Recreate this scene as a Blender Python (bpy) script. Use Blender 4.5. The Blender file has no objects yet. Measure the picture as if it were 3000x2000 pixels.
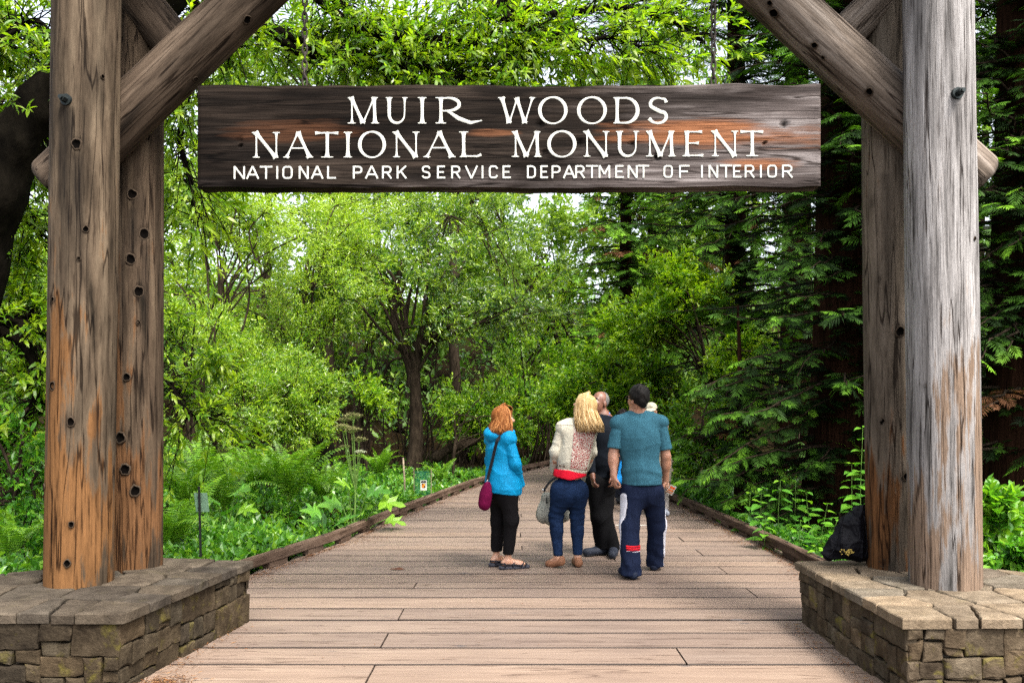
import bpy, math, random
import numpy as np
from mathutils import Vector, Matrix

# ------------------------------------------------------------------ camera, light, exposure
sc = bpy.context.scene
COL = sc.collection
cam_d = bpy.data.cameras.new("camera")
cam = bpy.data.objects.new("camera", cam_d)
COL.objects.link(cam)
cam.location = (0, 0, 1.6)
cam.rotation_euler = (math.radians(90), 0, 0)
cam_d.sensor_width = 36
cam_d.lens = 28.8
cam_d.shift_y = 0.065
cam_d.clip_start = 0.05
cam_d.clip_end = 600
sc.camera = cam

SUN_EL, SUN_AZ = math.radians(56), math.radians(143)     # azimuth from +Y (north) clockwise: behind the camera, to the right
world = bpy.data.worlds.new("World")
sc.world = world
world.use_nodes = True
wn = world.node_tree
bg = wn.nodes["Background"]
sky = wn.nodes.new("ShaderNodeTexSky")
sky.sky_type = 'NISHITA'
sky.sun_disc = False
sky.sun_elevation = SUN_EL
sky.sun_rotation = SUN_AZ
sky.air_density = 0.9
sky.dust_density = 5.0
sky.ozone_density = 0.0
hs = wn.nodes.new("ShaderNodeHueSaturation")      # thin overcast: the blue washed out
hs.inputs["Saturation"].default_value = .4
wn.links.new(sky.outputs[0], hs.inputs["Color"])
wn.links.new(hs.outputs[0], bg.inputs[0])
bg.inputs[1].default_value = 0.15

sun_d = bpy.data.lights.new("sun", 'SUN')
sun = bpy.data.objects.new("sun", sun_d)
COL.objects.link(sun)
sun_d.energy = 1.5
sun_d.angle = math.radians(10)
sun_d.color = (1.0, 0.95, 0.87)
sdir = Vector((math.sin(SUN_AZ) * math.cos(SUN_EL), math.cos(SUN_AZ) * math.cos(SUN_EL), math.sin(SUN_EL)))
sun.rotation_euler = (-sdir).to_track_quat('-Z', 'Y').to_euler()

sc.view_settings.view_transform = 'Standard'
sc.view_settings.look = 'None'
sc.view_settings.exposure = 2.2
sc.view_settings.gamma = 1.0
sc.view_settings.use_curve_mapping = False
sc.cycles.use_denoising = False
sc.cycles.denoiser = 'OPENIMAGEDENOISE'
sc.cycles.denoising_input_passes = 'RGB_ALBEDO_NORMAL'
sc.cycles.denoising_prefilter = 'NONE'
sc.cycles.use_adaptive_sampling = False
sc.cycles.max_bounces = 7
sc.cycles.diffuse_bounces = 4
sc.cycles.glossy_bounces = 2
sc.cycles.transmission_bounces = 4
sc.cycles.transparent_max_bounces = 4
sc.cycles.caustics_reflective = False
sc.cycles.caustics_refractive = False
sc.cycles.sample_clamp_indirect = 6

RNG = np.random.default_rng(7)
random.seed(7)
F = 2400.0
WORLD = {}          # where each object's origin stands


def P(px, py, d):
    """the point that the photograph (3000 x 2000) shows at (px, py), at distance d"""
    return np.array(((px - 1500) * d / F, d, 1.6 - (py - 1195) * d / F))


def P1(zx, zy, d):
    return P(1350 + zx / 2.413, 1100 + zy / 2.413, d)


# ------------------------------------------------------------------ mesh helpers
def np_mesh(name, V, faces, mat=None, parent=None, smooth=False, attrs=None, loc=None):
    """faces: one (n,k) int array or a list of them"""
    V = np.asarray(V, dtype=np.float32).reshape(-1, 3)
    if not isinstance(faces, (list, tuple)):
        faces = [faces]
    faces = [np.asarray(f, dtype=np.int32) for f in faces if len(f)]
    if loc is not None:
        V = V - np.asarray(loc, dtype=np.float32)
    me = bpy.data.meshes.new(name)
    me.vertices.add(len(V))
    me.vertices.foreach_set("co", V.ravel())
    nl = sum(f.size for f in faces)
    npoly = sum(len(f) for f in faces)
    me.loops.add(nl)
    me.loops.foreach_set("vertex_index", np.concatenate([f.ravel() for f in faces]))
    me.polygons.add(npoly)
    tot = np.concatenate([np.full(len(f), f.shape[1], dtype=np.int32) for f in faces])
    st = np.concatenate([[0], np.cumsum(tot)[:-1]]).astype(np.int32)
    me.polygons.foreach_set("loop_start", st)
    me.polygons.foreach_set("use_smooth", np.full(npoly, bool(smooth)))
    me.update(calc_edges=True)
    if attrs:
        for k, a in attrs.items():
            at = me.attributes.new(k, 'FLOAT', 'POINT')
            at.data.foreach_set("value", np.asarray(a, dtype=np.float32).ravel())
    if mat is not None:
        me.materials.append(mat)
    o = bpy.data.objects.new(name, me)
    COL.objects.link(o)
    at = np.zeros(3) if loc is None else np.asarray(loc, dtype=float)
    WORLD[o.name] = at
    if parent is not None:
        o.parent = parent
        at = at - WORLD[parent.name]
    o.location = [float(c) for c in at]
    return o


def tag(o, label=None, cat=None, group=None, kind=None):
    if label: o["label"] = label
    if cat: o["category"] = cat
    if group: o["group"] = group
    if kind: o["kind"] = kind
    return o


def thing(name, loc, label, cat, group=None):
    o = bpy.data.objects.new(name, None)
    COL.objects.link(o)
    o.empty_display_size = 0.1
    o.location = [float(c) for c in loc]
    WORLD[o.name] = np.asarray(loc, dtype=float)
    return tag(o, label, cat, group)


def link_copy(src, parent=None, loc=None, rot=None, scale=None, name=None):
    c = src.copy()
    if name: c.name = name
    COL.objects.link(c)
    if parent is not None: c.parent = parent
    if loc is not None: c.location = loc
    if rot is not None: c.rotation_euler = rot
    if scale is not None: c.scale = scale
    return c


class MB:
    """collects pieces into one mesh"""
    def __init__(s):
        s.V, s.F, s.n, s.A = [], {}, 0, []

    def add(s, V, faces, a=None):
        V = np.asarray(V, dtype=float).reshape(-1, 3)
        if not isinstance(faces, (list, tuple)): faces = [faces]
        for f in faces:
            f = np.asarray(f, dtype=int)
            if f.size == 0: continue
            s.F.setdefault(f.shape[1], []).append(f + s.n)
        s.V.append(V)
        s.A.append(np.zeros(len(V)) if a is None else np.broadcast_to(a, (len(V),)))
        s.n += len(V)

    def build(s, name, mat, parent=None, smooth=False, loc=None, attr=None):
        return np_mesh(name, np.concatenate(s.V), [np.concatenate(f) for f in s.F.values()], mat, parent, smooth,
                       {attr: np.concatenate(s.A)} if attr else None, loc)


def norm(v):
    v = np.asarray(v, dtype=float)
    return v / np.maximum(np.linalg.norm(v, axis=-1, keepdims=True), 1e-9)


def tube(pts, radii, sides=6, caps=True):
    pts = np.asarray(pts, dtype=float)
    m = len(pts)
    radii = np.broadcast_to(np.asarray(radii, dtype=float), (m,))
    T = norm(np.gradient(pts, axis=0))
    ref = np.array((0.0, 0, 1)) if abs(T[0][2]) < .9 else np.array((1.0, 0, 0))
    A = norm(np.cross(T[0], ref))
    As = [A]
    for i in range(1, m):
        A = norm(A - T[i] * np.dot(A, T[i]))
        As.append(A)
    As = np.array(As)
    Bs = np.cross(T, As)
    th = np.linspace(0, 2 * np.pi, sides, endpoint=False)
    V = pts[:, None] + radii[:, None, None] * (As[:, None] * np.cos(th)[None, :, None] + Bs[:, None] * np.sin(th)[None, :, None])
    V = V.reshape(-1, 3)
    i = np.arange(m - 1)[:, None] * sides
    j = np.arange(sides)[None]
    j2 = (j + 1) % sides
    Q = np.stack([i + j, i + j2, i + sides + j2, i + sides + j], -1).reshape(-1, 4)
    fs = [Q]
    if caps:
        V = np.vstack([V, pts[0], pts[-1]])
        a, b = m * sides, m * sides + 1
        jj = np.arange(sides)
        fs.append(np.concatenate([np.stack([np.full(sides, a), (jj + 1) % sides, jj], -1),
                                  np.stack([np.full(sides, b), (m - 1) * sides + jj, (m - 1) * sides + (jj + 1) % sides], -1)]))
    return V, fs


def smooth_path(pts, n=12):
    """Catmull-Rom through the points"""
    p = np.asarray(pts, dtype=float)
    p = np.vstack([2 * p[0] - p[1], p, 2 * p[-1] - p[-2]])
    out = []
    for i in range(1, len(p) - 2):
        t = np.linspace(0, 1, n, endpoint=False)[:, None]
        a, b, c, d = p[i - 1], p[i], p[i + 1], p[i + 2]
        out.append(.5 * (2 * b + (c - a) * t + (2 * a - 5 * b + 4 * c - d) * t ** 2 + (3 * b - a - 3 * c + d) * t ** 3))
    out.append(p[-2][None])
    return np.vstack(out)


def box(c, s, bev=0.0):
    """box with chamfered edges; centre c, full size s"""
    hx, hy, hz = [q / 2 for q in s]
    V, Fc = [], []
    if bev <= 0:
        for z in (-hz, hz):
            for x, y in ((-hx, -hy), (hx, -hy), (hx, hy), (-hx, hy)):
                V.append((x, y, z))
        Q = [(3, 2, 1, 0), (4, 5, 6, 7), (0, 1, 5, 4), (1, 2, 6, 5), (2, 3, 7, 6), (3, 0, 4, 7)]
        return np.array(V) + np.array(c), np.array(Q)
    b = bev
    rings = [(-hz, b), (-hz + b, 0), (hz - b, 0), (hz, b)]
    for z, i in rings:
        x, y = hx - i, hy - i
        k = b * .9 if i == 0 else b * .5
        V += [(-x + k, -y, z), (x - k, -y, z), (x, -y + k, z), (x, y - k, z), (x - k, y, z), (-x + k, y, z), (-x, y - k, z), (-x, -y + k, z)]
    fs = []
    for r in range(3):
        for j in range(8):
            fs.append((r * 8 + j, r * 8 + (j + 1) % 8, r * 8 + 8 + (j + 1) % 8, r * 8 + 8 + j))
    o8 = [np.array([list(range(24, 32))]), np.array([list(range(7, -1, -1))])]
    return np.array(V) + np.array(c), [np.array(fs)] + o8


def snoise(Pn, freq, seed, n=7):
    r = np.random.default_rng(seed)
    K = r.normal(size=(n, 3)) * freq
    ph = r.uniform(0, 6.28, n)
    return np.sin(np.asarray(Pn) @ K.T + ph).sum(-1) / math.sqrt(n / 2)


# ------------------------------------------------------------------ node materials
def new_mat(name):
    m = bpy.data.materials.new(name)
    m.use_nodes = True
    nt = m.node_tree
    nt.nodes.clear()
    out = nt.nodes.new("ShaderNodeOutputMaterial")
    return m, nt, out


class NT:
    def __init__(s, nt): s.nt = nt

    def n(s, typ, **kw):
        nd = s.nt.nodes.new(typ)
        for k, v in kw.items():
            if k.startswith("i_"):
                key = k[2:]
                key = int(key) if key.isdigit() else key.replace("_", " ")
                nd.inputs[key].default_value = v
            else:
                setattr(nd, k, v)
        return nd

    def l(s, a, b): s.nt.links.new(a, b)

    def ramp(s, fac, stops, interp='LINEAR'):
        r = s.nt.nodes.new("ShaderNodeValToRGB")
        r.color_ramp.interpolation = interp
        e = r.color_ramp.elements
        while len(e) > 1: e.remove(e[-1])
        e[0].position = stops[0][0]; e[0].color = col(stops[0][1])
        for p, c in stops[1:]:
            x = e.new(p); x.color = col(c)
        s.l(fac, r.inputs[0])
        return r.outputs[0]

    def mix(s, fac, a, b, blend='MIX'):
        m = s.nt.nodes.new("ShaderNodeMix")
        m.data_type = 'RGBA'; m.blend_type = blend
        for sock, v in ((m.inputs[0], fac), (m.inputs[6], a), (m.inputs[7], b)):
            if hasattr(v, "is_linked"): s.l(v, sock)
            elif isinstance(v, (int, float)): sock.default_value = v if sock == m.inputs[0] else (v, v, v, 1)
            else: sock.default_value = col(v)
        return m.outputs[2]

    def math(s, op, a, b=None, clamp=False):
        m = s.nt.nodes.new("ShaderNodeMath"); m.operation = op; m.use_clamp = clamp
        for i, v in enumerate((a, b)):
            if v is None: continue
            if hasattr(v, "is_linked"): s.l(v, m.inputs[i])
            else: m.inputs[i].default_value = v
        return m.outputs[0]

    def coords(s, scale=(1, 1, 1), rand=False, kind="Object"):
        tc = s.n("ShaderNodeTexCoord")
        mp = s.n("ShaderNodeMapping")
        mp.inputs[3].default_value = scale
        src = tc.outputs[kind]
        if rand:
            oi = s.n("ShaderNodeObjectInfo")
            ad = s.n("ShaderNodeVectorMath", operation='MULTIPLY_ADD')
            s.l(oi.outputs["Random"], ad.inputs[0]); ad.inputs[1].default_value = (31.7, 17.3, 23.9)
            s.l(src, ad.inputs[2])
            src = ad.outputs[0]
        s.l(src, mp.inputs[0])
        return mp.outputs[0]

    def noise(s, vec, scale, detail=4, rough=.55, dist=0):
        n = s.n("ShaderNodeTexNoise")
        n.inputs["Scale"].default_value = scale; n.inputs["Detail"].default_value = detail
        n.inputs["Roughness"].default_value = rough; n.inputs["Distortion"].default_value = dist
        s.l(vec, n.inputs["Vector"])
        return n.outputs["Fac"]

    def bsdf(s, color, rough=.6, spec=.4, bump=None, bstr=.3, bdist=.01, metal=0, sheen=0):
        b = s.n("ShaderNodeBsdfPrincipled")
        if hasattr(color, "is_linked"): s.l(color, b.inputs["Base Color"])
        else: b.inputs["Base Color"].default_value = col(color)
        if hasattr(rough, "is_linked"): s.l(rough, b.inputs["Roughness"])
        else: b.inputs["Roughness"].default_value = rough
        b.inputs["Specular IOR Level"].default_value = spec * .22          # matte outdoor surfaces
        b.inputs["Metallic"].default_value = metal
        if sheen: b.inputs["Sheen Weight"].default_value = sheen
        if bump is not None:
            bp = s.n("ShaderNodeBump")
            bp.inputs["Strength"].default_value = bstr
            bp.inputs["Distance"].default_value = bdist
            s.l(bump, bp.inputs["Height"])
            s.l(bp.outputs[0], b.inputs["Normal"])
        return b.outputs[0]


def col(c):
    if isinstance(c, (int, float)): return (c, c, c, 1)
    return (*c, 1) if len(c) == 3 else tuple(c)


def simple_mat(name, color, rough=.6, spec=.4, nscale=40, nvar=.25, bstr=.15, metal=0, bdist=.004, sheen=0, stretch=(1, 1, 1)):
    m, nt, out = new_mat(name); t = NT(nt)
    v = t.coords(stretch)
    f = t.noise(v, nscale, 5)
    lo = tuple(c * (1 - nvar) for c in color); hi = tuple(min(1, c * (1 + nvar)) for c in color)
    c = t.ramp(f, [(.3, lo), (.7, hi)])
    t.l(t.bsdf(c, rough, spec, f, bstr, bdist, metal, sheen), out.inputs[0])
    return m


def leaf_mat(name, stops, transl=.42, rough=.42, spec=.5, tcol=(1.25, 1.35, .55), vein=0):
    """stops: colour over the per-leaf 'tint' attribute (0 old .. 1 young leaf)"""
    m, nt, out = new_mat(name); t = NT(nt)
    at = t.n("ShaderNodeAttribute", attribute_name="tint")
    c = t.ramp(at.outputs["Fac"], stops)
    b = t.bsdf(c, rough, spec / .22)
    tr = t.n("ShaderNodeBsdfTranslucent")
    t.l(t.mix(1.0, c, tcol, 'MULTIPLY'), tr.inputs[0])
    mx = t.n("ShaderNodeMixShader"); mx.inputs[0].default_value = transl
    t.l(b, mx.inputs[1]); t.l(tr.outputs[0], mx.inputs[2])
    t.l(mx.outputs[0], out.inputs[0])
    return m


def wood_mat(name, dark, mid, light, axis=2, bare=None, bare_z=None, grain=1.0, moss=None, bstr=.5, rand=False, streak=.5, rough=.8):
    m, nt, out = new_mat(name); t = NT(nt)
    def sc3(a, b):
        v = [a, a, a]; v[axis] = b; return tuple(v)
    v1 = t.coords(sc3(12 * grain, 1.1), rand)
    v2 = t.coords(sc3(60 * grain, 3.2), rand)
    v3 = t.coords(sc3(3.6, .8), rand)
    v5 = t.coords(sc3(9 * grain, .5), rand)
    g5 = t.noise(v5, 1, 3, .5, .15)
    g1 = t.noise(v1, 1, 8, .62, .4)
    g2 = t.noise(v2, 1, 6, .6, .2)
    g3 = t.noise(v3, 1, 5, .6)
    c = t.ramp(g1, [(.28, dark), (.48, mid), (.72, light)])
    if bare is not None:
        tc = t.n("ShaderNodeTexCoord"); sx = t.n("ShaderNodeSeparateXYZ")
        t.l(tc.outputs["Object"], sx.inputs[0])
        mr = t.n("ShaderNodeMapRange"); mr.inputs[1].default_value = bare_z[0]; mr.inputs[2].default_value = bare_z[1]
        t.l(sx.outputs[axis], mr.inputs[0])
        f = t.math('ADD', mr.outputs[0], t.math('MULTIPLY', t.math('SUBTRACT', g3, .5), 2.6))
        f = t.math('ADD', f, t.math('MULTIPLY', t.math('SUBTRACT', g1, .5), 1.8))
        f = t.ramp(f, [(.45, (0, 0, 0)), (.62, (1, 1, 1))])
        bc = t.ramp(g2, [(.3, tuple(q * .55 for q in bare)), (.65, bare)])
        c = t.mix(f, c, bc)
    # large dark stains with their own shape
    st = t.ramp(g3, [(.36, (1 - streak,) * 3), (.55, (1, 1, 1))])
    c = t.mix(1.0, c, st, 'MULTIPLY')
    crack = t.ramp(g2, [(.36, (.35, .33, .32)), (.45, (1, 1, 1))])
    c = t.mix(.85, c, crack, 'MULTIPLY')
    line = t.ramp(t.math('ABSOLUTE', t.math('SUBTRACT', g5, .47)), [(.004, (.22, .2, .19)), (.016, (1, 1, 1))])
    c = t.mix(1, c, line, 'MULTIPLY')
    if moss:
        mc, ang = moss
        tc = t.n("ShaderNodeTexCoord"); dp = t.n("ShaderNodeVectorMath", operation='DOT_PRODUCT')
        t.l(tc.outputs["Object"], dp.inputs[0]); dp.inputs[1].default_value = ang
        f = t.math('ADD', t.math('MULTIPLY', dp.outputs["Value"], 6), t.math('MULTIPLY', t.math('SUBTRACT', g3, .5), 2.2))
        f = t.ramp(f, [(.75, (0, 0, 0)), (1.0, (.75, .75, .75))])
        c = t.mix(f, c, mc)
    fine = t.noise(t.coords(sc3(170, 30), rand), 1, 3, .6)
    c = t.mix(.5, c, t.ramp(fine, [(.3, (.62, .6, .58)), (.65, (1.12, 1.1, 1.08))]), 'MULTIPLY')
    at = t.n("ShaderNodeAttribute", attribute_name="knot")
    c = t.mix(t.math('MULTIPLY', at.outputs["Fac"], t.ramp(g2, [(.2, (.6, .6, .6)), (.6, (1, 1, 1))])), c, (.0035, .0028, .0026))
    h = t.math('ADD', t.math('MULTIPLY', g2, .7), t.math('MULTIPLY', g1, .5))
    h = t.math('ADD', h, t.math('MULTIPLY', line, .35))
    t.l(t.bsdf(c, rough, .25, h, bstr, .012), out.inputs[0])
    return m
# ------------------------------------------------------------------ materials of the built things
M = {}
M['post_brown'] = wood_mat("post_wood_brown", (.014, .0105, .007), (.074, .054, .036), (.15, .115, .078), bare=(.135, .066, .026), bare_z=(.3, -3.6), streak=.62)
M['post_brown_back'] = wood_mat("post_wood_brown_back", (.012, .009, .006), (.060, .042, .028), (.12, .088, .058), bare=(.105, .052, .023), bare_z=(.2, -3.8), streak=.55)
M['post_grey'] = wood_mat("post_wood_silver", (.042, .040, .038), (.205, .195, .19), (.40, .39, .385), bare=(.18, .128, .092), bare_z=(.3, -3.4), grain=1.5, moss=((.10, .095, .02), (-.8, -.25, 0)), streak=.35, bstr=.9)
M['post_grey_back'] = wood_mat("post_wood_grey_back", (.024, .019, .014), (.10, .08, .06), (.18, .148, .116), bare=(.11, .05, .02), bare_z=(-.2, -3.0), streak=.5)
M['brace_brown'] = wood_mat("brace_wood_brown", (.014, .0105, .008), (.062, .045, .032), (.125, .095, .07), streak=.55)
M['brace_grey'] = wood_mat("brace_wood_grey", (.026, .021, .016), (.125, .10, .08), (.27, .235, .205), streak=.5)
M['beam'] = wood_mat("beam_wood", (.03, .022, .016), (.09, .065, .045), (.17, .13, .10))
M['deck'] = None
M['knot_hole'] = simple_mat("knot_hole", (.0015, .0011, .0009), .95, .1, 60, .4)
M['knot_rim'] = simple_mat("knot_rim", (.036, .026, .018), .85, .2, 60, .35)
M['bolt'] = simple_mat("galvanised_bolt", (.022, .027, .027), .5, .5, 60, .3, metal=.6)
M['chain'] = simple_mat("rusty_chain", (.045, .038, .033), .7, .4, 90, .5, metal=.3)
M['white_paint'] = simple_mat("white_letter_paint", (.42, .425, .385), .6, .3, 50, .12)


def plank_mat():
    m, nt, out = new_mat("deck_wood"); t = NT(nt)
    v = t.coords((1.1, 22, 22), True)
    v2 = t.coords((2.4, 70, 70), True)
    v3 = t.coords((1.3, 2.4, 2.4), True)
    g1 = t.noise(v, 1, 7, .62, .5)
    g2 = t.noise(v2, 1, 5, .6, .2)
    g3 = t.noise(v3, 1, 4, .55)
    c = t.ramp(g1, [(.25, (.110, .080, .062)), (.5, (.140, .104, .082)), (.75, (.168, .130, .104))])
    oi = t.n("ShaderNodeObjectInfo")
    tone = t.ramp(oi.outputs["Random"], [(0, (.88, .87, .88)), (.5, (1, 1, 1)), (1, (1.12, 1.08, 1.03))])
    c = t.mix(1, c, tone, 'MULTIPLY')
    c = t.mix(1, c, t.ramp(g3, [(.3, (.84, .83, .84)), (.6, (1.05, 1.04, 1.02))]), 'MULTIPLY')
    c = t.mix(.8, c, t.ramp(g2, [(.28, (.4, .37, .36)), (.36, (1, 1, 1))]), 'MULTIPLY')
    g5 = t.noise(t.coords((.5, 9, 9), True), 1, 3, .5, .2)
    c = t.mix(.75, c, t.ramp(t.math('ABSOLUTE', t.math('SUBTRACT', g5, .47)), [(.003, (.35, .3, .28)), (.012, (1, 1, 1))]), 'MULTIPLY')
    ag = t.n("ShaderNodeAttribute", attribute_name="grime_shade")
    c = t.mix(t.math('MULTIPLY', ag.outputs["Fac"], .93), c, (.012, .008, .006))       # joint dirt, plus the dark of the gaps painted onto the board edges
    # sparse dark knots
    vk = t.coords((2.3, 6.4, .01), True)
    vo = t.n("ShaderNodeTexVoronoi"); vo.inputs["Scale"].default_value = 1.0; vo.inputs["Randomness"].default_value = 1
    t.l(vk, vo.inputs["Vector"])
    kn = t.math('ADD', vo.outputs["Distance"], t.math('MULTIPLY', t.math('SUBTRACT', g1, .5), .22))
    sep = t.n("ShaderNodeSeparateColor"); t.l(vo.outputs["Color"], sep.inputs[0])
    few = t.math('LESS_THAN', sep.outputs[0], .36)
    k = t.math('MULTIPLY', t.ramp(kn, [(.06, (1, 1, 1)), (.13, (0, 0, 0))]), few)
    c = t.mix(t.math('MULTIPLY', k, .8), c, (.055, .05, .05))
    h = t.math('ADD', t.math('MULTIPLY', g2, .6), g1)
    t.l(t.bsdf(c, t.ramp(g1, [(.3, .66), (.7, .54)]), 1.1, h, .14, .006), out.inputs[0])
    return m


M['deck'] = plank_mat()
M['kerb'] = wood_mat("kerb_wood", (.025, .015, .010), (.085, .057, .041), (.15, .107, .08), axis=0, rand=True, streak=.4)
M['under'] = simple_mat("dark_underlay", (.008, .006, .005), .9, .1, 8, .4)


def stone_mat(name, stops, lichen=.0):
    m, nt, out = new_mat(name); t = NT(nt)
    v = t.coords((1, 1, 1), True)
    g1 = t.noise(v, 7, 6, .6)
    g2 = t.noise(v, 45, 6, .65)
    c = t.ramp(g1, stops)
    c = t.mix(.6, c, t.ramp(g2, [(.3, (.55, .55, .55)), (.65, (1.1, 1.1, 1.1))]), 'MULTIPLY')
    oi = t.n("ShaderNodeObjectInfo")
    c = t.mix(1, c, t.ramp(oi.outputs["Random"], [(0, (.6, .6, .62)), (.35, (1.05, .96, .84)), (.7, (.82, .84, .84)), (1, (1.35, 1.22, 1.06))]), 'MULTIPLY')
    if lichen:
        g3 = t.noise(v, 5, 7, .7, .6)
        f = t.math('MULTIPLY', t.ramp(g3, [(.56, (0, 0, 0)), (.68, (1, 1, 1))]), lichen)
        c = t.mix(f, c, (.12, .105, .015))
    h = t.math('ADD', g1, t.math('MULTIPLY', g2, .6))
    t.l(t.bsdf(c, .85, .25, h, .75, .02), out.inputs[0])
    return m


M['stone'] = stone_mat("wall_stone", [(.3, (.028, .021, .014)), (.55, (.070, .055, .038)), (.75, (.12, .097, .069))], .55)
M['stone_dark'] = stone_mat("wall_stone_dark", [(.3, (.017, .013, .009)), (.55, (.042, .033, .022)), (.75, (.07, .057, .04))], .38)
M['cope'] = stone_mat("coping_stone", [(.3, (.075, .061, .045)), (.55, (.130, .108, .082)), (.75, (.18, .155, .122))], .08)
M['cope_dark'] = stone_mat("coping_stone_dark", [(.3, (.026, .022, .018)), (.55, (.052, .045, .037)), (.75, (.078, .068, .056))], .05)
M['mortar'] = simple_mat("mortar", (.05, .042, .034), .95, .1, 25, .4)

# ------------------------------------------------------------------ ground, boardwalk
def px_line(pts, z):
    """image points on a horizontal line at height z -> plan points (x, y)"""
    out = []
    for px, py in pts:
        d = (1.6 - z) * F / (py - 1195)
        out.append(((px - 1500) * d / F, d))
    return np.array(out)


KZ = .15
KL = px_line([(703, 1644), (848, 1599), (1000, 1550), (1134, 1496), (1268, 1447), (1335, 1420), (1417, 1395), (1529, 1365), (1605, 1347)], KZ)
KR = px_line([(2402, 1633), (2353, 1608), (2232, 1554), (2107, 1501), (2000, 1454), (1964, 1443)], KZ)
KL = np.vstack([[KL[0] + (KL[0] - KL[1]) * .45], KL, [[2.3, 24.6]], [[5.2, 27.5]], [[9, 29.5]]])
KR = np.vstack([[KR[0] + (KR[0] - KR[1]) * .6], KR, [[2.75, 15.2]], [[3.5, 18.0]], [[5.2, 21.0]], [[9.0, 24.6]]])
KL = smooth_path(np.c_[KL, np.zeros(len(KL))], 6)[:, :2]
KR = smooth_path(np.c_[KR, np.zeros(len(KR))], 6)[:, :2]


def edge_x(K, y):
    return np.interp(y, K[:, 1], K[:, 0])


def hill(x, y):
    x = np.asarray(x, dtype=float); y = np.asarray(y, dtype=float)
    h = -.16 + np.clip(y - 27, 0, None) * .33 + np.clip(-x - 7, 0, None) * .22 + np.clip(x - 8, 0, None) * .16
    h = np.where(y < 3, -.16, h)
    return np.minimum(h, 9) + .10 * np.sin(x * .9 + 1.3) * np.sin(y * .7) * np.clip((y - 4) / 6, 0, 1)


def ground():
    m, nt, out = new_mat("forest_soil"); t = NT(nt)
    v = t.coords((1, 1, 1))
    g1 = t.noise(v, .9, 8, .65); g2 = t.noise(v, 22, 6, .7)
    c = t.ramp(g1, [(.32, (.010, .007, .004)), (.5, (.018, .012, .006)), (.62, (.010, .017, .004)), (.8, (.012, .024, .005))])
    c = t.mix(.8, c, t.ramp(g2, [(.3, (.35, .35, .35)), (.7, (1.4, 1.3, 1.2))]), 'MULTIPLY')
    t.l(t.bsdf(c, .95, .1, g2, .8, .05), out.inputs[0])
    xs = np.concatenate([np.linspace(-140, -24, 12), np.linspace(-22, 22, 89), np.linspace(24, 140, 12)])
    ys = np.concatenate([np.linspace(-40, 1, 8), np.linspace(2, 40, 77), np.linspace(42, 160, 16)])
    X, Y = np.meshgrid(xs, ys, indexing='ij')
    V = np.stack([X, Y, hill(X, Y)], -1).reshape(-1, 3)
    i, j = np.meshgrid(np.arange(len(xs) - 1), np.arange(len(ys) - 1), indexing='ij')
    a = (i * len(ys) + j).ravel()
    Q = np.stack([a, a + len(ys), a + len(ys) + 1, a + 1], -1)
    tag(np_mesh("forest_ground", V, Q, m, smooth=True), kind="structure")


ground()


def boardwalk():
    ys = np.linspace(1.2, 27, 60)
    L = np.where(ys < 7.2, -3.6, edge_x(KL, ys) - .05)
    R = np.where(ys < 7.2, 3.6, edge_x(KR, ys) + .05)
    V = np.concatenate([np.c_[L, ys, np.full(60, -.075)], np.c_[R, ys, np.full(60, -.075)]])
    i = np.arange(59)
    root = np_mesh("boardwalk", V, np.stack([i, i + 60, i + 61, i + 1], -1), M['under'])
    tag(root, kind="structure")
    r = random.Random(11)
    y = 1.6
    widths = [.38, .36, .31, .38, .24, .36, .38, .29]
    k = 0
    joists = np.arange(-8, 9) * .98 + .12
    while y < 26.5:
        w = r.choice(widths) if y < 20 else .36
        g = r.choice([.012, .016, .020, .030])
        y0, y1 = y + g / 2, y + w - g / 2
        yc = (y0 + y1) / 2
        if yc < 7.0:
            xl, xr = -3.4, 3.4
            if 4.4 < yc < 6.2: xl, xr = -2.2, 2.3
            elif yc >= 6.2: xl, xr = -2.95, 3.0
        else:
            xl, xr = edge_x(KL, yc) - .04, edge_x(KR, yc) + .04
        cuts = [xl]
        for q in sorted(r.sample(list(joists), 8)):
            if q - cuts[-1] > 1.3 and xr - q > .9 and r.random() < .62:
                cuts.append(q + r.uniform(-.02, .02))
        cuts.append(xr)
        for a, b in zip(cuts[:-1], cuts[1:]):
            ln = b - a - .012
            n = max(2, int(ln / .5))
            # a board with slightly wandering edges, its upper arrises worn round
            u = np.linspace(-ln / 2, ln / 2, n + 1)
            e0 = np.array([r.uniform(-.004, .004) for _ in u]); e1 = np.array([r.uniform(-.004, .004) for _ in u])
            hw = (y1 - y0) / 2
            dz = r.uniform(-.003, .003)
            bv = .004
            prof = []
            for q, c0, c1 in zip(u, e0, e1):
                wf = float(np.clip(1.45 - yc / 12, .12, 1)); i0, i1 = bv + wf * r.uniform(.004, .011), bv + wf * r.uniform(.004, .011)
                prof += [(q, -hw + c0, -.05), (q, -hw + c0, -bv + dz), (q, -hw + c0 + bv, dz - .001), (q, -hw + c0 + i0, dz), (q, hw + c1 - i1, dz), (q, hw + c1 - bv, dz - .001), (q, hw + c1, -bv + dz), (q, hw + c1, -.05)]
            fs = []
            for s_ in range(n):
                for j in range(7):
                    fs.append((s_ * 8 + j, s_ * 8 + 8 + j, s_ * 8 + 9 + j, s_ * 8 + j + 1))
            ends = [(0, 1, 2, 3, 4, 5, 6, 7), tuple(n * 8 + q for q in (7, 6, 5, 4, 3, 2, 1, 0))]
            grime_shade = np.tile((1, 1, .9, 0, 0, .9, 1, 1), n + 1).astype(float)  # edge strips hold dirt and the painted shade of the gap
            np_mesh("plank", np.array(prof) + ((a + b) / 2, yc, 0), [np.array(fs), np.array(ends)], M['deck'], root, loc=((a + b) / 2, yc, 0), attrs={"grime_shade": grime_shade})
        y += w
        k += 1
    return root


deck = boardwalk()


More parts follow.
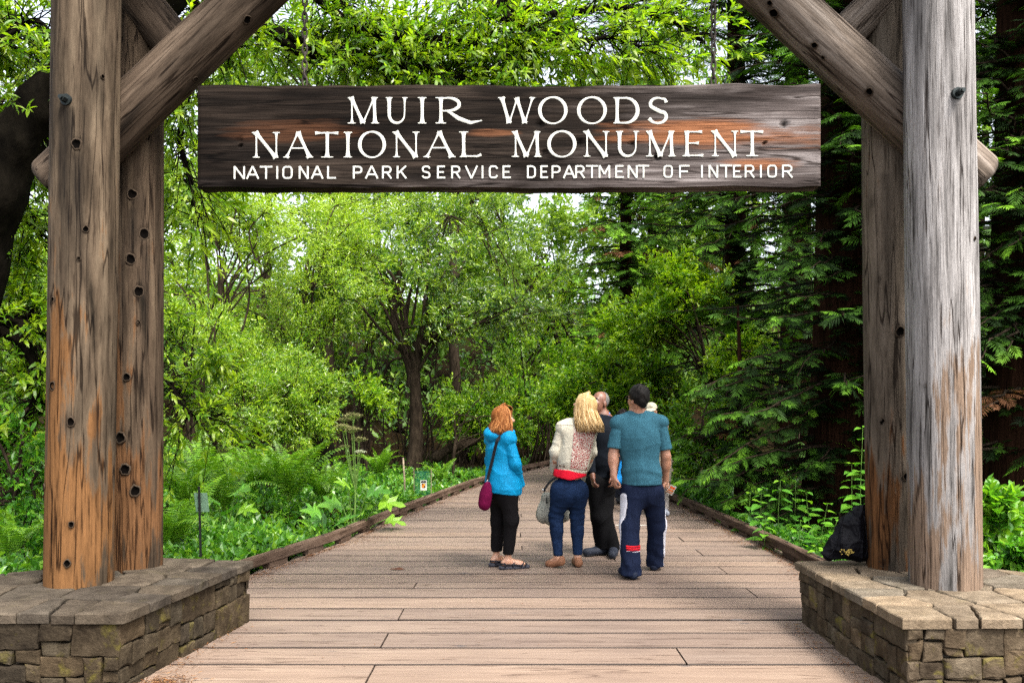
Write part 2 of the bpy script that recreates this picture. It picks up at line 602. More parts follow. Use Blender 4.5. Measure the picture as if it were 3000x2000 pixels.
def kerb(K, label, side, ylast=26.5):
    """timber edging on spacer blocks"""
    keep = K[K[:, 1] < ylast]
    seg = np.r_[0, np.cumsum(np.linalg.norm(np.diff(keep, axis=0), axis=1))]
    root = thing("boardwalk_kerb", (*keep[0], 0), label, "kerb", "timber kerbs along the boardwalk")
    s, ln = 0.0, 2.35
    while s < seg[-1] - .3:
        e = min(s + ln, seg[-1])
        a = np.array([np.interp(s, seg, keep[:, i]) for i in (0, 1)]); b = np.array([np.interp(e, seg, keep[:, i]) for i in (0, 1)])
        d = b - a; L = np.linalg.norm(d); ang = math.atan2(d[1], d[0])
        c = (a + b) / 2
        V, fs = box((0, 0, 0), (L - .004, .10, .095), .008)
        o = np_mesh("rail", V, fs, M['kerb'], root, loc=(0, 0, 0))
        o.location = Vector((*c, .1035)) - Vector(WORLD[root.name]); o.rotation_euler = (0, 0, ang)
        s2 = .25
        while s2 < L:
            q = a + d / L * s2
            V, fs = box((0, 0, 0), (.34, .085, .055), .004)
            o = np_mesh("spacer_block", V, fs, M['kerb'], root, loc=(0, 0, 0))
            o.location = Vector((*q, .0295)) - Vector(WORLD[root.name]); o.rotation_euler = (0, 0, ang)
            s2 += .78
        # bolt heads on top
        for q in (.3, L / 2, L - .3):
            pq = a + d / L * q
            V, fs = tube([(0, 0, 0), (0, 0, .008)], .014, 6)
            o = np_mesh("bolt_head", V, fs, M['bolt'], root, loc=(0, 0, 0))
            o.location = Vector((*pq, .151)) - Vector(WORLD[root.name])
        s = e
    return root


kerb(KL, "long timber kerb curving along the fern side of the boardwalk", -1)
kerb(KR, "timber kerb by the dark redwoods running up to the stone base with the bag", 1, 22)

# ------------------------------------------------------------------ stone pedestals
def clip_poly(poly, p, n):
    """keep the side where (q-p).n <= 0"""
    out = []
    for i in range(len(poly)):
        a, b = poly[i], poly[(i + 1) % len(poly)]
        da, db = np.dot(a - p, n), np.dot(b - p, n)
        if da <= 0: out.append(a)
        if da * db < 0: out.append(a + (b - a) * da / (da - db))
    return out


def voronoi_cells(outline, seeds):
    cells = []
    for i, s in enumerate(seeds):
        poly = [np.array(q, dtype=float) for q in outline]
        for j, q in enumerate(seeds):
            if i != j and poly:
                poly = clip_poly(poly, (s + q) / 2, q - s)
        if len(poly) >= 3: cells.append(np.array(poly))
    return cells


def inset(poly, g):
    n = len(poly); out = [p for p in poly]
    for i in range(n):
        a, b = poly[i], poly[(i + 1) % n]
        d = norm(b - a); nn = np.array((d[1], -d[0]))
        out = clip_poly(out, a - nn * g, nn)
        if len(out) < 3: return None
    return np.array(out)


def roughen(poly, step, amp, r):
    out = []
    n = len(poly)
    for i in range(n):
        a, b = poly[i], poly[(i + 1) % n]
        L = np.linalg.norm(b - a)
        k = max(1, int(L / step))
        for j in range(k):
            q = a + (b - a) * j / k
            out.append(q + np.array((r.uniform(-amp, amp), r.uniform(-amp, amp))))
    return np.array(out)


def stone_piece(poly, frame, thick, bev, r, bulge=.006):
    """poly 2-D (counter-clockwise seen from outside); frame = origin, u, v, n; returns V, faces"""
    o, u, v, n = [np.asarray(q, dtype=float) for q in frame]
    c = poly.mean(0)
    m = len(poly)
    def lift(p2, h):
        return o + p2[:, :1] * u + p2[:, 1:] * v + np.asarray(h).reshape(-1, 1) * n
    def shrink(p2, g):
        d = p2 - c
        L = np.linalg.norm(d, axis=1, keepdims=True)
        return c + d * np.maximum(0.2, (L - g) / L)
    jit = lambda a: np.array([r.uniform(-a, a) for _ in range(m)])
    rings = [lift(poly, np.zeros(m)), lift(poly, thick - bev + jit(bev * .35)), lift(shrink(poly, bev * .8), thick - bev * .25 + jit(bev * .25)),
             lift(shrink(poly, bev * 2.6), thick + bulge * .5 + jit(bulge * .7))]
    V = np.vstack(rings + [lift(c[None], [thick + bulge])])
    fs = []
    for k in range(3):
        for j in range(m):
            fs.append((k * m + j, k * m + (j + 1) % m, (k + 1) * m + (j + 1) % m, (k + 1) * m + j))
    tri = [(3 * m + j, 3 * m + (j + 1) % m, 4 * m) for j in range(m)]
    return V, [np.array(fs), np.array(tri)]


def split_rect(x0, x1, y0, y1, r, out, depth=0):
    w, h = x1 - x0, y1 - y0
    big = w > r.choice([.24, .34, .52]) or h > r.choice([.15, .20, .27])
    if not big and (depth > 5 or r.random() < .55 or (w < .2 and h < .13)):
        out.append((x0, x1, y0, y1)); return
    if (w / h > 1.25 and w > .16) or h < .075:
        if w < .13: out.append((x0, x1, y0, y1)); return
        f = r.uniform(.32, .68); q = x0 + w * f
        split_rect(x0, q, y0, y1, r, out, depth + 1); split_rect(q, x1, y0, y1, r, out, depth + 1)
    else:
        f = r.uniform(.3, .7); q = y0 + h * f
        split_rect(x0, x1, y0, q, r, out, depth + 1); split_rect(x0, x1, q, y1, r, out, depth + 1)


def pedestal(sx, corner, far, back, label, mats, seed):
    """sx = -1 left, +1 right; corner = near inner corner, far = far inner corner, back = back outer corner"""
    r = random.Random(seed)
    corner, far, back = [np.array(q, dtype=float) for q in (corner, far, back)]
    outer_n = np.array((sx * 4.6, corner[1] + .04))
    outer_b = np.array((sx * 4.6, 4.95))
    base = [corner, far, back, outer_b, outer_n]
    if sx > 0: base = base[:]         # orientation fixed below
    def ccw(p):
        p = [np.array(q) for q in p]
        a = sum(p[i][0] * p[(i + 1) % len(p)][1] - p[(i + 1) % len(p)][0] * p[i][1] for i in range(len(p)))
        return p if a > 0 else p[::-1]
    base = ccw(base)
    H, T = .393, .058
    root = thing("stone_pedestal", (*np.mean(base, axis=0), 0), label, "pedestal", "stone pedestals of the gateway")
    # core
    core = inset(np.array(base), .05)
    m = len(core)
    V = np.vstack([np.c_[core, np.full(m, -.1)], np.c_[core, np.full(m, H + .02)]])
    fs = [np.array([(j, (j + 1) % m, m + (j + 1) % m, m + j) for j in range(m)]), np.array([[m + j for j in range(m)]])]
    np_mesh("core", V, fs, M['mortar'], root)
    # faces: inner side and front (and the back, plain stones)
    for a, b in ((corner, far), (outer_n, corner), (far, back)):
        if sx < 0 and a is not outer_n: pass
        d = b - a; L = np.linalg.norm(d); u = d / L
        nrm = np.array((u[1], -u[0]))
        cen = np.mean(base, axis=0)
        if np.dot(nrm, (a + b) / 2 - cen) < 0: nrm = -nrm
        # make (u, v=z, n) right-handed so that ccw polygons face out
        uu, o = u, a
        if np.cross(np.array((*u, 0)), np.array((0, 0, 1.)))[:2] @ nrm < 0:
            uu, o = -u, b
        rects = []
        x = 0
        split_rect(.0, L, -.03, H, r, rects)
        for (x0, x1, y0, y1) in rects:
            g = .003
            poly = np.array([(x0 + g, y0 + g), (x1 - g, y0 + g), (x1 - g, y1 - g), (x0 + g, y1 - g)])
            poly = poly + np.array([(r.uniform(-.010, .010), r.uniform(-.008, .008)) for _ in poly])
            lim = [(poly[:, i].min() - .002, poly[:, i].max() + .002) for i in (0, 1)]
            poly = roughen(poly, .045, .007, r)
            for i in (0, 1): poly[:, i] = np.clip(poly[:, i], *lim[i])
            fr = (np.array((*o, 0)) - .055 * np.array((*nrm, 0)), (*uu, 0), (0, 0, 1), (*nrm, 0))
            V, fs = stone_piece(poly, fr, .055 + r.uniform(-.010, .016), .007, r, r.uniform(-.003, .006))
            np_mesh("stone", V, fs, M[mats[0]], root, loc=V.mean(0))
    # coping flags
    over = [q + norm(q - np.mean(base, axis=0)) * .05 for q in base]
    seeds = []
    inner = lambda t, s: corner + (far - corner) * t + np.array((sx * s, 0))
    for t in np.linspace(.10, .95, 7): seeds.append(inner(t + r.uniform(-.03, .03), .12 + r.uniform(-.03, .03)))
    for t in np.linspace(.12, .95, 5): seeds.append(inner(t + r.uniform(-.05, .05), .46 + r.uniform(-.07, .07)))
    for s in np.arange(.36, 2.5, .33):
        seeds.append(np.array((corner[0] + sx * (s + r.uniform(-.06, .06)), corner[1] + .15 + r.uniform(-.03, .03))))
    for s in np.arange(.75, 2.5, .36):
        for dy in (.48, .85, 1.2):
            seeds.append(np.array((corner[0] + sx * (s + r.uniform(-.12, .12)), corner[1] + dy + r.uniform(-.1, .1))))
    for c in voronoi_cells(over, seeds):
        c = inset(c, .008)
        if c is None or len(c) < 3: continue
        c = np.array(ccw(list(c)))
        c = roughen(c, .05, .006, r)
        V, fs = stone_piece(c, ((0, 0, H + r.uniform(-.001, .001)), (1, 0, 0), (0, 1, 0), (0, 0, 1)), T + r.uniform(-.004, .004), .009, r, r.uniform(-.001, .002))
        np_mesh("coping_stone", V, fs, M[mats[1]], root, loc=V.mean(0))
    return root


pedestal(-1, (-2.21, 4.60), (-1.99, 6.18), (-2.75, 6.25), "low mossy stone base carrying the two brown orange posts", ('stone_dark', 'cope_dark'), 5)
pedestal(1, (2.17, 4.50), (2.16, 6.14), (2.95, 6.2), "low stone base with yellow lichen corner carrying the two silver grey posts", ('stone', 'cope'), 9)


# ------------------------------------------------------------------ log gateway
def log(name, a, b, ra, rb, mat, parent, knots=(), seed=0, seg=56, rows=120, round_end=.03, label=None, noise=.006, stains=()):
    """peeled log from a to b; knots = [(point near the surface, radius, depth)]"""
    a, b = np.array(a, dtype=float), np.array(b, dtype=float)
    L = np.linalg.norm(b - a)
    q = Vector(b - a).to_track_quat('Z', 'Y')
    Rm = np.array(q.to_matrix())
    z = np.linspace(-L / 2, L / 2, rows)
    th = np.linspace(0, 2 * np.pi, seg, endpoint=False)
    Z, TH = np.meshgrid(z, th, indexing='ij')
    rad = ra + (rb - ra) * (Z + L / 2) / L
    pts = np.stack([np.cos(TH), np.sin(TH), Z * .35], -1)
    rad = rad + noise * snoise(pts.reshape(-1, 3), 1.6, seed).reshape(Z.shape) + noise * .35 * snoise(pts.reshape(-1, 3) * (3, 3, 1), 2.2, seed + 1).reshape(Z.shape)
    e = np.minimum(Z + L / 2, L / 2 - Z)
    rad = rad - np.clip(1 - e / round_end, 0, 1) ** 2 * round_end * .6
    K = np.zeros_like(Z)
    kl = []
    mid = (a + b) / 2
    for kp, kr, kd in knots:
        lp = Rm.T @ (np.array(kp) - mid)
        kt = math.atan2(lp[1], lp[0])
        dt = (TH - kt + np.pi) % (2 * np.pi) - np.pi
        dist = np.sqrt((dt * rad) ** 2 + ((Z - lp[2]) * .8) ** 2)
        rad = rad + .35 * kd * np.exp(-(dist / (kr * 2.2)) ** 2) - 1.6 * kd * np.exp(-(dist / (kr * .8)) ** 2)
        K = np.maximum(K, .5 * np.exp(-(dist / (kr * 2.1)) ** 2))
        kl.append((kt, lp[2], kr, kd))
    for sp, sw, sl_, sk in stains:                     # run-off stains below a bolt or knot
        lp = Rm.T @ (np.array(sp) - mid)
        dt = (TH - math.atan2(lp[1], lp[0]) + np.pi) % (2 * np.pi) - np.pi
        lat = dt * ra + .006 * np.sin(Z * 7) + .004 * np.sin(Z * 23)
        f = np.clip(1.4 - np.abs(lat) / sw, 0, 1) * np.clip((lp[2] - Z) / .03, 0, 1) * np.clip((Z - lp[2] + sl_) / (sl_ * .7), 0, 1)
        K = np.maximum(K, sk * f * (.88 + .12 * np.sin(lat * 180 + Z * 3)))
    V = np.stack([rad * np.cos(TH), rad * np.sin(TH), Z], -1).reshape(-1, 3)
    i = np.arange(rows - 1)[:, None] * seg
    j = np.arange(seg)[None]; j2 = (j + 1) % seg
    Q = np.stack([i + j, i + j2, i + seg + j2, i + seg + j], -1).reshape(-1, 4)
    n = len(V)
    V = np.vstack([V, (0, 0, -L / 2), (0, 0, L / 2)])
    jj = np.arange(seg)
    Tt = np.concatenate([np.stack([np.full(seg, n), (jj + 1) % seg, jj], -1), np.stack([np.full(seg, n + 1), (rows - 1) * seg + jj, (rows - 1) * seg + (jj + 1) % seg], -1)])
    o = np_mesh(name, V, [Q, Tt], mat, None, True, {"knot": np.clip(np.r_[K.ravel(), 0, 0], 0, 1)})
    WORLD[o.name] = mid
    o.parent = parent
    o.rotation_mode = 'QUATERNION'
    o.rotation_quaternion = q
    o.location = Vector(mid) - Vector(WORLD[parent.name])
    if label: o["label"] = label
    kr_ = random.Random(seed)
    for kt, kz, kr, kd in kl:                          # the knot itself: a dark hollow oval in a raised rim
        rs = ra + (rb - ra) * (kz + L / 2) / L
        n = 14
        q = np.linspace(0, 2 * np.pi, n, endpoint=False)
        kr *= 1.22
        wob = np.array([kr_.uniform(.86, 1.14) for _ in q])
        rows_ = []
        for f, h in ((1.25, .000), (1.08, .006), (.92, .005), (.70, -.002), (0.35, -.006)):
            aa = kt + np.cos(q) * wob * kr * f / rs; zz = kz + np.sin(q) * wob * kr * f * 1.2
            rad_ = rs + h + .15 * kd - (kd * .5 if f < .8 else 0) * 0
            rows_.append(np.c_[np.cos(aa) * rad_, np.sin(aa) * rad_, zz])
        Vk = np.vstack(rows_ + [[math.cos(kt) * (rs - .007), math.sin(kt) * (rs - .007), kz]])
        jj_ = np.arange(n)
        mk = lambda r0: np.stack([r0 * n + jj_, r0 * n + (jj_ + 1) % n, r0 * n + n + (jj_ + 1) % n, r0 * n + n + jj_], -1)
        rim = np.concatenate([mk(0), mk(1)])
        ko = np_mesh("knot", Vk, [np.concatenate([mk(2), mk(3)]), np.stack([4 * n + jj_, 4 * n + (jj_ + 1) % n, np.full(n, 5 * n)], -1), rim], M['knot_hole'], None, True)
        ko.data.materials.append(M['knot_rim'])
        pm = np.zeros(len(ko.data.polygons), dtype=np.int32)
        # faces were stored quads, triangles, rim quads in that order
        pm[2 * n + n:] = 1
        ko.data.polygons.foreach_set("material_index", pm)
        ko.parent = o
    return o


gate = thing("log_gateway", (0, 5.7, .45), "big log gateway of paired peeled posts and diagonal braces over the boardwalk", "gateway")


def surf(px, py, d): return P(px, py, d)


kn_fl = [(surf(222, 420, 5.2), .022, .03), (surf(252, 668, 5.2), .014, .02), (surf(229, 755, 5.2), .008, .012), (surf(165, 880, 5.25), .012, .012), (surf(165, 1130, 5.25), .018, .010),
         (surf(206, 1235, 5.2), .018, .008), (surf(207, 1536, 5.2), .012, .012), (surf(322, 216, 5.25), .009, .01), (surf(143, 1425, 5.3), .012, .01), (surf(195, 1650, 5.2), .016, .008)]
kn_bl = [(surf(387, 568, 5.79), .024, .03), (surf(427, 682, 5.8), .026, .03), (surf(383, 758, 5.79), .024, .035), (surf(407, 853, 5.8), .024, .035), (surf(405, 944, 5.8), .011, .015),
         (surf(371, 1104, 5.79), .018, .022), (surf(353, 1281, 5.79), .026, .02), (surf(367, 1374, 5.79), .026, .02), (surf(396, 1438, 5.79), .026, .025), (surf(445, 395, 5.8), .016, .012)]
kn_fr = [(surf(2845, 700, 5.2), .008, .008), (surf(2700, 1130, 5.2), .007, .006)]
kn_br = [(surf(2568, 817, 5.8), .012, .015), (surf(2634, 972, 5.78), .022, .02), (surf(2583, 1235, 5.8), .015, .018), (surf(2650, 1395, 5.78), .018, .025), (surf(2578, 1652, 5.78), .022, .010), (surf(2545, 595, 5.85), .018, .008)]
log("post", (-2.862, 5.42, .40), (-2.80, 5.42, 5.35), .212, .205, M['post_brown'], gate, kn_fl, 1, 80, 210, stains=[(surf(192, 305, 5.21), .050, 1.9, 1.0), (surf(222, 440, 5.2), .05, 1.2, .75), (surf(250, 690, 5.2), .03, .5, .5), (surf(300, 1180, 5.25), .025, .7, .6), (surf(310, 160, 5.25), .02, .6, .4)])
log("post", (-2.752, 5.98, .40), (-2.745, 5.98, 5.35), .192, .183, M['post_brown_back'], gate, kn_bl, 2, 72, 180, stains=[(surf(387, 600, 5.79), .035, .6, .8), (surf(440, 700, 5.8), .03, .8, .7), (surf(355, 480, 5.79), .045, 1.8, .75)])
log("post", (2.828, 5.36, .40), (2.775, 5.36, 5.35), .219, .210, M['post_grey'], gate, kn_fr, 3, 72, 180, stains=[(surf(2806, 290, 5.14), .022, .45, .6), (surf(2690, -50, 5.18), .03, .7, .6)])
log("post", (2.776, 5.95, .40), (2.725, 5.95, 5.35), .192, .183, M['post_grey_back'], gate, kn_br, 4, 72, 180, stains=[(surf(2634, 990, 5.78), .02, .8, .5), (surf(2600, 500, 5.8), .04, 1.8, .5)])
for px0, py0, px1, py1, mat, kn in ((152, 549, 900, -164, 'brace_brown', [(surf(742, 74, 5.53), .018, .012), (surf(600, 260, 5.6), .012, .01)]),
                                   (2868, 536, 2140, -130, 'brace_grey', [(surf(2247, 57, 5.52), .02, .014), (surf(2378, 141, 5.52), .014, .015), (surf(2545, 273, 5.52), .016, .012), (surf(2400, 180, 5.54), .008, .008), (surf(2247, 15, 5.52), .012, .012)])):
    log("brace", P(px0, py0, 5.69), P(px1, py1, 5.69), .188, .176, M[mat], gate, kn, px0, 56, 130, .06)
log("tie_brace", P(540, 170, 5.9), P(250, -190, 5.9), .150, .152, M['brace_brown'], gate, (), 8, 40, 60)
log("tie_brace", P(2475, 105, 5.88), P(2790, -215, 5.88), .130, .140, M['brace_grey'], gate, (), 9, 40, 60)
log("tie_brace", P(380, -20, 6.2), P(560, -190, 6.2), .15, .15, M['brace_brown'], gate, (), 18, 40, 60)
log("crossbeam", (-3.9, 5.42, 5.0), (3.9, 5.42, 5.0), .19, .19, M['beam'], gate, (), 10, 40, 60)
log("crossbeam", (-3.9, 5.98, 5.0), (3.9, 5.98, 5.0), .19, .19, M['beam'], gate, (), 11, 40, 60)
for (px, py, d, ax) in ((193, 292, 5.205, (-.12, -1, 0)), (2806, 273, 5.14, (.12, -1, 0))):
    c = P(px, py, d); ax = norm(ax)
    V, fs = tube([c + ax * -.03, c + ax * .006], .036, 20)
    w = np_mesh("washer", V, fs, M['bolt'], gate, loc=c)
    V, fs = tube([c, c + ax * .045], .021, 6)
    V2, fs2 = tube([c, c + ax * .060], .013, 12)
    mb = MB(); mb.add(V, fs); mb.add(V2, fs2)
    mb.build("bolt", M['bolt'], w, loc=c)

# ------------------------------------------------------------------ hanging sign
SD = 5.62          # its front face
sl, sr, st, sb = P(578, 250, SD), P(2405, 250, SD), P(0, 250, SD)[2], P(0, 548, SD)[2]


def sign_mat():
    m, nt, out = new_mat("sign_wood"); t = NT(nt)
    v1 = t.coords((1.0, 9, 17)); v2 = t.coords((3.0, 50, 85)); g5 = t.noise(t.coords((.45, 5, 11)), 1, 3, .5, .15); v3 = t.coords((.9, 1, 3.4)); v4 = t.coords((.45, 1, 1.6))
    g1 = t.noise(v1, 1, 8, .62, .6); g2 = t.noise(v2, 1, 6, .6, .2); g3 = t.noise(v3, 1, 6, .6, .3); g4 = t.noise(v4, 1.6, 3, .5)
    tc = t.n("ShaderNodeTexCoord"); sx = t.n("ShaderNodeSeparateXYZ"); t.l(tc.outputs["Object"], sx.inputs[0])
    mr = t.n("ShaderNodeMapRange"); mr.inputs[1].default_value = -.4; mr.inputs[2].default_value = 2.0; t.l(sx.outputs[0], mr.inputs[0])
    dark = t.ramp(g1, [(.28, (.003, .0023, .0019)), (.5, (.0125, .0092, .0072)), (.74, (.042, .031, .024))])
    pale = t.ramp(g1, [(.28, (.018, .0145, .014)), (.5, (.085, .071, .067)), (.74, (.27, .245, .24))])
    f = t.math('ADD', t.math('MULTIPLY', mr.outputs[0], .95), t.math('MULTIPLY', t.math('SUBTRACT', g3, .5), 1.5))  # paler to the right: weathering, with light from that side painted in
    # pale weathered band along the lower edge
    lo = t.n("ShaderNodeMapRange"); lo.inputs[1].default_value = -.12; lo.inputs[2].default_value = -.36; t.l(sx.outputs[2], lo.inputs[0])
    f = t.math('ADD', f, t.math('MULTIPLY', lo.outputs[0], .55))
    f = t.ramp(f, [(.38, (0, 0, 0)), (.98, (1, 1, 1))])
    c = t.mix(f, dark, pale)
    c = t.mix(1, c, t.ramp(g4, [(.40, (.35, .33, .32)), (.56, (1, 1, 1))]), 'MULTIPLY')      # black run-off stains
    # bare reddish wood: patches with their own outline
    def patch(cx, cz, rx, rz):
        mp = t.n("ShaderNodeMapping"); mp.vector_type = 'POINT'
        mp.inputs[1].default_value = (-cx / rx, 0, -cz / rz); mp.inputs[3].default_value = (1 / rx, 0, 1 / rz)
        t.l(tc.outputs["Object"], mp.inputs[0])
        ln = t.n("ShaderNodeVectorMath", operation='LENGTH'); t.l(mp.outputs[0], ln.inputs[0])
        q = t.math('ADD', ln.outputs["Value"], t.math('MULTIPLY', t.math('SUBTRACT', g1, .5), 1.6))
        q = t.math('ADD', q, t.math('MULTIPLY', t.math('SUBTRACT', g3, .5), 1.3))
        return t.ramp(q, [(.55, (1, 1, 1)), (1.0, (0, 0, 0))])
    red = t.ramp(g2, [(.3, (.06, .022, .009)), (.65, (.215, .09, .042))])
    for cx, cz, rx, rz, k in ((1.45, .02, .85, .12, .95), (1.75, -.19, .35, .045, .9), (-.1, .02, .2, .03, .5), (-1.5, .03, .5, .09, .22)):
        c = t.mix(t.math('MULTIPLY', patch(cx, cz, rx, rz), k), c, red)
    c = t.mix(.8, c, t.ramp(g2, [(.34, (.3, .28, .27)), (.43, (1, 1, 1))]), 'MULTIPLY')
    c = t.mix(1, c, t.ramp(t.math('ABSOLUTE', t.math('SUBTRACT', g5, .47)), [(.003, (.2, .18, .17)), (.014, (1, 1, 1))]), 'MULTIPLY')
    at = t.n("ShaderNodeAttribute", attribute_name="knot")
    c = t.mix(at.outputs["Fac"], c, (.002, .0015, .0012))
    h = t.math('ADD', t.math('MULTIPLY', g2, .7), g1)
    t.l(t.bsdf(c, .8, .2, h, .7, .010), out.inputs[0])
    return m


def make_sign():
    W, Hh, D = sr[0] - sl[0], st - sb, .15
    c = np.array(((sl[0] + sr[0]) / 2, SD + D / 2, (st + sb) / 2))
    root = thing("hanging_sign", c, "wide dark timber sign with carved white park lettering hanging under the gateway", "sign")
    nx, nz = 190, 38
    x = np.linspace(-W / 2, W / 2, nx); z = np.linspace(-Hh / 2, Hh / 2, nz)
    X, Z = np.meshgrid(x, z, indexing='ij')
    pts = np.stack([X * 1.2, Z * 14, X * 0], -1).reshape(-1, 3)
    relief = .0035 * snoise(pts, 1.0, 31).reshape(X.shape) * np.clip((Hh / 2 - np.abs(Z)) / .05, 0, 1)
    wob = .006 * snoise(np.c_[x * 3.0, x * 0, x * 0], 1.5, 5) + .003 * snoise(np.c_[x * 11.0, x * 0, x * 0], 1.5, 6)
    Z = Z + np.where(Z > 0, 1, .7) * wob[:, None] * (np.abs(Z) / (Hh / 2)) ** 3
    ex = np.clip(1 - np.minimum(X + W / 2, W / 2 - X) / .012, 0, 1); ez = np.clip(1 - np.minimum(Z + Hh / 2, Hh / 2 - Z) / .012, 0, 1)
    Y = -D / 2 + relief * .5 + .006 * np.maximum(ex, ez)
    K = np.zeros_like(X)
    def loc(px, py):
        q = P(px, py, SD) - c; return q[0], q[2]
    for px, py, kr in ((1583, 364, .022), (1698, 417, .024), (1852, 420, .016), (1596, 447, .018), (1925, 460, .022), (2298, 364, .022), (946, 456, .014), (700, 408, .012), (705, 428, .011), (2240, 420, .01)):
        kx, kz = loc(px, py)
        dd = np.sqrt(((X - kx) * .8) ** 2 + (Z - kz) ** 2)
        K = np.maximum(K, np.clip(1.4 - dd / kr, 0, 1)); Y = Y + .02 * np.exp(-(dd / kr) ** 2)
    # long drying crack
    for pxs, py, amp in (((2140, 2405), 414, .9), ((578, 760), 412, .8)):
        a0, kz = loc(pxs[0], py); a1, _ = loc(pxs[1], py)
        line = kz + .004 * np.sin(X * 9)
        inr = np.clip((X - a0) / .05, 0, 1) * np.clip((a1 + .01 - X) / .05, 0, 1)
        K = np.maximum(K, amp * inr * np.clip(1.3 - np.abs(Z - line) / .008, 0, 1))
    front = np.stack([X, Y, Z], -1).reshape(-1, 3)
    backv = np.stack([X, np.full_like(X, D / 2), Z], -1).reshape(-1, 3)
    n = nx * nz
    i, j = np.meshgrid(np.arange(nx - 1), np.arange(nz - 1), indexing='ij')
    a = (i * nz + j).ravel()
    Q = np.stack([a, a + nz, a + nz + 1, a + 1], -1)
    ring = [k * nz for k in range(nx)] + [(nx - 1) * nz + k for k in range(1, nz)] + [k * nz + nz - 1 for k in range(nx - 2, -1, -1)] + [k for k in range(nz - 2, 0, -1)]
    ring = np.array(ring); r2 = np.roll(ring, -1)
    side = np.stack([r2, ring, ring + n, r2 + n], -1)
    Qb = Q[:, ::-1] + n
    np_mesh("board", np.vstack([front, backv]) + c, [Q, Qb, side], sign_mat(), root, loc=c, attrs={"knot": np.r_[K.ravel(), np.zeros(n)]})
    # letters
    def letter(x0, x1, y0, y1, strokes, wpx):
        """box in photograph pixels; strokes in the unit box; V-cut letter as ridged strips"""
        kx = SD / F
        mb = MB()
        for pts, wf in strokes:
            p = np.array(pts, dtype=float)
            q = np.c_[x0 + p[:, 0] * (x1 - x0), y1 - p[:, 1] * (y1 - y0)]
            d = np.r_[0, np.cumsum(np.linalg.norm(np.diff(q, axis=0), axis=1))]
            nsub = max(6, int(d[-1] / 4))
            s = np.linspace(0, d[-1], nsub)
            q = np.c_[np.interp(s, d, q[:, 0]), np.interp(s, d, q[:, 1])]
            w = np.interp(s / d[-1], np.linspace(0, 1, len(wf)), wf) * wpx / 2
            Tn = norm(np.gradient(q, axis=0)); Nn = np.c_[-Tn[:, 1], Tn[:, 0]]
            Lp, Rp = q + Nn * w[:, None], q - Nn * w[:, None]
            def w3(a, h):
                b = np.array([P(u_, v_, SD) for u_, v_ in a]); b[:, 1] = SD - h; return b
            V = np.vstack([w3(Lp, -.006), w3(Lp, .004), w3(q, .004 + .25 * w * kx), w3(Rp, .004), w3(Rp, -.006)])
            k = np.arange(nsub - 1)
            fs = [np.stack([k + r_ * nsub, k + 1 + r_ * nsub, k + 1 + (r_ + 1) * nsub, k + (r_ + 1) * nsub], -1) for r_ in range(4)]
            caps = np.array([[0, nsub, 2 * nsub, 3 * nsub, 4 * nsub]])
            mb.add(V, [np.concatenate(fs), caps, caps[:, ::-1] + nsub - 1])
        o = mb.build("letter", M['white_paint'], root, loc=P((x0 + x1) / 2, (y0 + y1) / 2, SD))
    arc = lambda cx, cy, rx, ry, a0, a1, n=24: [(cx + rx * math.cos(math.radians(a)), cy + ry * math.sin(math.radians(a))) for a in np.linspace(a0, a1, n)]
    FL = [1.75, 1.1, .95, .9, .9, .95, 1.1, 1.75]            # flared stem
    TH = [1.2, .55, .42, .4, .4, .42, .55, 1.2]              # thin stroke
    SF = [.25, .42, .25]                                     # serif
    HB = [.35, .35, .4, .95]                                 # arm that swells to its end
    RO = [.45, .8, 1.05, 1.0, .75, .45, .45, .8, 1.05, 1.0, .75, .45]
    def serif(x, y, r): return ([(x - r, y), (x, y), (x + r, y)], SF)
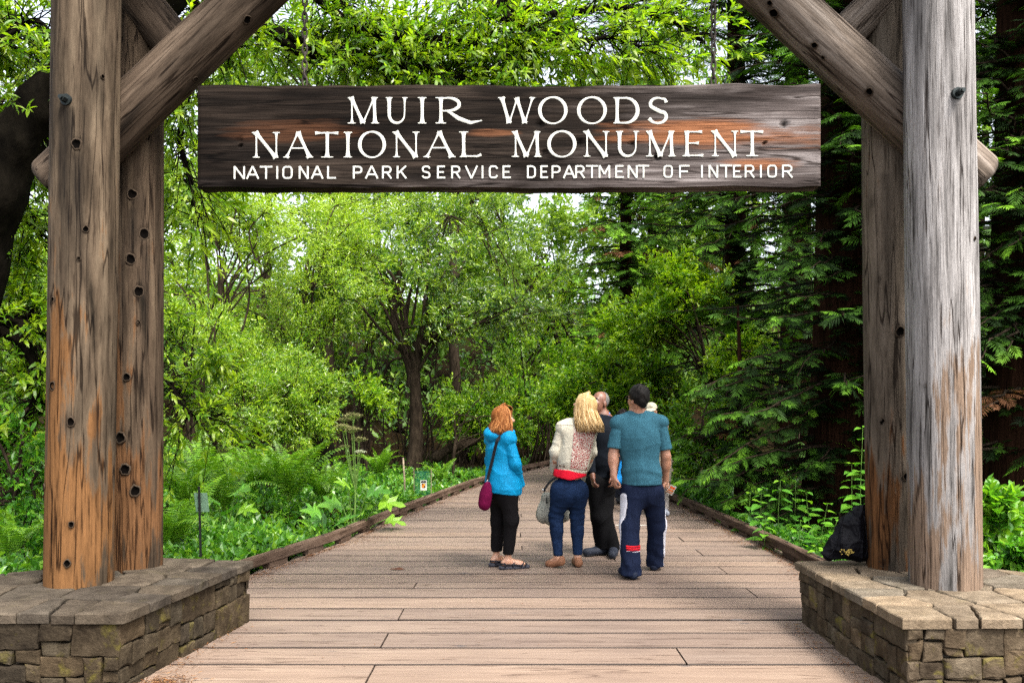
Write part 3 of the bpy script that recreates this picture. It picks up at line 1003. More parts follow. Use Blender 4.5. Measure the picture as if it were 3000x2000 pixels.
    serifs = {
        'M': [([(.13, .0), (.12, 1)], TH), ([(.10, 1), (.5, .02)], FL), ([(.5, .02), (.87, 1)], TH), ([(.86, 1), (.9, 0)], FL), serif(.12, .02, .13), serif(.9, .02, .13), serif(.08, .98, .09), serif(.9, .98, .09)],
        'U': [([(.14, 1), (.14, .38)] + arc(.48, .36, .34, .34, 180, 360, 16) + [(.83, 1)], [1.5, 1, 1, .95, .9, .7, .5, .4, .4, .45, .9]), serif(.14, .98, .15), serif(.84, .98, .12)],
        'I': [([(.5, 0), (.5, 1)], FL), serif(.5, .02, .42), serif(.5, .98, .42)],
        'R': [([(.14, 0), (.14, 1)], FL), ([(.14, .96), (.28, .97)] + arc(.28, .73, .24, .245, 90, -90, 14) + [(.14, .485)], [.45, .5, .9, 1.05, .9, .5, .4]), ([(.27, .49), (.5, .2), (.75, .03), (.99, .12)], [.6, 1.15, 1, .25]), serif(.14, .02, .11), serif(.13, .98, .1)],
        'W': [([(.1, 1), (.3, .02)], FL), ([(.3, .02), (.52, .98)], TH), ([(.50, .98), (.72, .02)], FL), ([(.72, .02), (.93, 1)], TH), serif(.1, .98, .1), serif(.92, .98, .08)],
        'O': [(arc(.5, .5, .45, .5, 100, 460, 44), RO)],
        'D': [([(.14, 0), (.14, 1)], FL), ([(.14, .97), (.4, .97)] + arc(.45, .5, .47, .475, 90, -90, 20) + [(.14, .03)], [.45, .5, .8, 1.1, 1.15, 1.1, .8, .5, .45]), serif(.12, .02, .12), serif(.12, .98, .12)],
        'S': [([(.9, .8), (.84, .93)] + arc(.5, .74, .34, .235, 60, 200, 12) + [(.34, .57), (.64, .45)] + arc(.5, .26, .4, .245, 40, -135, 14) + [(.1, .2)], [1.0, .5, .7, 1.0, 1.1, 1.1, 1.0, .8, .6, 1.2])],
        'N': [([(.13, 0), (.13, 1)], TH), ([(.1, 1), (.86, .0)], FL), ([(.87, 0), (.87, 1)], TH), serif(.13, .02, .13), serif(.87, .98, .13), serif(.07, .98, .1)],
        'A': [([(.1, 0), (.5, 1)], TH), ([(.49, 1), (.89, 0)], FL), ([(.27, .37), (.72, .37)], [.4, .4]), serif(.1, .02, .11), serif(.89, .02, .12)],
        'T': [([(.52, 0), (.52, 1)], [1.75, 1.1, .95, .9, .9, .95, 1.0, 1.0]), ([(.04, .955), (.5, .965), (.96, .955)], [1.0, .45, .4, .45, 1.0]), serif(.52, .02, .24)],
        'L': [([(.2, 0), (.2, 1)], FL), ([(.2, .04), (.8, .035), (.97, .1)], [.45, .4, .8]), serif(.2, .98, .2), serif(.18, .02, .15)],
        'E': [([(.22, 0), (.22, 1)], FL), ([(.2, .965), (.9, .96)], HB), ([(.2, .52), (.75, .52)], HB), ([(.2, .035), (.95, .04)], HB), serif(.18, .02, .16)],
    }
    c1 = [1, 1]
    box_ = lambda l: [(l[k], l[k + 1]) for k in range(0, len(l), 2)]
    sans = {
        'N': [([(.1, 0), (.1, 1)], c1), ([(.1, 1), (.9, 0)], c1), ([(.9, 0), (.9, 1)], c1)],
        'A': [([(.06, 0), (.5, 1)], c1), ([(.5, 1), (.94, 0)], c1), ([(.24, .33), (.76, .33)], c1)],
        'T': [([(.5, 0), (.5, 1)], c1), ([(.02, .95), (.98, .95)], c1)],
        'I': [([(.5, 0), (.5, 1)], c1)],
        'O': [(box_([.5, .94, .25, .94, .1, .8, .1, .2, .25, .06, .75, .06, .9, .2, .9, .8, .75, .94, .48, .94]), c1)],
        'L': [([(.15, 1), (.15, 0)], c1), ([(.15, .06), (.98, .06)], c1)],
        'P': [([(.12, 0), (.12, 1)], c1), (box_([.12, .94, .7, .94, .9, .82, .9, .58, .7, .46, .12, .46]), c1)],
        'R': [([(.12, 0), (.12, 1)], c1), (box_([.12, .94, .68, .94, .86, .82, .86, .6, .68, .48, .12, .48]), c1), ([(.5, .48), (.92, 0)], c1)],
        'K': [([(.12, 0), (.12, 1)], c1), ([(.92, 1), (.2, .42)], c1), ([(.42, .58), (.94, 0)], c1)],
        'S': [(box_([.92, .78, .78, .94, .25, .94, .1, .82, .1, .64, .25, .54, .75, .46, .9, .36, .9, .18, .75, .06, .22, .06, .08, .22]), c1)],
        'E': [([(.14, 0), (.14, 1)], c1), ([(.14, .94), (.94, .94)], c1), ([(.14, .5), (.82, .5)], c1), ([(.14, .06), (.98, .06)], c1)],
        'V': [([(.05, 1), (.5, 0)], c1), ([(.5, 0), (.95, 1)], c1)],
        'C': [(box_([.92, .76, .75, .94, .25, .94, .1, .8, .1, .2, .25, .06, .75, .06, .92, .24]), c1)],
        'D': [([(.12, 0), (.12, 1)], c1), (box_([.12, .94, .68, .94, .9, .78, .9, .22, .68, .06, .12, .06]), c1)],
        'M': [([(.09, 0), (.09, 1)], c1), ([(.09, 1), (.5, .3)], c1), ([(.5, .3), (.91, 1)], c1), ([(.91, 0), (.91, 1)], c1)],
        'F': [([(.14, 0), (.14, 1)], c1), ([(.14, .94), (.98, .94)], c1), ([(.14, .5), (.85, .5)], c1)],
    }
    L1 = [('M', 1020, 1108), ('U', 1131, 1197), ('I', 1222, 1252), ('R', 1272, 1414), ('W', 1459, 1568), ('O', 1577, 1662), ('O', 1691, 1777), ('D', 1797, 1874), ('S', 1895, 1958)]
    L2 = [('N', 741, 820), ('A', 831, 917), ('T', 921, 994), ('I', 1005, 1034), ('O', 1050, 1130), ('N', 1152, 1229), ('A', 1241, 1334), ('L', 1345, 1412), ('M', 1500, 1584), ('O', 1604, 1688),
          ('N', 1710, 1785), ('U', 1805, 1875), ('M', 1893, 1977), ('E', 1998, 2063), ('N', 2085, 2163), ('T', 2166, 2238)]
    L3 = [('N', 684, 719), ('A', 721, 760), ('T', 761, 799), ('I', 808, 817), ('O', 827, 858), ('N', 875, 905), ('A', 911, 948), ('L', 957, 985), ('P', 1033, 1062), ('A', 1069, 1109), ('R', 1118, 1149), ('K', 1161, 1192),
          ('S', 1236, 1261), ('E', 1279, 1305), ('R', 1321, 1350), ('V', 1362, 1400), ('I', 1409, 1418), ('C', 1432, 1459), ('E', 1471, 1497), ('D', 1543, 1570), ('E', 1582, 1606), ('P', 1615, 1642), ('A', 1649, 1685), ('R', 1684, 1714),
          ('T', 1716, 1752), ('M', 1753, 1788), ('E', 1801, 1828), ('N', 1838, 1868), ('T', 1868, 1902), ('O', 1943, 1971), ('F', 1987, 2020), ('I', 2052, 2060), ('N', 2075, 2104), ('T', 2108, 2145), ('E', 2146, 2172), ('R', 2180, 2211), ('I', 2224, 2233), ('O', 2247, 2276), ('R', 2289, 2323)]
    for ch, x0, x1 in L1: letter(x0, x1, 286, 363, serifs[ch], 9.6)
    for ch, x0, x1 in L2:
        dy = -(x0 - 741) * .0030
        letter(x0, x1, 388 + dy, 463 + dy, serifs[ch], 9.6)
    for ch, x0, x1 in L3:
        dy = -(x0 - 684) * .0026
        letter(x0, x1, 488 + dy, 525 + dy, sans[ch], 5.0)
    return root


make_sign()


def chain(px, y_bottom, label):
    x0 = P(px, 0, 5.7)[0]
    zb, zt = P(0, y_bottom, 5.7)[2], 4.86
    root = thing("hanging_chain", (x0, 5.7, zb), label, "chain", "chains holding up the sign")
    pitch = .056
    a = np.linspace(0, 2 * np.pi, 20, endpoint=True)
    loop = np.c_[.016 * np.sign(np.cos(a)) * np.abs(np.cos(a)) ** .8, 0 * a, .036 * np.sin(a)]
    loop2 = loop[:, [1, 0, 2]]
    first = [None, None]
    n = int((zt - zb) / pitch) + 1
    for k in range(n):
        z = zb + .015 + k * pitch
        if first[k % 2] is None:
            V, fs = tube((loop, loop2)[k % 2], .0075, 6, False)
            V = V + (x0, 5.7, z)
            first[k % 2] = np_mesh("link", V, fs, M['chain'], root, True, loc=(x0, 5.7, z))
        else:
            link_copy(first[k % 2], root, (random.uniform(-.002, .002), 0, z - zb), (0, 0, .35 + random.uniform(-.2, .2)))
    return root


chain(893, 246, "rusty chain holding the dark left half of the sign")
chain(2090, 246, "rusty chain holding the paler right half of the sign")
# ------------------------------------------------------------------ vegetation: tools
LEAF = {
    'bay': leaf_mat("bay_leaf", [(0, (.022, .065, .006)), (.5, (.085, .19, .008)), (1, (.24, .34, .012))], .55, .36),
    'willow': leaf_mat("willow_leaf", [(0, (.022, .08, .010)), (.5, (.105, .225, .014)), (1, (.28, .39, .02))], .48, .33, .7),
    'laurel': leaf_mat("laurel_leaf", [(0, (.014, .05, .008)), (.55, (.070, .16, .018)), (1, (.24, .35, .02))], .42, .28, .8),
    'maple': leaf_mat("maple_leaf", [(0, (.022, .08, .006)), (.5, (.09, .21, .009)), (1, (.25, .37, .012))], .52, .38),
    'far': leaf_mat("far_leaf", [(0, (.03, .085, .015)), (.5, (.10, .20, .022)), (1, (.22, .32, .03))], .48, .5),
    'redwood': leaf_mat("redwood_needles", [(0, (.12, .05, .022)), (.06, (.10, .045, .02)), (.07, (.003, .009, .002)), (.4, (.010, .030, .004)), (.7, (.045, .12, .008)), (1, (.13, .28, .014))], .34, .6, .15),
    'fern': leaf_mat("fern_frond", [(0, (.025, .085, .008)), (.5, (.085, .21, .012)), (1, (.19, .33, .015))], .45, .4),
    'herb': leaf_mat("herb_leaf", [(0, (.025, .10, .014)), (.5, (.075, .23, .018)), (1, (.20, .37, .018))], .46, .4, .5),
    'cover': leaf_mat("cover_leaf", [(0, (.016, .065, .010)), (.5, (.065, .20, .018)), (1, (.18, .34, .018))], .46, .38, .5),
}
M['bark'] = simple_mat("dark_bark", (.022, .016, .011), .95, .15, 14, .6, .9, bdist=.03, stretch=(1, 1, .25))
M['bark_moss'] = simple_mat("mossy_bark", (.0045, .0036, .0024), .95, .15, 9, .6, .9, bdist=.03, stretch=(1, 1, .5))
M['bark_red'] = simple_mat("redwood_bark", (.022, .010, .006), .95, .1, 9, .55, 1.0, bdist=.05, stretch=(2.5, 2.5, .18))
M['bark_pale'] = simple_mat("pale_twig", (.16, .13, .09), .9, .2, 14, .4)
M['stem_green'] = simple_mat("green_stem", (.09, .16, .035), .6, .3, 20, .3)


def ortho(T):
    ref = np.where(np.abs(T[:, 2:3]) < .9, np.array((0., 0, 1)), np.array((1., 0, 0)))
    A = norm(np.cross(T, ref)); return A, np.cross(T, A)


def leaf_quads(C, D, N, L, W, fold=.22, rich=False):
    """C bases, D axes, N face normals -> vertices, triangles (per-leaf)"""
    n = len(C)
    S = norm(np.cross(D, N)); N = np.cross(S, D)
    L = np.broadcast_to(L, (n,))[:, None]; W = np.broadcast_to(W, (n,))[:, None]
    up = N * W * fold
    if not rich:
        V = np.stack([C, C + D * L * .45 + S * W * .5 + up, C + D * L, C + D * L * .45 - S * W * .5 + up], 1)
        b = np.arange(n)[:, None] * 4
        F_ = np.concatenate([b + (0, 1, 2), b + (0, 2, 3)])
        return V.reshape(-1, 3), F_, 4
    dr = -N * L * .10
    V = np.stack([C, C + D * L * .28 + S * W * .40 + up, C + D * L * .28, C + D * L * .28 - S * W * .40 + up,
                  C + D * L * .66 + S * W * .38 + up + dr * .4, C + D * L * .66 + dr * .4, C + D * L * .66 - S * W * .38 + up + dr * .4, C + D * L + dr], 1)
    b = np.arange(n)[:, None] * 8
    F_ = np.concatenate([b + t for t in ((0, 1, 2), (0, 2, 3), (1, 4, 5), (1, 5, 2), (2, 5, 6), (2, 6, 3), (4, 7, 5), (5, 7, 6))])
    return V.reshape(-1, 3), F_, 8


def sprays(C, T, r, k, twig, L, W, splay=(.6, 1.1), rich=False, droop=.0, upbias=.5, young=None, tint0=.35, tv=.25):
    """k leaves along a twig of length 'twig' from each C in direction T"""
    n = len(C)
    T = norm(T); A, B = ortho(T)
    j = np.tile(np.arange(k), n); ci = np.repeat(np.arange(n), k)
    t = (j + r.uniform(0, 1, n * k)) / k
    az = j * 2.4 + np.repeat(r.uniform(0, 6.28, n), k) + r.normal(0, .35, n * k)
    sp = r.uniform(*splay, n * k) * (1 - .55 * t)
    rad = A[ci] * np.cos(az)[:, None] + B[ci] * np.sin(az)[:, None]
    D = T[ci] * np.cos(sp)[:, None] + rad * np.sin(sp)[:, None]
    D[:, 2] -= droop
    D = norm(D)
    base = C[ci] + T[ci] * (t * np.broadcast_to(twig, (n,))[ci])[:, None]
    N = norm(T[ci] * .6 - rad * .3 + np.array((0, 0, upbias)) + r.normal(0, .35, (n * k, 3)))
    sc_ = r.uniform(.5, 1.4, n * k)
    V, F_, m = leaf_quads(base, D, N, L * sc_, W * sc_, r.uniform(.1, .35), rich)
    tint = np.clip(tint0 + tv * r.normal(size=n)[ci] * .7 + tv * .6 * r.normal(size=n * k) + .22 * (t - .5) + (0 if young is None else young[ci]), 0, 1)
    return V, F_, np.repeat(tint, m)


def px_blob(cx, cy, rx, ry, d, rd):
    """an ellipsoid seen at the given place"""
    c = P(cx, cy, d); s = d / F
    return c, np.array((rx * s, rd, ry * s))


def blob_points(blobs, n, r, shell=.55, gap=None, gseed=0, gthr=-.5):
    """random points in a set of ellipsoids, denser towards the skin; gaps from a smooth noise"""
    vol = np.array([np.prod(b[1]) ** .8 for b in blobs]); pr = vol / vol.sum()
    pick = r.choice(len(blobs), n, p=pr)
    # boughs first, then points strung along and about each bough
    m = max(10, n // 38)
    bp = r.choice(len(blobs), m, p=pr)
    u = norm(r.normal(size=(m, 3)))
    q = np.where(r.uniform(size=m) < .6, r.uniform(.72, 1.08, m), r.uniform(.2, 1, m))
    cb = np.array([b_[0] for b_ in blobs]); sb_ = np.array([b_[1] for b_ in blobs])
    ends = cb[bp] + u * q[:, None] * sb_[bp]
    od = norm(u * 1.0 + np.array((0, -.15, .25)) + r.normal(0, .45, (m, 3)))
    ms = np.cbrt(np.prod(sb_[bp], axis=1))
    j = r.integers(0, m, n)
    pick = bp[j]
    t_ = r.uniform(-1.0, .45, n)
    pts = ends[j] + od[j] * (t_ * .42 * ms[j])[:, None] + r.normal(0, 1, (n, 3)) * (.085 * ms[j] * (1.25 - t_))[:, None] * (1, 1, .8)
    c = cb[pick]; s = sb_[pick]
    keep = np.ones(n, bool)
    if gap: keep &= snoise(pts, gap, gseed) > gthr
    keep &= pts[:, 2] > hill(pts[:, 0], pts[:, 1]) + .05
    out = norm((pts - c) / s)
    return pts[keep], out[keep]


def limbs(base, top, r0, targets, r, r1=.015, fork=.5, sides=5, wander=.12, tips=None):
    """trunk from base to top, limbs from along it to targets; returns MB"""
    mb = MB()
    base, top = np.array(base, float), np.array(top, float)
    H = np.linalg.norm(top - base)
    mid = [base + (top - base) * f + r.normal(0, .03, 3) * H * (0 < f < 1) for f in (0, .3, .65, 1)]
    path = smooth_path(mid, 6)
    tt = np.linspace(0, 1, len(path))
    rad = r0 * (1 - .65 * tt) * (1 + .5 * np.exp(-tt * 16))
    V, fs = tube(path, rad, 9); mb.add(V, fs)
    for tg in targets:
        f = r.uniform(fork, .98); i = int(f * (len(path) - 1))
        a = path[i]; v = np.array(tg) - a; L = np.linalg.norm(v)
        m1 = a + v * .35 + np.array((0, 0, .12 * L)) + r.normal(0, wander, 3) * L * .5
        m2 = a + v * .7 + np.array((0, 0, .08 * L)) + r.normal(0, wander, 3) * L * .5
        p = smooth_path([a, m1, m2, tg], 5)
        V, fs = tube(p, np.linspace(max(rad[i] * .40, r1), r1, len(p)), sides, False); mb.add(V, fs)
    return mb


def leafy(name, label, cat, base, top, r0, blobs, n, k, L, W, leaf, seed, group=None, twig=.3, bark='bark', tint0=.4, tv=.25, gap=None, gthr=-.6,
          rich=False, droop=.1, nlimb=14, ntwig=120, out_w=1.0, upb=.5, trunk_name="trunk", young_top=0.0, wander=.12, splay=(.6, 1.1), fork=.4):
    r = np.random.default_rng(seed)
    root = thing(name, base, label, cat, group)
    pts, out = blob_points(blobs, n, r, gap=gap, gseed=seed, gthr=gthr)
    T = norm(out * out_w + r.normal(0, .55, pts.shape) + np.array((0, 0, .15)))
    zz = (pts[:, 2] - pts[:, 2].min()) / max(1e-6, np.ptp(pts[:, 2]))
    V, F_, tint = sprays(pts - T * twig * .5, T, r, k, twig, L, W, splay, rich, droop, upb, young=young_top * (zz - .5), tint0=tint0, tv=tv)
    cr = np_mesh("crown", V, F_, LEAF[leaf], root, attrs={"tint": tint}); tag(cr, kind="stuff")
    tg = pts[r.choice(len(pts), min(nlimb, len(pts)), replace=False)] if nlimb else []
    mb = limbs(base, top, r0, tg, r, fork=fork, wander=wander)
    # twigs joining crown points to the nearest limb target
    if ntwig and len(tg):
        tg = np.array(tg)
        for q in pts[r.choice(len(pts), min(ntwig, len(pts)), replace=False)]:
            a = tg[np.argmin(np.linalg.norm(tg - q, axis=1))]
            L_ = np.linalg.norm(q - a)
            if L_ < .05: continue
            p = smooth_path([a, (a + q) / 2 + r.normal(0, .1, 3) * L_, q], 4)
            V, fs = tube(p, np.linspace(.011, .004, len(p)), 3, False); mb.add(V, fs)
    mb.build(trunk_name, M[bark], root, True)
    return root


# ------------------------------------------------------------------ broadleaf trees and thickets beyond the boardwalk
def G(px, d):
    """a point on the ground below photograph column px at distance d"""
    x = (px - 1500) * d / F
    return np.array((x, d, float(hill(x, d))))


TH = "leafy thicket trees left of the boardwalk"
def bl(d, rd, *rows): return [px_blob(cx, cy, rx, ry, d + dd, rd) for cx, cy, rx, ry, dd in rows]

leafy("willow_tree", "pale yellow green willow just right of the brown posts under the sign's left end", "tree", G(640, 17), P(650, 800, 17), .10,
      bl(17, 1.0, (600, 760, 180, 220, 0), (780, 650, 170, 130, .6), (590, 600, 140, 90, .4)), 4500, 8, .080, .022, 'willow', 101, TH, tint0=.86, young_top=.3, gap=.9, gthr=-1.0, nlimb=22)
leafy("willow_tree", "tall willow with fresh green small leaves in the middle of the left thicket", "tree", G(905, 19), P(900, 760, 19), .11,
      bl(19, 1.1, (890, 800, 230, 220, 0), (960, 640, 220, 110, .5), (850, 1010, 170, 130, -.3)), 5300, 8, .086, .023, 'willow', 102, TH, tint0=.80, young_top=.3, gap=.8, gthr=-.9, nlimb=24)
leafy("willow_tree", "dense low willow directly behind the ferns", "tree", G(760, 16), P(745, 1120, 16), .08,
      bl(16, .9, (730, 1130, 190, 170, 0), (880, 1190, 120, 120, .3), (640, 1000, 130, 110, .2)), 4000, 8, .078, .024, 'willow', 103, TH, tint0=.68, gap=1.0, gthr=-.8, nlimb=18)
leafy("willow_tree", "small dark stemmed willow at the edge of the right hand brown post", "tree", G(545, 14.5), P(550, 1150, 14.5), .06,
      bl(14.5, .8, (540, 1080, 130, 190, 0), (560, 1270, 110, 110, 0)), 3000, 8, .076, .024, 'willow', 104, TH, tint0=.7, gap=1.0, gthr=-.7, nlimb=16)
leafy("bay_laurel_tree", "broad dark trunked laurel in the middle with limbs spreading over the woman in blue", "tree", G(1208, 21), P(1255, 900, 21.0), .23,
      bl(21, 1.5, (1180, 730, 330, 170, 0), (960, 830, 190, 150, -.6), (1420, 720, 230, 150, .4), (1200, 900, 290, 110, -.4), (1500, 880, 180, 130, .3), (1050, 640, 200, 110, .8), (1330, 620, 190, 80, .8)), 10500, 9, .105, .030, 'laurel', 105,
      None, tint0=.68, tv=.40, gap=.8, gthr=-.6, nlimb=18, ntwig=520, young_top=.15, twig=.26, fork=.6)
leafy("alder_tree", "slim alder leaning behind the laurel with its upper trunk showing below the sign", "tree", G(1370, 27), P(1335, 300, 27), .22,
      bl(27, 1.6, (1360, 640, 190, 120, 0), (1250, 480, 200, 120, 0), (1470, 800, 150, 120, 0), (1400, 330, 160, 120, 0)), 4200, 8, .11, .04, 'far', 106, None, tint0=.7, gap=.7, gthr=-.3, nlimb=24)
leafy("vine_maple", "bright yellow green maple shrub with layered leaves behind the group of people", "shrub", G(2080, 17.5), P(1900, 1060, 17.5), .06,
      bl(17.5, .9, (1790, 1080, 170, 100, 0), (1700, 1180, 150, 90, 0), (1880, 1180, 150, 100, -.4), (1640, 1060, 110, 110, .8)), 4200, 8, .085, .05, 'maple', 107, "maple shrubs right of the boardwalk", tint0=.62, tv=.3, gap=1.1, gthr=-.6, upb=1.3, nlimb=20)
leafy("vine_maple", "tall yellow green maple standing against the dark redwoods", "shrub", G(2120, 16), P(2020, 860, 16), .07,
      bl(16, .8, (1900, 950, 150, 120, 0), (2040, 900, 150, 110, 0), (2090, 1060, 150, 120, 0), (1960, 800, 120, 60, 0), (1950, 1080, 130, 100, 0)), 4600, 8, .08, .05, 'maple', 108, "maple shrubs right of the boardwalk", tint0=.74, tv=.28, gap=1.2, gthr=-.45, upb=1.3, nlimb=22)
leafy("vine_maple", "dark leaved low shrub overhanging the kerb at the right end of the group", "shrub", G(2090, 13.4), P(2060, 1230, 13.4), .05,
      bl(13.4, .7, (2010, 1250, 130, 120, 0), (2110, 1290, 110, 100, -.3)), 2400, 8, .075, .045, 'maple', 109, "maple shrubs right of the boardwalk", tint0=.42, tv=.25, gap=1.2, gthr=-.5, upb=1.2, nlimb=14)
leafy("hazel_shrub", "leafy green bush at the far bend of the boardwalk left of the blonde woman", "shrub", G(1540, 25.5), P(1540, 1180, 25.5), .06,
      bl(25.5, 1.1, (1520, 1130, 170, 120, 0), (1400, 1210, 140, 90, .5), (1600, 1240, 120, 70, .8)), 3200, 8, .10, .05, 'maple', 110, None, tint0=.55, gap=1.0, gthr=-.6, nlimb=18)

leafy("laurel_sapling", "low leafy laurel sapling in the shade right of the broad laurel's trunk", "bush", G(1330, 20), P(1330, 1200, 20), .05,
      bl(20, 1.0, (1400, 1190, 110, 90, .4), (1440, 1270, 120, 60, .4)), 1900, 8, .10, .04, 'maple', 113, None, tint0=.62, tv=.3, gap=1.0, gthr=-.5, nlimb=16)
leafy("laurel_sapling", "leafy bush hiding the foot of the willows left of the broad laurel's trunk", "bush", G(1060, 18.5), P(1060, 1200, 18.5), .05,
      bl(18.5, 1.0, (1030, 1170, 100, 130, 0), (990, 1290, 110, 70, .2), (1090, 1320, 60, 50, -.3)), 2000, 8, .09, .04, 'maple', 114, None, tint0=.66, tv=.3, gap=1.0, gthr=-.5, nlimb=16)

# left of the gateway, close by
LG = "bushes left of the gateway"
leafy("left_bush", "glossy bright bush at the foot of the left posts, by the stone base", "bush", G(60, 7.9), P(60, 1400, 7.9), .03,
      bl(7.9, .7, (40, 1420, 120, 200, 0), (-120, 1300, 160, 260, .3), (150, 1560, 120, 120, .5)), 1250, 6, .082, .036, 'herb', 111, LG, tint0=.5, rich=True, gap=2.0, gthr=-.8, nlimb=20)
leafy("left_bush", "pale thicket behind the left posts, over the dry bank", "bush", G(70, 12), P(70, 900, 12), .06,
      bl(12, 1.0, (60, 1080, 170, 200, 0), (40, 800, 170, 190, .5), (-120, 950, 160, 300, .5), (230, 1000, 160, 300, 1.2), (320, 1300, 140, 160, .8)), 3300, 8, .082, .028, 'willow', 112, LG, tint0=.6, gap=1.2, gthr=-.6, nlimb=24)


# overhanging bay tree: heavy dark limb on the left, boughs across the top
def bay():
    r = np.random.default_rng(120)
    root = thing("bay_tree", G(-140, 8.2), "dark mossy bay tree arching over the gateway from the left, long bright leaves", "tree")
    mb = MB()
    def limb(pts, r0, r1, sides=8):
        p = smooth_path([P(*q) for q in pts], 6)
        V, fs = tube(p, np.linspace(r0, r1, len(p)) * (1 + .06 * np.sin(np.arange(len(p)) * 1.7)), sides)
        V = V + (r0 * .10 * snoise(V, 5, 44) + r0 * .07 * snoise(V, 13, 45))[:, None] * norm(r.normal(size=(1, 3))) if sides > 8 else V
        mb.add(V, fs); return p
    b0 = P(-150, 1740, 8.2); 
    trunk = limb([(-150, 1760, 8.2), (-130, 1200, 8.2), (-70, 780, 8.1), (25, 470, 8.0), (150, 290, 8.0), (330, 120, 8.0), (520, -60, 8.1), (700, -240, 8.3)], .31, .2, 16)
    limb([(-70, 780, 8.1), (-260, 380, 8.0), (-330, -200, 8.0)], .3, .15)
    boughs = [
        [(700, -240, 8.3), (860, -90, 8.5), (1000, 12, 8.8), (1068, 80, 8.9), (1110, 115, 8.9), (1170, 170, 8.9), (1260, 205, 8.9), (1400, 250, 9.0), (1520, 330, 9.2)],
        [(860, -90, 8.5), (960, 20, 8.7), (1070, 95, 8.8), (1190, 106, 8.8), (1330, 118, 8.9), (1480, 150, 9.0), (1580, 140, 9.1)],
        [(520, -60, 8.1), (620, 60, 8.4), (780, 76, 8.6), (900, 128, 8.7), (1040, 162, 8.8), (1200, 160, 8.8), (1330, 135, 8.9), (1480, 80, 8.9)],
        [(1000, -180, 8.6), (1250, -120, 8.8), (1430, -10, 8.9), (1500, 60, 8.9), (1590, 95, 9.0), (1700, 118, 9.1), (1800, 112, 9.2), (1930, 160, 9.3)],
        [(780, 76, 8.6), (870, 150, 8.7), (1000, 170, 8.8), (1150, 212, 8.8), (1300, 232, 8.9), (1440, 200, 9.0)],
        [(1430, -10, 8.9), (1530, 30, 9.2), (1660, 40, 9.4), (1800, 20, 9.5), (1960, 60, 9.5), (2060, 120, 9.5)],
        [(620, 60, 8.4), (660, 140, 8.5), (600, 200, 8.5), (545, 290, 8.5), (530, 420, 8.5), (560, 540, 8.6), (575, 640, 8.6)],
        [(330, 120, 8.0), (470, 75, 8.2), (560, 80, 8.3), (760, 95, 8.5)],
        [(-130, 1200, 8.2), (-20, 960, 8.4), (60, 945, 8.5), (130, 975, 8.6), (230, 960, 8.8)],
        [(-20, 960, 8.4), (70, 1010, 8.4), (110, 1120, 8.4), (70, 1240, 8.4), (10, 1290, 8.5)],
        [(60, 945, 8.5), (140, 1060, 8.6), (260, 1150, 8.8), (480, 1120, 9.0), (540, 1200, 9.0), (640, 1230, 9.1)],
        [(-20, 960, 8.4), (80, 930, 8.9), (170, 880, 9.0), (300, 900, 9.2)],
        [(-300, 500, 8.0), (-150, 250, 7.8), (0, 120, 7.8), (100, 60, 7.9), (170, 120, 7.9)],
        [(-150, 250, 7.8), (-20, 300, 8.5), (60, 380, 8.6), (120, 500, 8.6)],
        [(-130, 1200, 8.2), (-60, 620, 8.8), (60, 640, 8.9), (140, 700, 9.0)],
    ]
    paths = []
    for bgh in boughs:
        paths.append(limb(bgh, .062 if bgh[0][0] > 600 else .065, .013, 6))
    # fine twigs hanging off the boughs
    C, T = [], []
    for p in paths:
        n = len(p)
        for i in range(n // 6, n):
            for _ in range(4 if n < 45 else 5):
                a = p[i] + r.normal(0, .03, 3)
                v = norm((p[min(i + 1, n - 1)] - p[max(i - 1, 0)])) * .5 + r.normal(0, .6, 3) + np.array((0, 0, -.12))
                v = norm(v); L = r.uniform(.2, .95)
                e = a + v * L + np.array((0, 0, -.12 * L * L))
                q = smooth_path([a, a + v * L * .5 + np.array((0, 0, .04)), e], 3)
                V, fs = tube(q, np.linspace(.008, .0035, len(q)), 3, False); mb.add(V, fs)
                for f in (.45, .75, 1.0):
                    if r.uniform() < .8:
                        C.append(a + (e - a) * f); T.append(v + r.normal(0, .35, 3))
    mb.build("trunk", M['bark_moss'], root, True)
    C = np.array(C); T = norm(np.array(T) + np.array((0, 0, .1)))
    # extra leafy masses
    blobs = [px_blob(*q) for q in ((70, 130, 130, 170, 8.3, .5), (40, 420, 60, 120, 9.2, .4), (60, 860, 110, 130, 8.9, .5), (760, 120, 170, 130, 9.3, .6), (1120, 60, 260, 110, 9.4, .7), (1480, 120, 260, 110, 9.6, .7),
                                   (1860, 110, 200, 120, 9.8, .6), (1250, 190, 260, 70, 9.6, .5), (520, 520, 60, 160, 9.0, .4), (505, 950, 50, 130, 9.0, .4), (560, 1060, 80, 60, 9.0, .4), (540, 360, 90, 60, 8.8, .4), (690, 210, 90, 60, 8.9, .4))]
    pts, out = blob_points(blobs, 1600, r, gap=1.7, gseed=3, gthr=-.7)
    C = np.vstack([C, pts]); T = np.vstack([T, norm(out * .5 + r.normal(0, .7, pts.shape))])
    k = 8
    V, F_, tint = sprays(C, T, r, k, .13, .105, .030, (.5, 1.2), True, .12, .7, tint0=.70, tv=.25)
    n = len(C) * k
    Vl = V.reshape(n, 8, 3)
    # the 300 leaves nearest the camera are leaves of their own, the rest one crown
    ctr = Vl.mean(1)
    u = 1500 + ctr[:, 0] / ctr[:, 1] * F; w = 1195 - (ctr[:, 2] - 1.6) / ctr[:, 1] * F
    seen = (u > 0) & (u < 3000) & (w > 0) & (w < 1300)
    order = np.argsort(np.where(seen, ctr[:, 1], 99))
    near = order[:300]
    rest = np.ones(n, bool); rest[near] = False
    Vr = Vl[rest]
    b = np.arange(len(Vr))[:, None] * 8
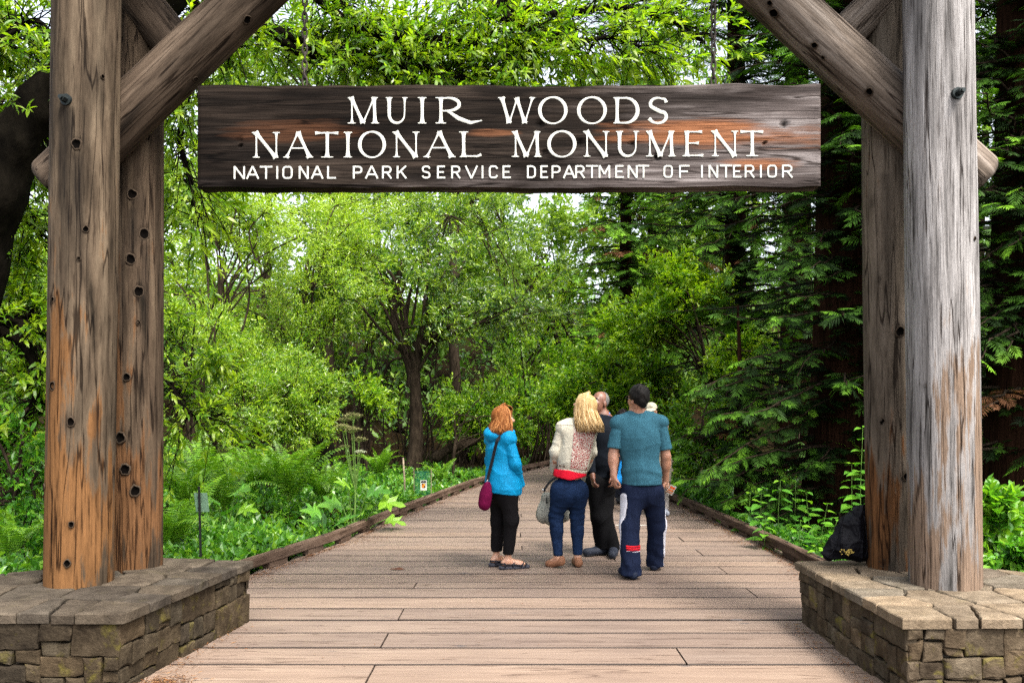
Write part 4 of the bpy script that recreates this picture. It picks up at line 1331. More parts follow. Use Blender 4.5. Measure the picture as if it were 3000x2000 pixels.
    F8 = [(0, 1, 2), (0, 2, 3), (1, 4, 5), (1, 5, 2), (2, 5, 6), (2, 6, 3), (4, 7, 5), (5, 7, 6)]
    tl = tint.reshape(n, 8)
    cr = np_mesh("crown", Vr[:, [0, 1, 3, 4, 6, 7]].reshape(-1, 3), np.concatenate([b * 6 // 8 + t for t in ((0, 1, 2), (1, 3, 4), (1, 4, 2), (3, 5, 4))]), LEAF['bay'], root, attrs={"tint": tl[rest][:, :6].ravel()})
    tag(cr, kind="stuff")
    for i in near:
        np_mesh("leaf", Vl[i], np.array(F8), LEAF['bay'], root, attrs={"tint": tl[i]}, loc=Vl[i][0])


bay()

# ------------------------------------------------------------------ redwoods
def spray_template(r, pairs=8):
    """flat feathery spray, axis +Y, length 1, lying in XY; each leaflet a folded blade"""
    C, D, L = [], [], []
    for i in range(pairs):
        t = .12 + .86 * i / pairs
        for s in (-1, 1):
            C.append((0, t, 0)); a = math.radians(52 - 20 * t + r.normal(0, 5))
            D.append((s * math.sin(a), math.cos(a), -.10 + r.normal(0, .05))); L.append((.46 * math.sin(math.pi * min(1, .28 + .62 * t)) + .04) * r.uniform(.85, 1.1))
    C.append((0, .75, 0)); D.append((0, 1, -.05)); L.append(.30)
    C.append((0, 0, 0)); D.append((0, 1, .0)); L.append(.9)
    C, D, L = np.array(C, float), norm(np.array(D, float)), np.array(L)
    W = np.where(np.arange(len(L)) == len(L) - 1, .03, .060)
    V, F_, _ = leaf_quads(C, D, np.tile((0, 0, 1.), (len(C), 1)), L, W, .12)
    return V, F_, np.repeat(C[:, 1] + .3 * L, 4)


def redwood(label, base, r0, H, z0, z1, nb, Lb, seed, sp=.42, dens=1.0, az=None, tint0=.35, group="redwoods on the right", dead=.004, lmin=.55):
    r = np.random.default_rng(seed)
    root = thing("redwood_tree", base, label, "tree", group)
    base = np.array(base, float)
    n = 30
    p = np.c_[base[0] + .05 * np.sin(np.linspace(0, 3, n)), np.full(n, base[1]), base[2] - .2 + np.linspace(0, H, n)]
    th = np.linspace(0, 1, n)
    V, fs = tube(p, r0 * (1 - .8 * th) * (1 + .5 * np.exp(-th * 30)), 22)
    # fluted bark
    ax = np.r_[np.repeat(p[:, :2], 22, 0), p[[0, -1], :2]]
    ang = np.arctan2(V[:, 1] - ax[:, 1], V[:, 0] - ax[:, 0])
    V[:, :2] = ax + (V[:, :2] - ax) * (1 + .06 * np.sin(ang * 9 + np.sin(V[:, 2] * .6)))[:, None]
    np_mesh("trunk", V, fs, M['bark_red'], root, True)
    tv, tf, tt = spray_template(r)
    nv = len(tv)
    mb = MB()
    O, X, Y, S, TI = [], [], [], [], []
    for b in range(nb):
        z = z0 + (z1 - z0) * (b + r.uniform()) / nb
        a = r.uniform(0, 2 * np.pi) if r.uniform() < .22 else r.uniform(-2.9, -.25)
        L = Lb * r.uniform(lmin, 1.1) * (1 - .25 * (z - z0) / max(1, H))
        d = np.array((math.cos(a), math.sin(a), 0))
        dr = r.uniform(.02, .34)
        t = np.linspace(0, 1, 9)
        st = np.array((p[0, 0], p[0, 1], base[2] + z))
        q = st + d * (t * L)[:, None] + np.array((0, 0, 1.)) * ((.05 * t - dr * t ** 1.8) * L)[:, None]
        q[1:] += r.normal(0, .03, (8, 3))
        V, fs = tube(q, np.linspace(.03, .006, 9), 4, False); mb.add(V, fs)
        isdead = r.uniform() < dead
        m = max(6, int(L / .13 * dens))
        side = np.cross(d, (0, 0, 1.))
        for i in range(m):
            f = .05 + .95 * (i + r.uniform()) / m
            k = f * 8; i0 = min(7, int(k)); o = q[i0] + (q[i0 + 1] - q[i0]) * (k - i0)
            tan = norm(q[i0 + 1] - q[i0])
            s = 1 if i % 2 else -1
            if f > .93: s = 0
            y = norm(tan * r.uniform(.55, .95) + side * s * r.uniform(.5, 1.0) + np.array((0, 0, r.uniform(-.25, .18))))
            up = norm(np.array((0, 0, 1.)) + r.normal(0, .26, 3))
            x = norm(np.cross(y, up))
            O.append(o); X.append(x); Y.append(y); S.append(sp * r.uniform(.6, 1.15) * (1.05 - .3 * f))
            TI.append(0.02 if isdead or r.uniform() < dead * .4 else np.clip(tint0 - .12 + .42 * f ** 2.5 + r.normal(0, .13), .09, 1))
    O, X, Y, S, TI = [np.array(q) for q in (O, X, Y, S, TI)]
    Z = np.cross(X, Y)
    m = len(O)
    curl = -.18 * tv[:, 1] ** 2
    V = O[:, None] + S[:, None, None] * (X[:, None] * tv[None, :, :1] + Y[:, None] * tv[None, :, 1:2] + Z[:, None] * (tv[None, :, 2:] + curl[None, :, None]))
    F_ = (tf[None] + (np.arange(m) * nv)[:, None, None]).reshape(-1, 3)
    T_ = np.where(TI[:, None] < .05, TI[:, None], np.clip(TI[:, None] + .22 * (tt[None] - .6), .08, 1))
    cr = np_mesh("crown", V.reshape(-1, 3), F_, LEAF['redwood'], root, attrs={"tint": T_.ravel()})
    tag(cr, kind="stuff")
    mb.build("branches", M['bark'], root, True)
    return m


redwood("huge dark redwood just left of the silver posts with drooping boughs", G(2480, 12.2), .55, 22, .4, 9.5, 270, 2.7, 201, .36, 1.25, tint0=.40)
redwood("dark redwood at the right edge of the picture beyond the silver posts", G(3010, 10.2), .5, 20, 1.2, 8.5, 210, 2.2, 202, .33, 1.25, tint0=.46)
redwood("redwood with a reddish trunk between the yellow maple and the dark giant", G(2150, 17.5), .26, 24, 2.2, 12.5, 240, 2.5, 203, .42, 1.0, tint0=.46, dead=.012)
redwood("distant fresh green redwood below the sign's middle right", G(1830, 27), .24, 26, 3.0, 18, 230, 2.9, 204, .55, .8, tint0=.66, dead=.04)
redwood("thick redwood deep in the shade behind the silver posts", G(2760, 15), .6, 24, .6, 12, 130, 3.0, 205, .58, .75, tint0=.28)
redwood("young redwood with low fresh boughs sweeping over the herbs by the kerb", G(2160, 12.6), .09, 3.6, .7, 2.2, 44, 1.2, 206, .34, 1.2, tint0=.50, dead=.02)
redwood("redwood closing the background behind the maples", G(2330, 24), .5, 26, 1, 17, 100, 3.2, 207, .75, .65, tint0=.34)

# ------------------------------------------------------------------ trees closing the background
BG = "far trees closing the view behind the thicket"
far = [(420, 30, 300, 330, 'far', .5, "far tree behind the brown posts, its top in the sky gap"), (760, 33, 330, 300, 'far', .7, "pale far tree above the sign's left half"),
       (1080, 36, 300, 380, 'far', .55, "tall far tree rising over the letters of the sign"), (1480, 42, 220, 480, 'far', .45, "far tree left of the bright sky gap below the sign"),
       (1960, 36, 260, 300, 'far', .4, "far tree at the redwoods' left flank"), (60, 26, 320, 420, 'far', .55, "far tree at the left edge of the picture"), (-40, 20, 300, 120, 'far', .6, "near tall tree whose crown fills the top left corner"), (350, 25, 300, 60, 'far', .6, "tall tree filling the sky behind the left brace"), (980, 31, 340, 40, 'far', .55, "tall crown behind the overhanging bay boughs, above the sign"), (1900, 36, 300, 620, 'far', .5, "far tree closing the gap beneath the right half of the sign"), (2200, 33, 320, 420, 'far', .35, "far tree glimpsed between the redwood trunks"), (1610, 29, 130, 860, 'far', .55, "slender far tree under the right part of the bright sky gap"), (1650, 40, 170, 800, 'far', .5, "far tree filling the gap between the alder and the redwoods"), (2030, 38, 250, 760, 'far', .45, "far tree behind the tall yellow maple"), (1540, 37, 150, 900, 'far', .5, "low far tree under the bright sky gap"), (1250, 34, 260, 420, 'far', .5, "far tree straight above the laurel trunk"), (2900, 26, 360, 120, 'far', .3, "shaded tree filling the top right corner behind the redwoods"),
       (1180, 30, 240, 760, 'willow', .35, "shaded bushy tree deep behind the laurel trunk"), (820, 27, 260, 800, 'willow', .5, "bushy tree deep behind the willows"), (1640, 31, 220, 950, 'willow', .45, "bushy tree behind the far bend of the boardwalk")]
for i, (px, d, rx, cy, lf, tn, lab) in enumerate(far):
    b = G(px, d)
    rows = [(px, cy, rx, 260, 0), (px - rx * .4, cy + 280, rx * .8, 200, .5), (px + rx * .45, cy + 250, rx * .8, 220, -.4)]
    if cy < 500: rows.append((px, cy + 520, rx, 200, 0))
    leafy("background_tree", lab, "tree", b, P(px, cy, d), .22, bl(d, 2.0, *rows), 2000, 7, .0073 * d, .0033 * d, lf, 300 + i, BG, twig=.5, tint0=tn + .25, gap=.45, gthr=-.5, nlimb=16, ntwig=60)

def hillside():
    r = np.random.default_rng(78)
    n = 6000
    d = r.uniform(26.5, 60, n); x = (r.uniform(-200, 3200, n) - 1500) * d / F
    base = np.c_[x, d, hill(x, d) + r.uniform(.1, 1.6, n) ** 1.5]
    keep = ~((x > -1) & (d < 31) & (x < 10))
    base = base[keep]
    T = norm(np.c_[r.normal(0, .6, len(base)), r.normal(-.3, .5, len(base)), np.full(len(base), .8)])
    V, F_, t = sprays(base, T, r, 6, .7, .30, .14, (.8, 1.4), False, .1, 1.0, tint0=.34, tv=.25)
    tag(np_mesh("hillside_foliage", V, F_, LEAF['far'], attrs={"tint": t}), "shrubs and saplings covering the slope behind the trees", "undergrowth", kind="stuff")


hillside()

# bare stems under the laurel, the leaning trunk
def stems():
    r = np.random.default_rng(77)
    mb = MB()
    for _ in range(110):
        px = r.uniform(960, 1700); d = r.uniform(21.5, 25)
        a = G(px, d); h = r.uniform(1.2, 3.4)
        e = a + np.array((r.normal(0, .7), r.normal(0, .5), h))
        m = (a + e) / 2 + np.array((r.normal(0, .25), 0, .1))
        p = smooth_path([a - (0, 0, .1), m, e], 4)
        V, fs = tube(p, np.linspace(r.uniform(.015, .035), .008, len(p)), 4, False); mb.add(V, fs)
    tag(mb.build("undergrowth", M['bark'], None, True), "tangle of bare brown stems in the shade under the laurel", "undergrowth", kind="stuff")
    for nm, pts, r0, r1, lab in (("leaning_trunk", [(1270, 1345, 20.5), (1330, 1310, 20.5), (1470, 1265, 20.8), (1580, 1205, 21), (1680, 1140, 21.2), (1790, 1090, 21.6)], .13, .05, "dark fallen trunk leaning up to the right behind the blonde woman"),
                                 ("tree_stump", [(945, 1420, 17.5), (940, 1330, 17.5), (935, 1240, 17.5), (940, 1170, 17.5), (950, 1120, 17.5)], .30, .16, "ivy clad dark tree stump behind the ferns")):
        p = smooth_path([P(*q) for q in pts], 5)
        V, fs = tube(p, np.linspace(r0, r1, len(p)) * (1 + .15 * np.sin(np.arange(len(p)) * 1.3)), 9)
        o = np_mesh(nm, V, fs, M['bark_moss'] if nm == "tree_stump" else M['bark'], None, True, loc=p[0])
        tag(o, lab, "trunk" if nm == "leaning_trunk" else "stump")


stems()
# ------------------------------------------------------------------ ferns, herbs, ground cover
def frond_mesh(name, r, L, arch, pairs=24):
    """arching frond from the origin, outward along +Y"""
    t = np.linspace(0, 1, 14)
    ang = math.radians(78) - arch * t ** 1.15
    ds = L / 13
    y = np.r_[0, np.cumsum(np.cos(ang[:-1]) * ds)]; z = np.r_[0, np.cumsum(np.sin(ang[:-1]) * ds)]
    rach = np.c_[.02 * np.sin(t * 3), y, z]
    C, D, N, Ln = [], [], [], []
    for i in range(pairs):
        f = .14 + .85 * i / pairs
        o = np.array([np.interp(f, t, rach[:, k]) for k in range(3)])
        a = math.radians(78) - arch * f ** 1.15
        tan = np.array((0, math.cos(a), math.sin(a))); nn = np.array((0, -math.sin(a), math.cos(a)))
        ln = L * .155 * math.sin(math.pi * min(1, .22 + .76 * f)) * r.uniform(.9, 1.1)
        for s in (-1, 1):
            C.append(o); D.append(np.array((s, 0, 0)) * .95 + tan * .28 - nn * r.uniform(.05, .3)); N.append(nn + .25 * np.array((s, 0, 0))); Ln.append(ln)
    C, D, N, Ln = np.array(C), norm(np.array(D)), norm(np.array(N)), np.array(Ln)
    V, F_, _ = leaf_quads(C, D, N, Ln, L * .030, .2)
    rv, rf = tube(rach, np.linspace(.005, .0015, 14), 3, False)
    tint = np.r_[np.repeat(np.clip(r.normal(.62, .13, len(C)) + .25 * (C[:, 1] / max(.1, y[-1]) - .4), 0, 1), 4), np.full(len(rv), .6)]
    me = np_mesh(name, np.vstack([V, rv]), [F_, rf[0] + len(V)], LEAF['fern'], attrs={"tint": tint})
    return me


fr_r = np.random.default_rng(400)
FRONDS = [frond_mesh("frond", fr_r, 1.0, a) for a in (1.0, 1.35, 1.7, 2.0)]
for o in FRONDS:
    COL.objects.unlink(o)


def fern(px, py, d, size, label, nf=15, seed=0):
    r = np.random.default_rng(seed)
    b = P(px, py, d); b[2] = float(hill(b[0], b[1])) if py is None else b[2]
    root = thing("sword_fern", b, label, "fern", "sword ferns beside the boardwalk")
    for k in range(nf):
        o = link_copy(FRONDS[int(r.integers(0, 4))], root, (0, 0, 0), (r.normal(0, .12), r.normal(0, .12), 6.283 * (k + r.uniform(-.3, .3)) / nf), [size * r.uniform(.7, 1.15)] * 3)
    return root


for i, (px, py, d, s, lab) in enumerate((
        (850, 1475, 12.0, 1.0, "largest arching fern below the tree stump"), (745, 1440, 12.6, .8, "upright fern left of the largest fern"), (945, 1468, 12.8, .75, "fern at the right end of the fern bank by the cow parsnip"),
        (655, 1500, 11.2, .8, "fern behind the small black stake"), (555, 1490, 10.6, .85, "fern touching the right edge of the brown posts"), (505, 1610, 8.6, .78, "fern low between the stone base and the black stake"),
        (800, 1430, 13.6, .9, "pale fern at the back of the fern bank"), (600, 1425, 13, .9, "fern in the gap above the stake"), (25, 1640, 6.6, .5, "dark fern at the left edge of the picture by the stone base"),
        (2560, 1440, 11.5, .7, "fern in the shade beside the silver posts"), (1290, 1415, 17.5, .55, "small fern left of the woman in blue"), (1110, 1400, 16.5, .7, "fern behind the green tree guard"))):
    fern(px, py, d, s * 1.2, lab, 17 if s > .6 else 11, 500 + i)


def ground_cover():
    r = np.random.default_rng(88)
    parts = []
    def patch(n, xf, dlo, dhi, hmax, L, tint0, k=4, tv=.25):
        d = dlo * (dhi / dlo) ** r.uniform(0, 1, n)
        x = xf(d, r.uniform(0, 1, n))
        base = np.c_[x, d, hill(x, d)]
        hum = .5 + .5 * np.tanh(snoise(base * (1, 1, 0), 1.1, 12))
        base[:, 2] += hmax * (.12 + .88 * hum) * r.uniform(.25, 1, n)
        T = norm(np.c_[r.normal(0, .6, n), r.normal(-.15, .6, n), np.full(n, .9)])
        V, F_, t = sprays(base, T, r, k, .10, L, L * .62, (.8, 1.4), False, .1, 1.4, tint0=tint0, tv=tv)
        parts.append((V, F_, t))
    patch(10000, lambda d, u: edge_x(KL, d) - .12 - u ** 1.3 * (3.2 + .30 * d), 7.0, 22, .42, .095, .52)
    patch(3000, lambda d, u: edge_x(KL, np.maximum(d, 7.4)) - .1 - u * 2.2, 6.4, 9.5, .40, .085, .55)
    patch(4200, lambda d, u: edge_x(KR, d) + .15 + u ** 1.5 * (1.1 + .1 * d), 7.5, 20, .34, .085, .36)
    patch(2200, lambda d, u: -3.1 - u * 2.6, 5.6, 9.5, .5, .075, .45)
    V = np.concatenate([p[0] for p in parts]); off = np.r_[0, np.cumsum([len(p[0]) for p in parts])]
    F_ = np.concatenate([p[1] + o for p, o in zip(parts, off)]); t = np.concatenate([p[2] for p in parts])
    tag(np_mesh("ground_cover", V, F_, LEAF['cover'], attrs={"tint": t}), "low leafy ground cover filling the banks beside the kerbs", "ground cover", kind="stuff")


ground_cover()


def lobed_leaf(r, name="leaf"):
    """big palmate, toothed leaf, about 1 wide, stalk end at the origin, spreading along +Y"""
    tips = [(-.50, .18), (-.46, .62), (0, 1.0), (.46, .62), (.50, .18)]
    notch = [(-.20, .34), (-.15, .58), (.15, .58), (.20, .34)]
    out = [(-.07, .03)]
    for i, tp in enumerate(tips):
        prev = np.array(notch[i - 1]) if i else np.array((-.12, .05)); nxt = np.array(notch[i]) if i < 4 else np.array((.12, .05))
        tp = np.array(tp); c = np.array((0, .35))
        s1, s2 = (prev + tp) / 2, (tp + nxt) / 2
        out += [tuple(prev)] if i else []
        for s in (s1,): out += [tuple(s + (s - c) * .05 + np.array((-.04, .02)) * (1 if tp[0] <= 0 else -.4))]
        out += [tuple(tp)]
        out += [tuple(s2 + (s2 - c) * .05 + np.array((.04, .02)) * (1 if tp[0] >= 0 else -.4))]
    out += [(.07, .03)]
    o2 = np.array(out)
    n = len(o2)
    z = .10 * np.abs(o2[:, 0]) + .04 * np.sin(np.arange(n) * 2.2) - .18 * o2[:, 1] ** 2
    V = np.vstack([np.c_[o2, z], (0, .30, -.02)])
    F_ = np.array([(i, (i + 1) % n, n) for i in range(n)])
    return V, F_[:, ::-1]


def ovate_leaf():
    """ovate toothed leaf, length 1 along +Y"""
    y = np.array((0, .1, .3, .5, .7, .87)); w = np.array((.03, .26, .37, .33, .2, .09))
    mid = np.c_[0 * y, y, -.16 * y ** 2]
    Lf = np.c_[-w, y + .02, -.16 * y ** 2 + .22 * w]; Rt = np.c_[w, y + .02, -.16 * y ** 2 + .22 * w]
    V = np.vstack([mid, Lf, Rt, (0, 1.0, -.2)])
    fs = []
    for i in range(5):
        fs += [(6 + i, i, i + 1), (6 + i, i + 1, 7 + i), (i, 12 + i, 13 + i), (i, 13 + i, i + 1)]
    fs += [(11, 5, 18), (5, 17, 18)]
    return V, np.array(fs)


hr = np.random.default_rng(600)
LOBED = []
for q in (.35, .55, .75, .9):
    V, fs = lobed_leaf(hr)
    LOBED.append(np_mesh("leaf", V, fs, LEAF['herb'], attrs={"tint": np.full(len(V), q) + hr.normal(0, .06, len(V))}))
OVATE = []
for q in (.25, .4, .55, .75):
    V, fs = ovate_leaf()
    OVATE.append(np_mesh("leaf", V, fs, LEAF['herb'], attrs={"tint": np.clip(np.full(len(V), q) + np.where(np.arange(len(V)) < 6, .12, 0) + hr.normal(0, .04, len(V)), 0, 1)}))
for o in LOBED + OVATE: COL.objects.unlink(o)


def aim(o, D, N):
    D = Vector(D).normalized(); N = Vector(N)
    X = D.cross(N).normalized(); N = X.cross(D)
    o.rotation_mode = 'QUATERNION'
    o.rotation_quaternion = Matrix((X, D, N)).transposed().to_quaternion()


def parsnip(px, d, ztop, leaves, umbels, label, seed):
    r = np.random.default_rng(seed)
    b = G(px, d)
    root = thing("cow_parsnip", b, label, "plant", "cow parsnips left of the boardwalk")
    if umbels:
        mb = MB()
        top = P(*umbels[0][:2], d)
        mainp = smooth_path([b, (b + top) / 2 + (.03, 0, 0), top], 8)
        V, fs = tube(mainp, np.linspace(.017, .007, len(mainp)), 6, False); mb.add(V, fs)
        for u in umbels[1:]:
            e = P(u[0], u[1], d + u[3])
            i = int(len(mainp) * .45)
            p = smooth_path([mainp[i], (mainp[i] + e) / 2 + (0, 0, -.03), e], 5)
            V, fs = tube(p, np.linspace(.01, .005, len(p)), 5, False); mb.add(V, fs)
        mb.build("stem", M['stem_green'], root, True)
        for u in umbels:
            e = P(u[0], u[1], d + u[3]); R_ = u[2]
            mb = MB()
            for k in range(22):
                a = 2.4 * k; q = math.sqrt((k + .5) / 22)
                f = e + np.array((math.cos(a) * q * R_, math.sin(a) * q * R_, R_ * (.42 - .3 * q * q)))
                V, fs = tube([e - (0, 0, R_ * .25), f], .0022, 3, False); mb.add(V, fs, .15)
                m = 14
                C = f + r.normal(0, R_ * .085, (m, 3)) * (1, 1, .45)
                D = norm(r.normal(size=(m, 3)) + (0, 0, .6))
                V, F2, _ = leaf_quads(C, D, norm(r.normal(size=(m, 3)) + (0, 0, 1)), R_ * .13, R_ * .13, .1)
                mb.add(V, F2, np.clip(r.normal(.6, .2), 0, 1))
            o = mb.build("flower_head", M['umbel_white' if u[4] else 'umbel'], root, attr="tint")
    for (lx, ly, s, ang) in leaves:
        e = P(lx, ly, d + r.uniform(-.35, .25))
        D = np.array((math.sin(ang), -.45 + r.normal(0, .15), math.cos(ang) * .45 - .15)); N = np.array((-.3 * math.sin(ang), -.45, .9)) + r.normal(0, .15, 3)
        o = link_copy(LOBED[int(r.integers(0, 4))], root, Vector(e - b), scale=(s, s, s)); aim(o, D, N)
        p = smooth_path([b + (0, 0, .05), b * .4 + e * .6 + (0, 0, .06), e], 4)
        V, fs = tube(p, np.linspace(.008, .005, len(p)), 4, False)
        np_mesh("leaf_stalk", V, fs, M['stem_green'], root, True)


def umbel_mat(name, c0, c1):
    m, nt, out = new_mat(name); t = NT(nt)
    at = t.n("ShaderNodeAttribute", attribute_name="tint")
    c = t.ramp(at.outputs["Fac"], [(.1, (.12, .17, .04)), (.3, c0), (1, c1)])
    t.l(t.bsdf(c, .7, .2), out.inputs[0]); return m


M['umbel'] = umbel_mat("umbel_seed", (.14, .15, .05), (.26, .25, .11))
M['umbel_white'] = umbel_mat("umbel_white", (.25, .28, .16), (.42, .44, .34))
parsnip(1035, 10.6, 0, [(1075, 1440, .34, .9), (1110, 1470, .36, 1.2), (1000, 1475, .34, -1.0), (1060, 1500, .3, .3), (960, 1520, .32, -1.2), (1130, 1520, .30, 1.4), (1020, 1420, .24, -.4)],
        [(1034, 1222, .13, 0, 0), (1008, 1232, .09, .1, 0), (1030, 1262, .12, -.12, 0), (1052, 1290, .10, .08, 0), (1002, 1252, .10, -.2, 0), (1056, 1326, .075, -.1, 1), (1010, 1310, .07, .1, 0)], "tall cow parsnip with pale seed umbels standing by the kerb", 700)
parsnip(655, 9.6, 0, [(690, 1440, .32, .6), (640, 1470, .30, -.5), (665, 1505, .34, .2), (620, 1520, .28, -.8), (700, 1490, .26, 1.1), (655, 1565, .30, .5), (600, 1590, .22, -.4)], [], "flowerless cow parsnip with big lobed leaves near the black stake", 701)
parsnip(950, 10.2, 0, [(940, 1500, .28, -.6), (985, 1535, .30, .4), (920, 1540, .26, -.3)], [], "low cow parsnip leaning over the kerb left of the tall one", 702)


def herb(px, d, h, label, seed, nodes=6, s0=.115, lean=(0, 0)):
    r = np.random.default_rng(seed)
    b = G(px, d)
    root = thing("nettle", b, label, "plant", "broad leaved nettles beside the right kerb")
    e = b + np.array((lean[0] + r.normal(0, .05), lean[1] - .05, h))
    p = smooth_path([b - (0, 0, .03), (b + e) / 2 + (r.normal(0, .03), 0, 0), e], 6)
    V, fs = tube(p, np.linspace(.006, .003, len(p)), 4, False)
    np_mesh("stem", V, fs, M['stem_green'], root, True)
    a0 = r.uniform(0, 3)
    for k in range(nodes):
        f = .25 + .75 * k / (nodes - 1)
        q = np.array([np.interp(f, np.linspace(0, 1, len(p)), p[:, i]) for i in range(3)])
        for j in (0, 1):
            a = a0 + k * 1.571 + j * math.pi + r.normal(0, .25)
            D = np.array((math.cos(a), math.sin(a), r.uniform(-.35, .25)))
            s = s0 * (1.15 - .55 * f ** 3) * r.uniform(.8, 1.2)
            o = link_copy(OVATE[min(3, int(r.integers(0, 3)) + (f > .85))], root, Vector(q + D * .02 - b), scale=(s, s, s)); aim(o, D, (0, -.2, 1))


for i, (px, d, h, lab, ln) in enumerate((
        (2185, 10.6, .55, "nettle nearest the group of people, just over the kerb", (0, 0)), (2235, 10.2, .62, "nettle with the largest leaves mid bank", (0, 0)), (2290, 10.0, .70, "tall nettle in front of the dark hollow", (0, 0)),
        (2330, 10.8, .66, "nettle at the back of the dark hollow", (0, 0)), (2250, 9.4, .40, "low nettle hanging over the kerb top", (-.1, -.05)), (2345, 9.2, .38, "nettle halfway between the people and the black bag", (0, 0)),
        (2400, 9.3, .52, "nettle left of the black bag, behind the kerb", (0, 0)), (2440, 8.8, .42, "nettle touching the upper left of the black bag", (0, 0)), (2400, 8.2, .26, "short nettle at the kerb's near end", (0, 0)),
        (2480, 9.6, .85, "tall nettle rising behind the black bag", (0, 0)), (2525, 9.2, 1.15, "tallest nettle against the left edge of the silver posts", (0, 0)), (2150, 11.6, .45, "nettle at the far end of the nettle bank", (0, 0)),
        (2370, 10.0, .60, "nettle in the middle of the back row", (0, 0)), (2560, 10.2, 1.0, "nettle half hidden by the silver posts", (0, 0)))):
    herb(px, d, h * 1.35, lab, 800 + i, 7 if h < .8 else 10, .16 if h > .3 else .11, ln)

for i, (px, py, rx, ry, d, lab) in enumerate(((2920, 1590, 80, 130, 6.9, "bright leafy bramble at the foot of the silver posts, outer side"), (3040, 1500, 120, 120, 7.6, "leafy bramble at the right edge of the picture"), (2900, 1480, 50, 50, 7.9, "small bramble sprig above the brown needle bank"))):
    leafy("bramble", lab, "bush", G(px, d), P(px, py + 60, d), .012, [px_blob(px, py, rx, ry, d, .35)], 330 if i < 2 else 60, 7, .085, .055, 'herb', 830 + i, "brambles right of the gateway", tint0=.62, tv=.22, rich=True, twig=.2, upb=1.2, nlimb=14, ntwig=60, bark='stem_green', trunk_name="stem", gap=3, gthr=-.9)


# ------------------------------------------------------------------ litter on the deck
def litter():
    r = np.random.default_rng(99)
    pts = []
    def along(K, side, n, dlo, dhi, spread):
        d = dlo * (dhi / dlo) ** r.uniform(0, 1, n)
        cl = .5 + .5 * np.tanh(1.5 * snoise(np.c_[d, d * 0, d * 0], 1.6, 3))
        x = edge_x(K, d) + side * (.07 + np.abs(r.normal(0, 1, n)) * spread * (.25 + cl))
        pts.append(np.c_[x, d])
    along(KR, -1, 2600, 7.2, 17, .16); along(KL, 1, 2600, 7.2, 19, .14)
    pts.append(np.c_[-2.13 + np.abs(r.normal(0, .10, 260)), r.uniform(4.7, 6.1, 260)])
    pts.append(np.c_[-2.02 - r.normal(-.0, .09, 500), 4.66 + np.abs(r.normal(0, .1, 500))])
    pts.append(np.c_[2.10 - np.abs(r.normal(0, .06, 160)), r.uniform(4.6, 6.1, 160)])
    pts.append(np.c_[r.uniform(-2, 2, 160), r.uniform(4.7, 15, 160)])
    p = np.concatenate(pts); n = len(p)
    a = r.uniform(0, 6.28, n); L = r.uniform(.012, .05, n)
    D = np.c_[np.cos(a), np.sin(a), r.normal(0, .15, n)]
    C = np.c_[p, r.uniform(.006, .016, n)] - D * L[:, None] / 2
    V, F_, _ = leaf_quads(C, norm(D), norm(np.c_[r.normal(0, .3, n), r.normal(0, .3, n), np.ones(n)]), L, r.uniform(.003, .008, n), .3)
    V[:, 2] = np.maximum(V[:, 2], .004)
    m, nt, out = new_mat("needle_litter"); t = NT(nt)
    at = t.n("ShaderNodeAttribute", attribute_name="tint")
    t.l(t.bsdf(t.ramp(at.outputs["Fac"], [(0, (.05, .022, .010)), (.6, (.11, .047, .02)), (1, (.19, .11, .05))]), .9, .1), out.inputs[0])
    tag(np_mesh("needle_litter", V, F_, m, attrs={"tint": np.repeat(r.uniform(0, 1, n), 4)}), "orange brown redwood needles drifted along the kerbs", "litter", kind="stuff")
    # one curled dead leaf lying on the planks
    c = P(1165, 1668, 1.596 * F / (1668 - 1195)); c[2] = .004
    t = np.linspace(-1, 1, 9)
    top = np.c_[t * .075, .012 * (1 - t ** 2), .004 + .016 * (1 - t ** 2) + .004 * np.sin(t * 5)]
    bot = np.c_[t * .075, -.016 * (1 - t ** 2), .003 + .004 * np.sin(t * 4 + 1) ** 2]
    k = np.arange(8)
    V = np.vstack([top, bot]) + c
    o = np_mesh("fallen_leaf", V, np.stack([k + 9, k + 10, k + 1, k], -1), simple_mat("dead_leaf", (.06, .025, .015), .8), loc=c)
    tag(o, "curled dark dead leaf lying on the planks left of the woman in blue", "leaf")
    # white painted dash on a far plank
    d = 1.6 * F / (1538 - 1195)
    xs = [(q - 1500) * d / F for q in (1803, 1895)]
    V, fs = box(((xs[0] + xs[1]) / 2, d, .0035), (xs[1] - xs[0], .022, .003))
    tag(np_mesh("paint_marking", V, fs, M['white_paint']), kind="structure")


litter()


# ------------------------------------------------------------------ small signs in the plants
def stake_sign():
    d = 7.9
    b = P(590, 1640, d); t = P(583, 1424, d)
    b[2] = float(hill(b[0], d)) - .02
    root = thing("stake_marker", b, "thin black stake with a pale green tag seen from behind, beside the ferns", "marker")
    V, fs = box((0, 0, 0), (.020, .014, t[2] - b[2]), .002)
    V[:, 0] += (V[:, 2] / (t[2] - b[2])) * (t[0] - b[0])
    np_mesh("stake", V + (b + t) / 2, fs, simple_mat("black_metal", (.012, .013, .012), .5, .4), root)
    m = simple_mat("pale_plastic_tag", (.10, .17, .11), .4, .4, 20, .1)
    c = P(590, 1471, d + .015)
    V, fs = box((0, 0, 0), (.128, .004, .185), .001)
    V[:, 0] += V[:, 2] * -.12; V[:, 1] += np.abs(V[:, 0]) * .1
    tg_ = np_mesh("tag", V + c, fs, m, root, loc=c)
    for z in (.05, -.05):
        V, fs = box(c + (-.02, -.006, z), (.03, .022, .006))
        np_mesh("tie", V, fs, simple_mat("tie_black", (.02, .02, .02)), tg_)


stake_sign()


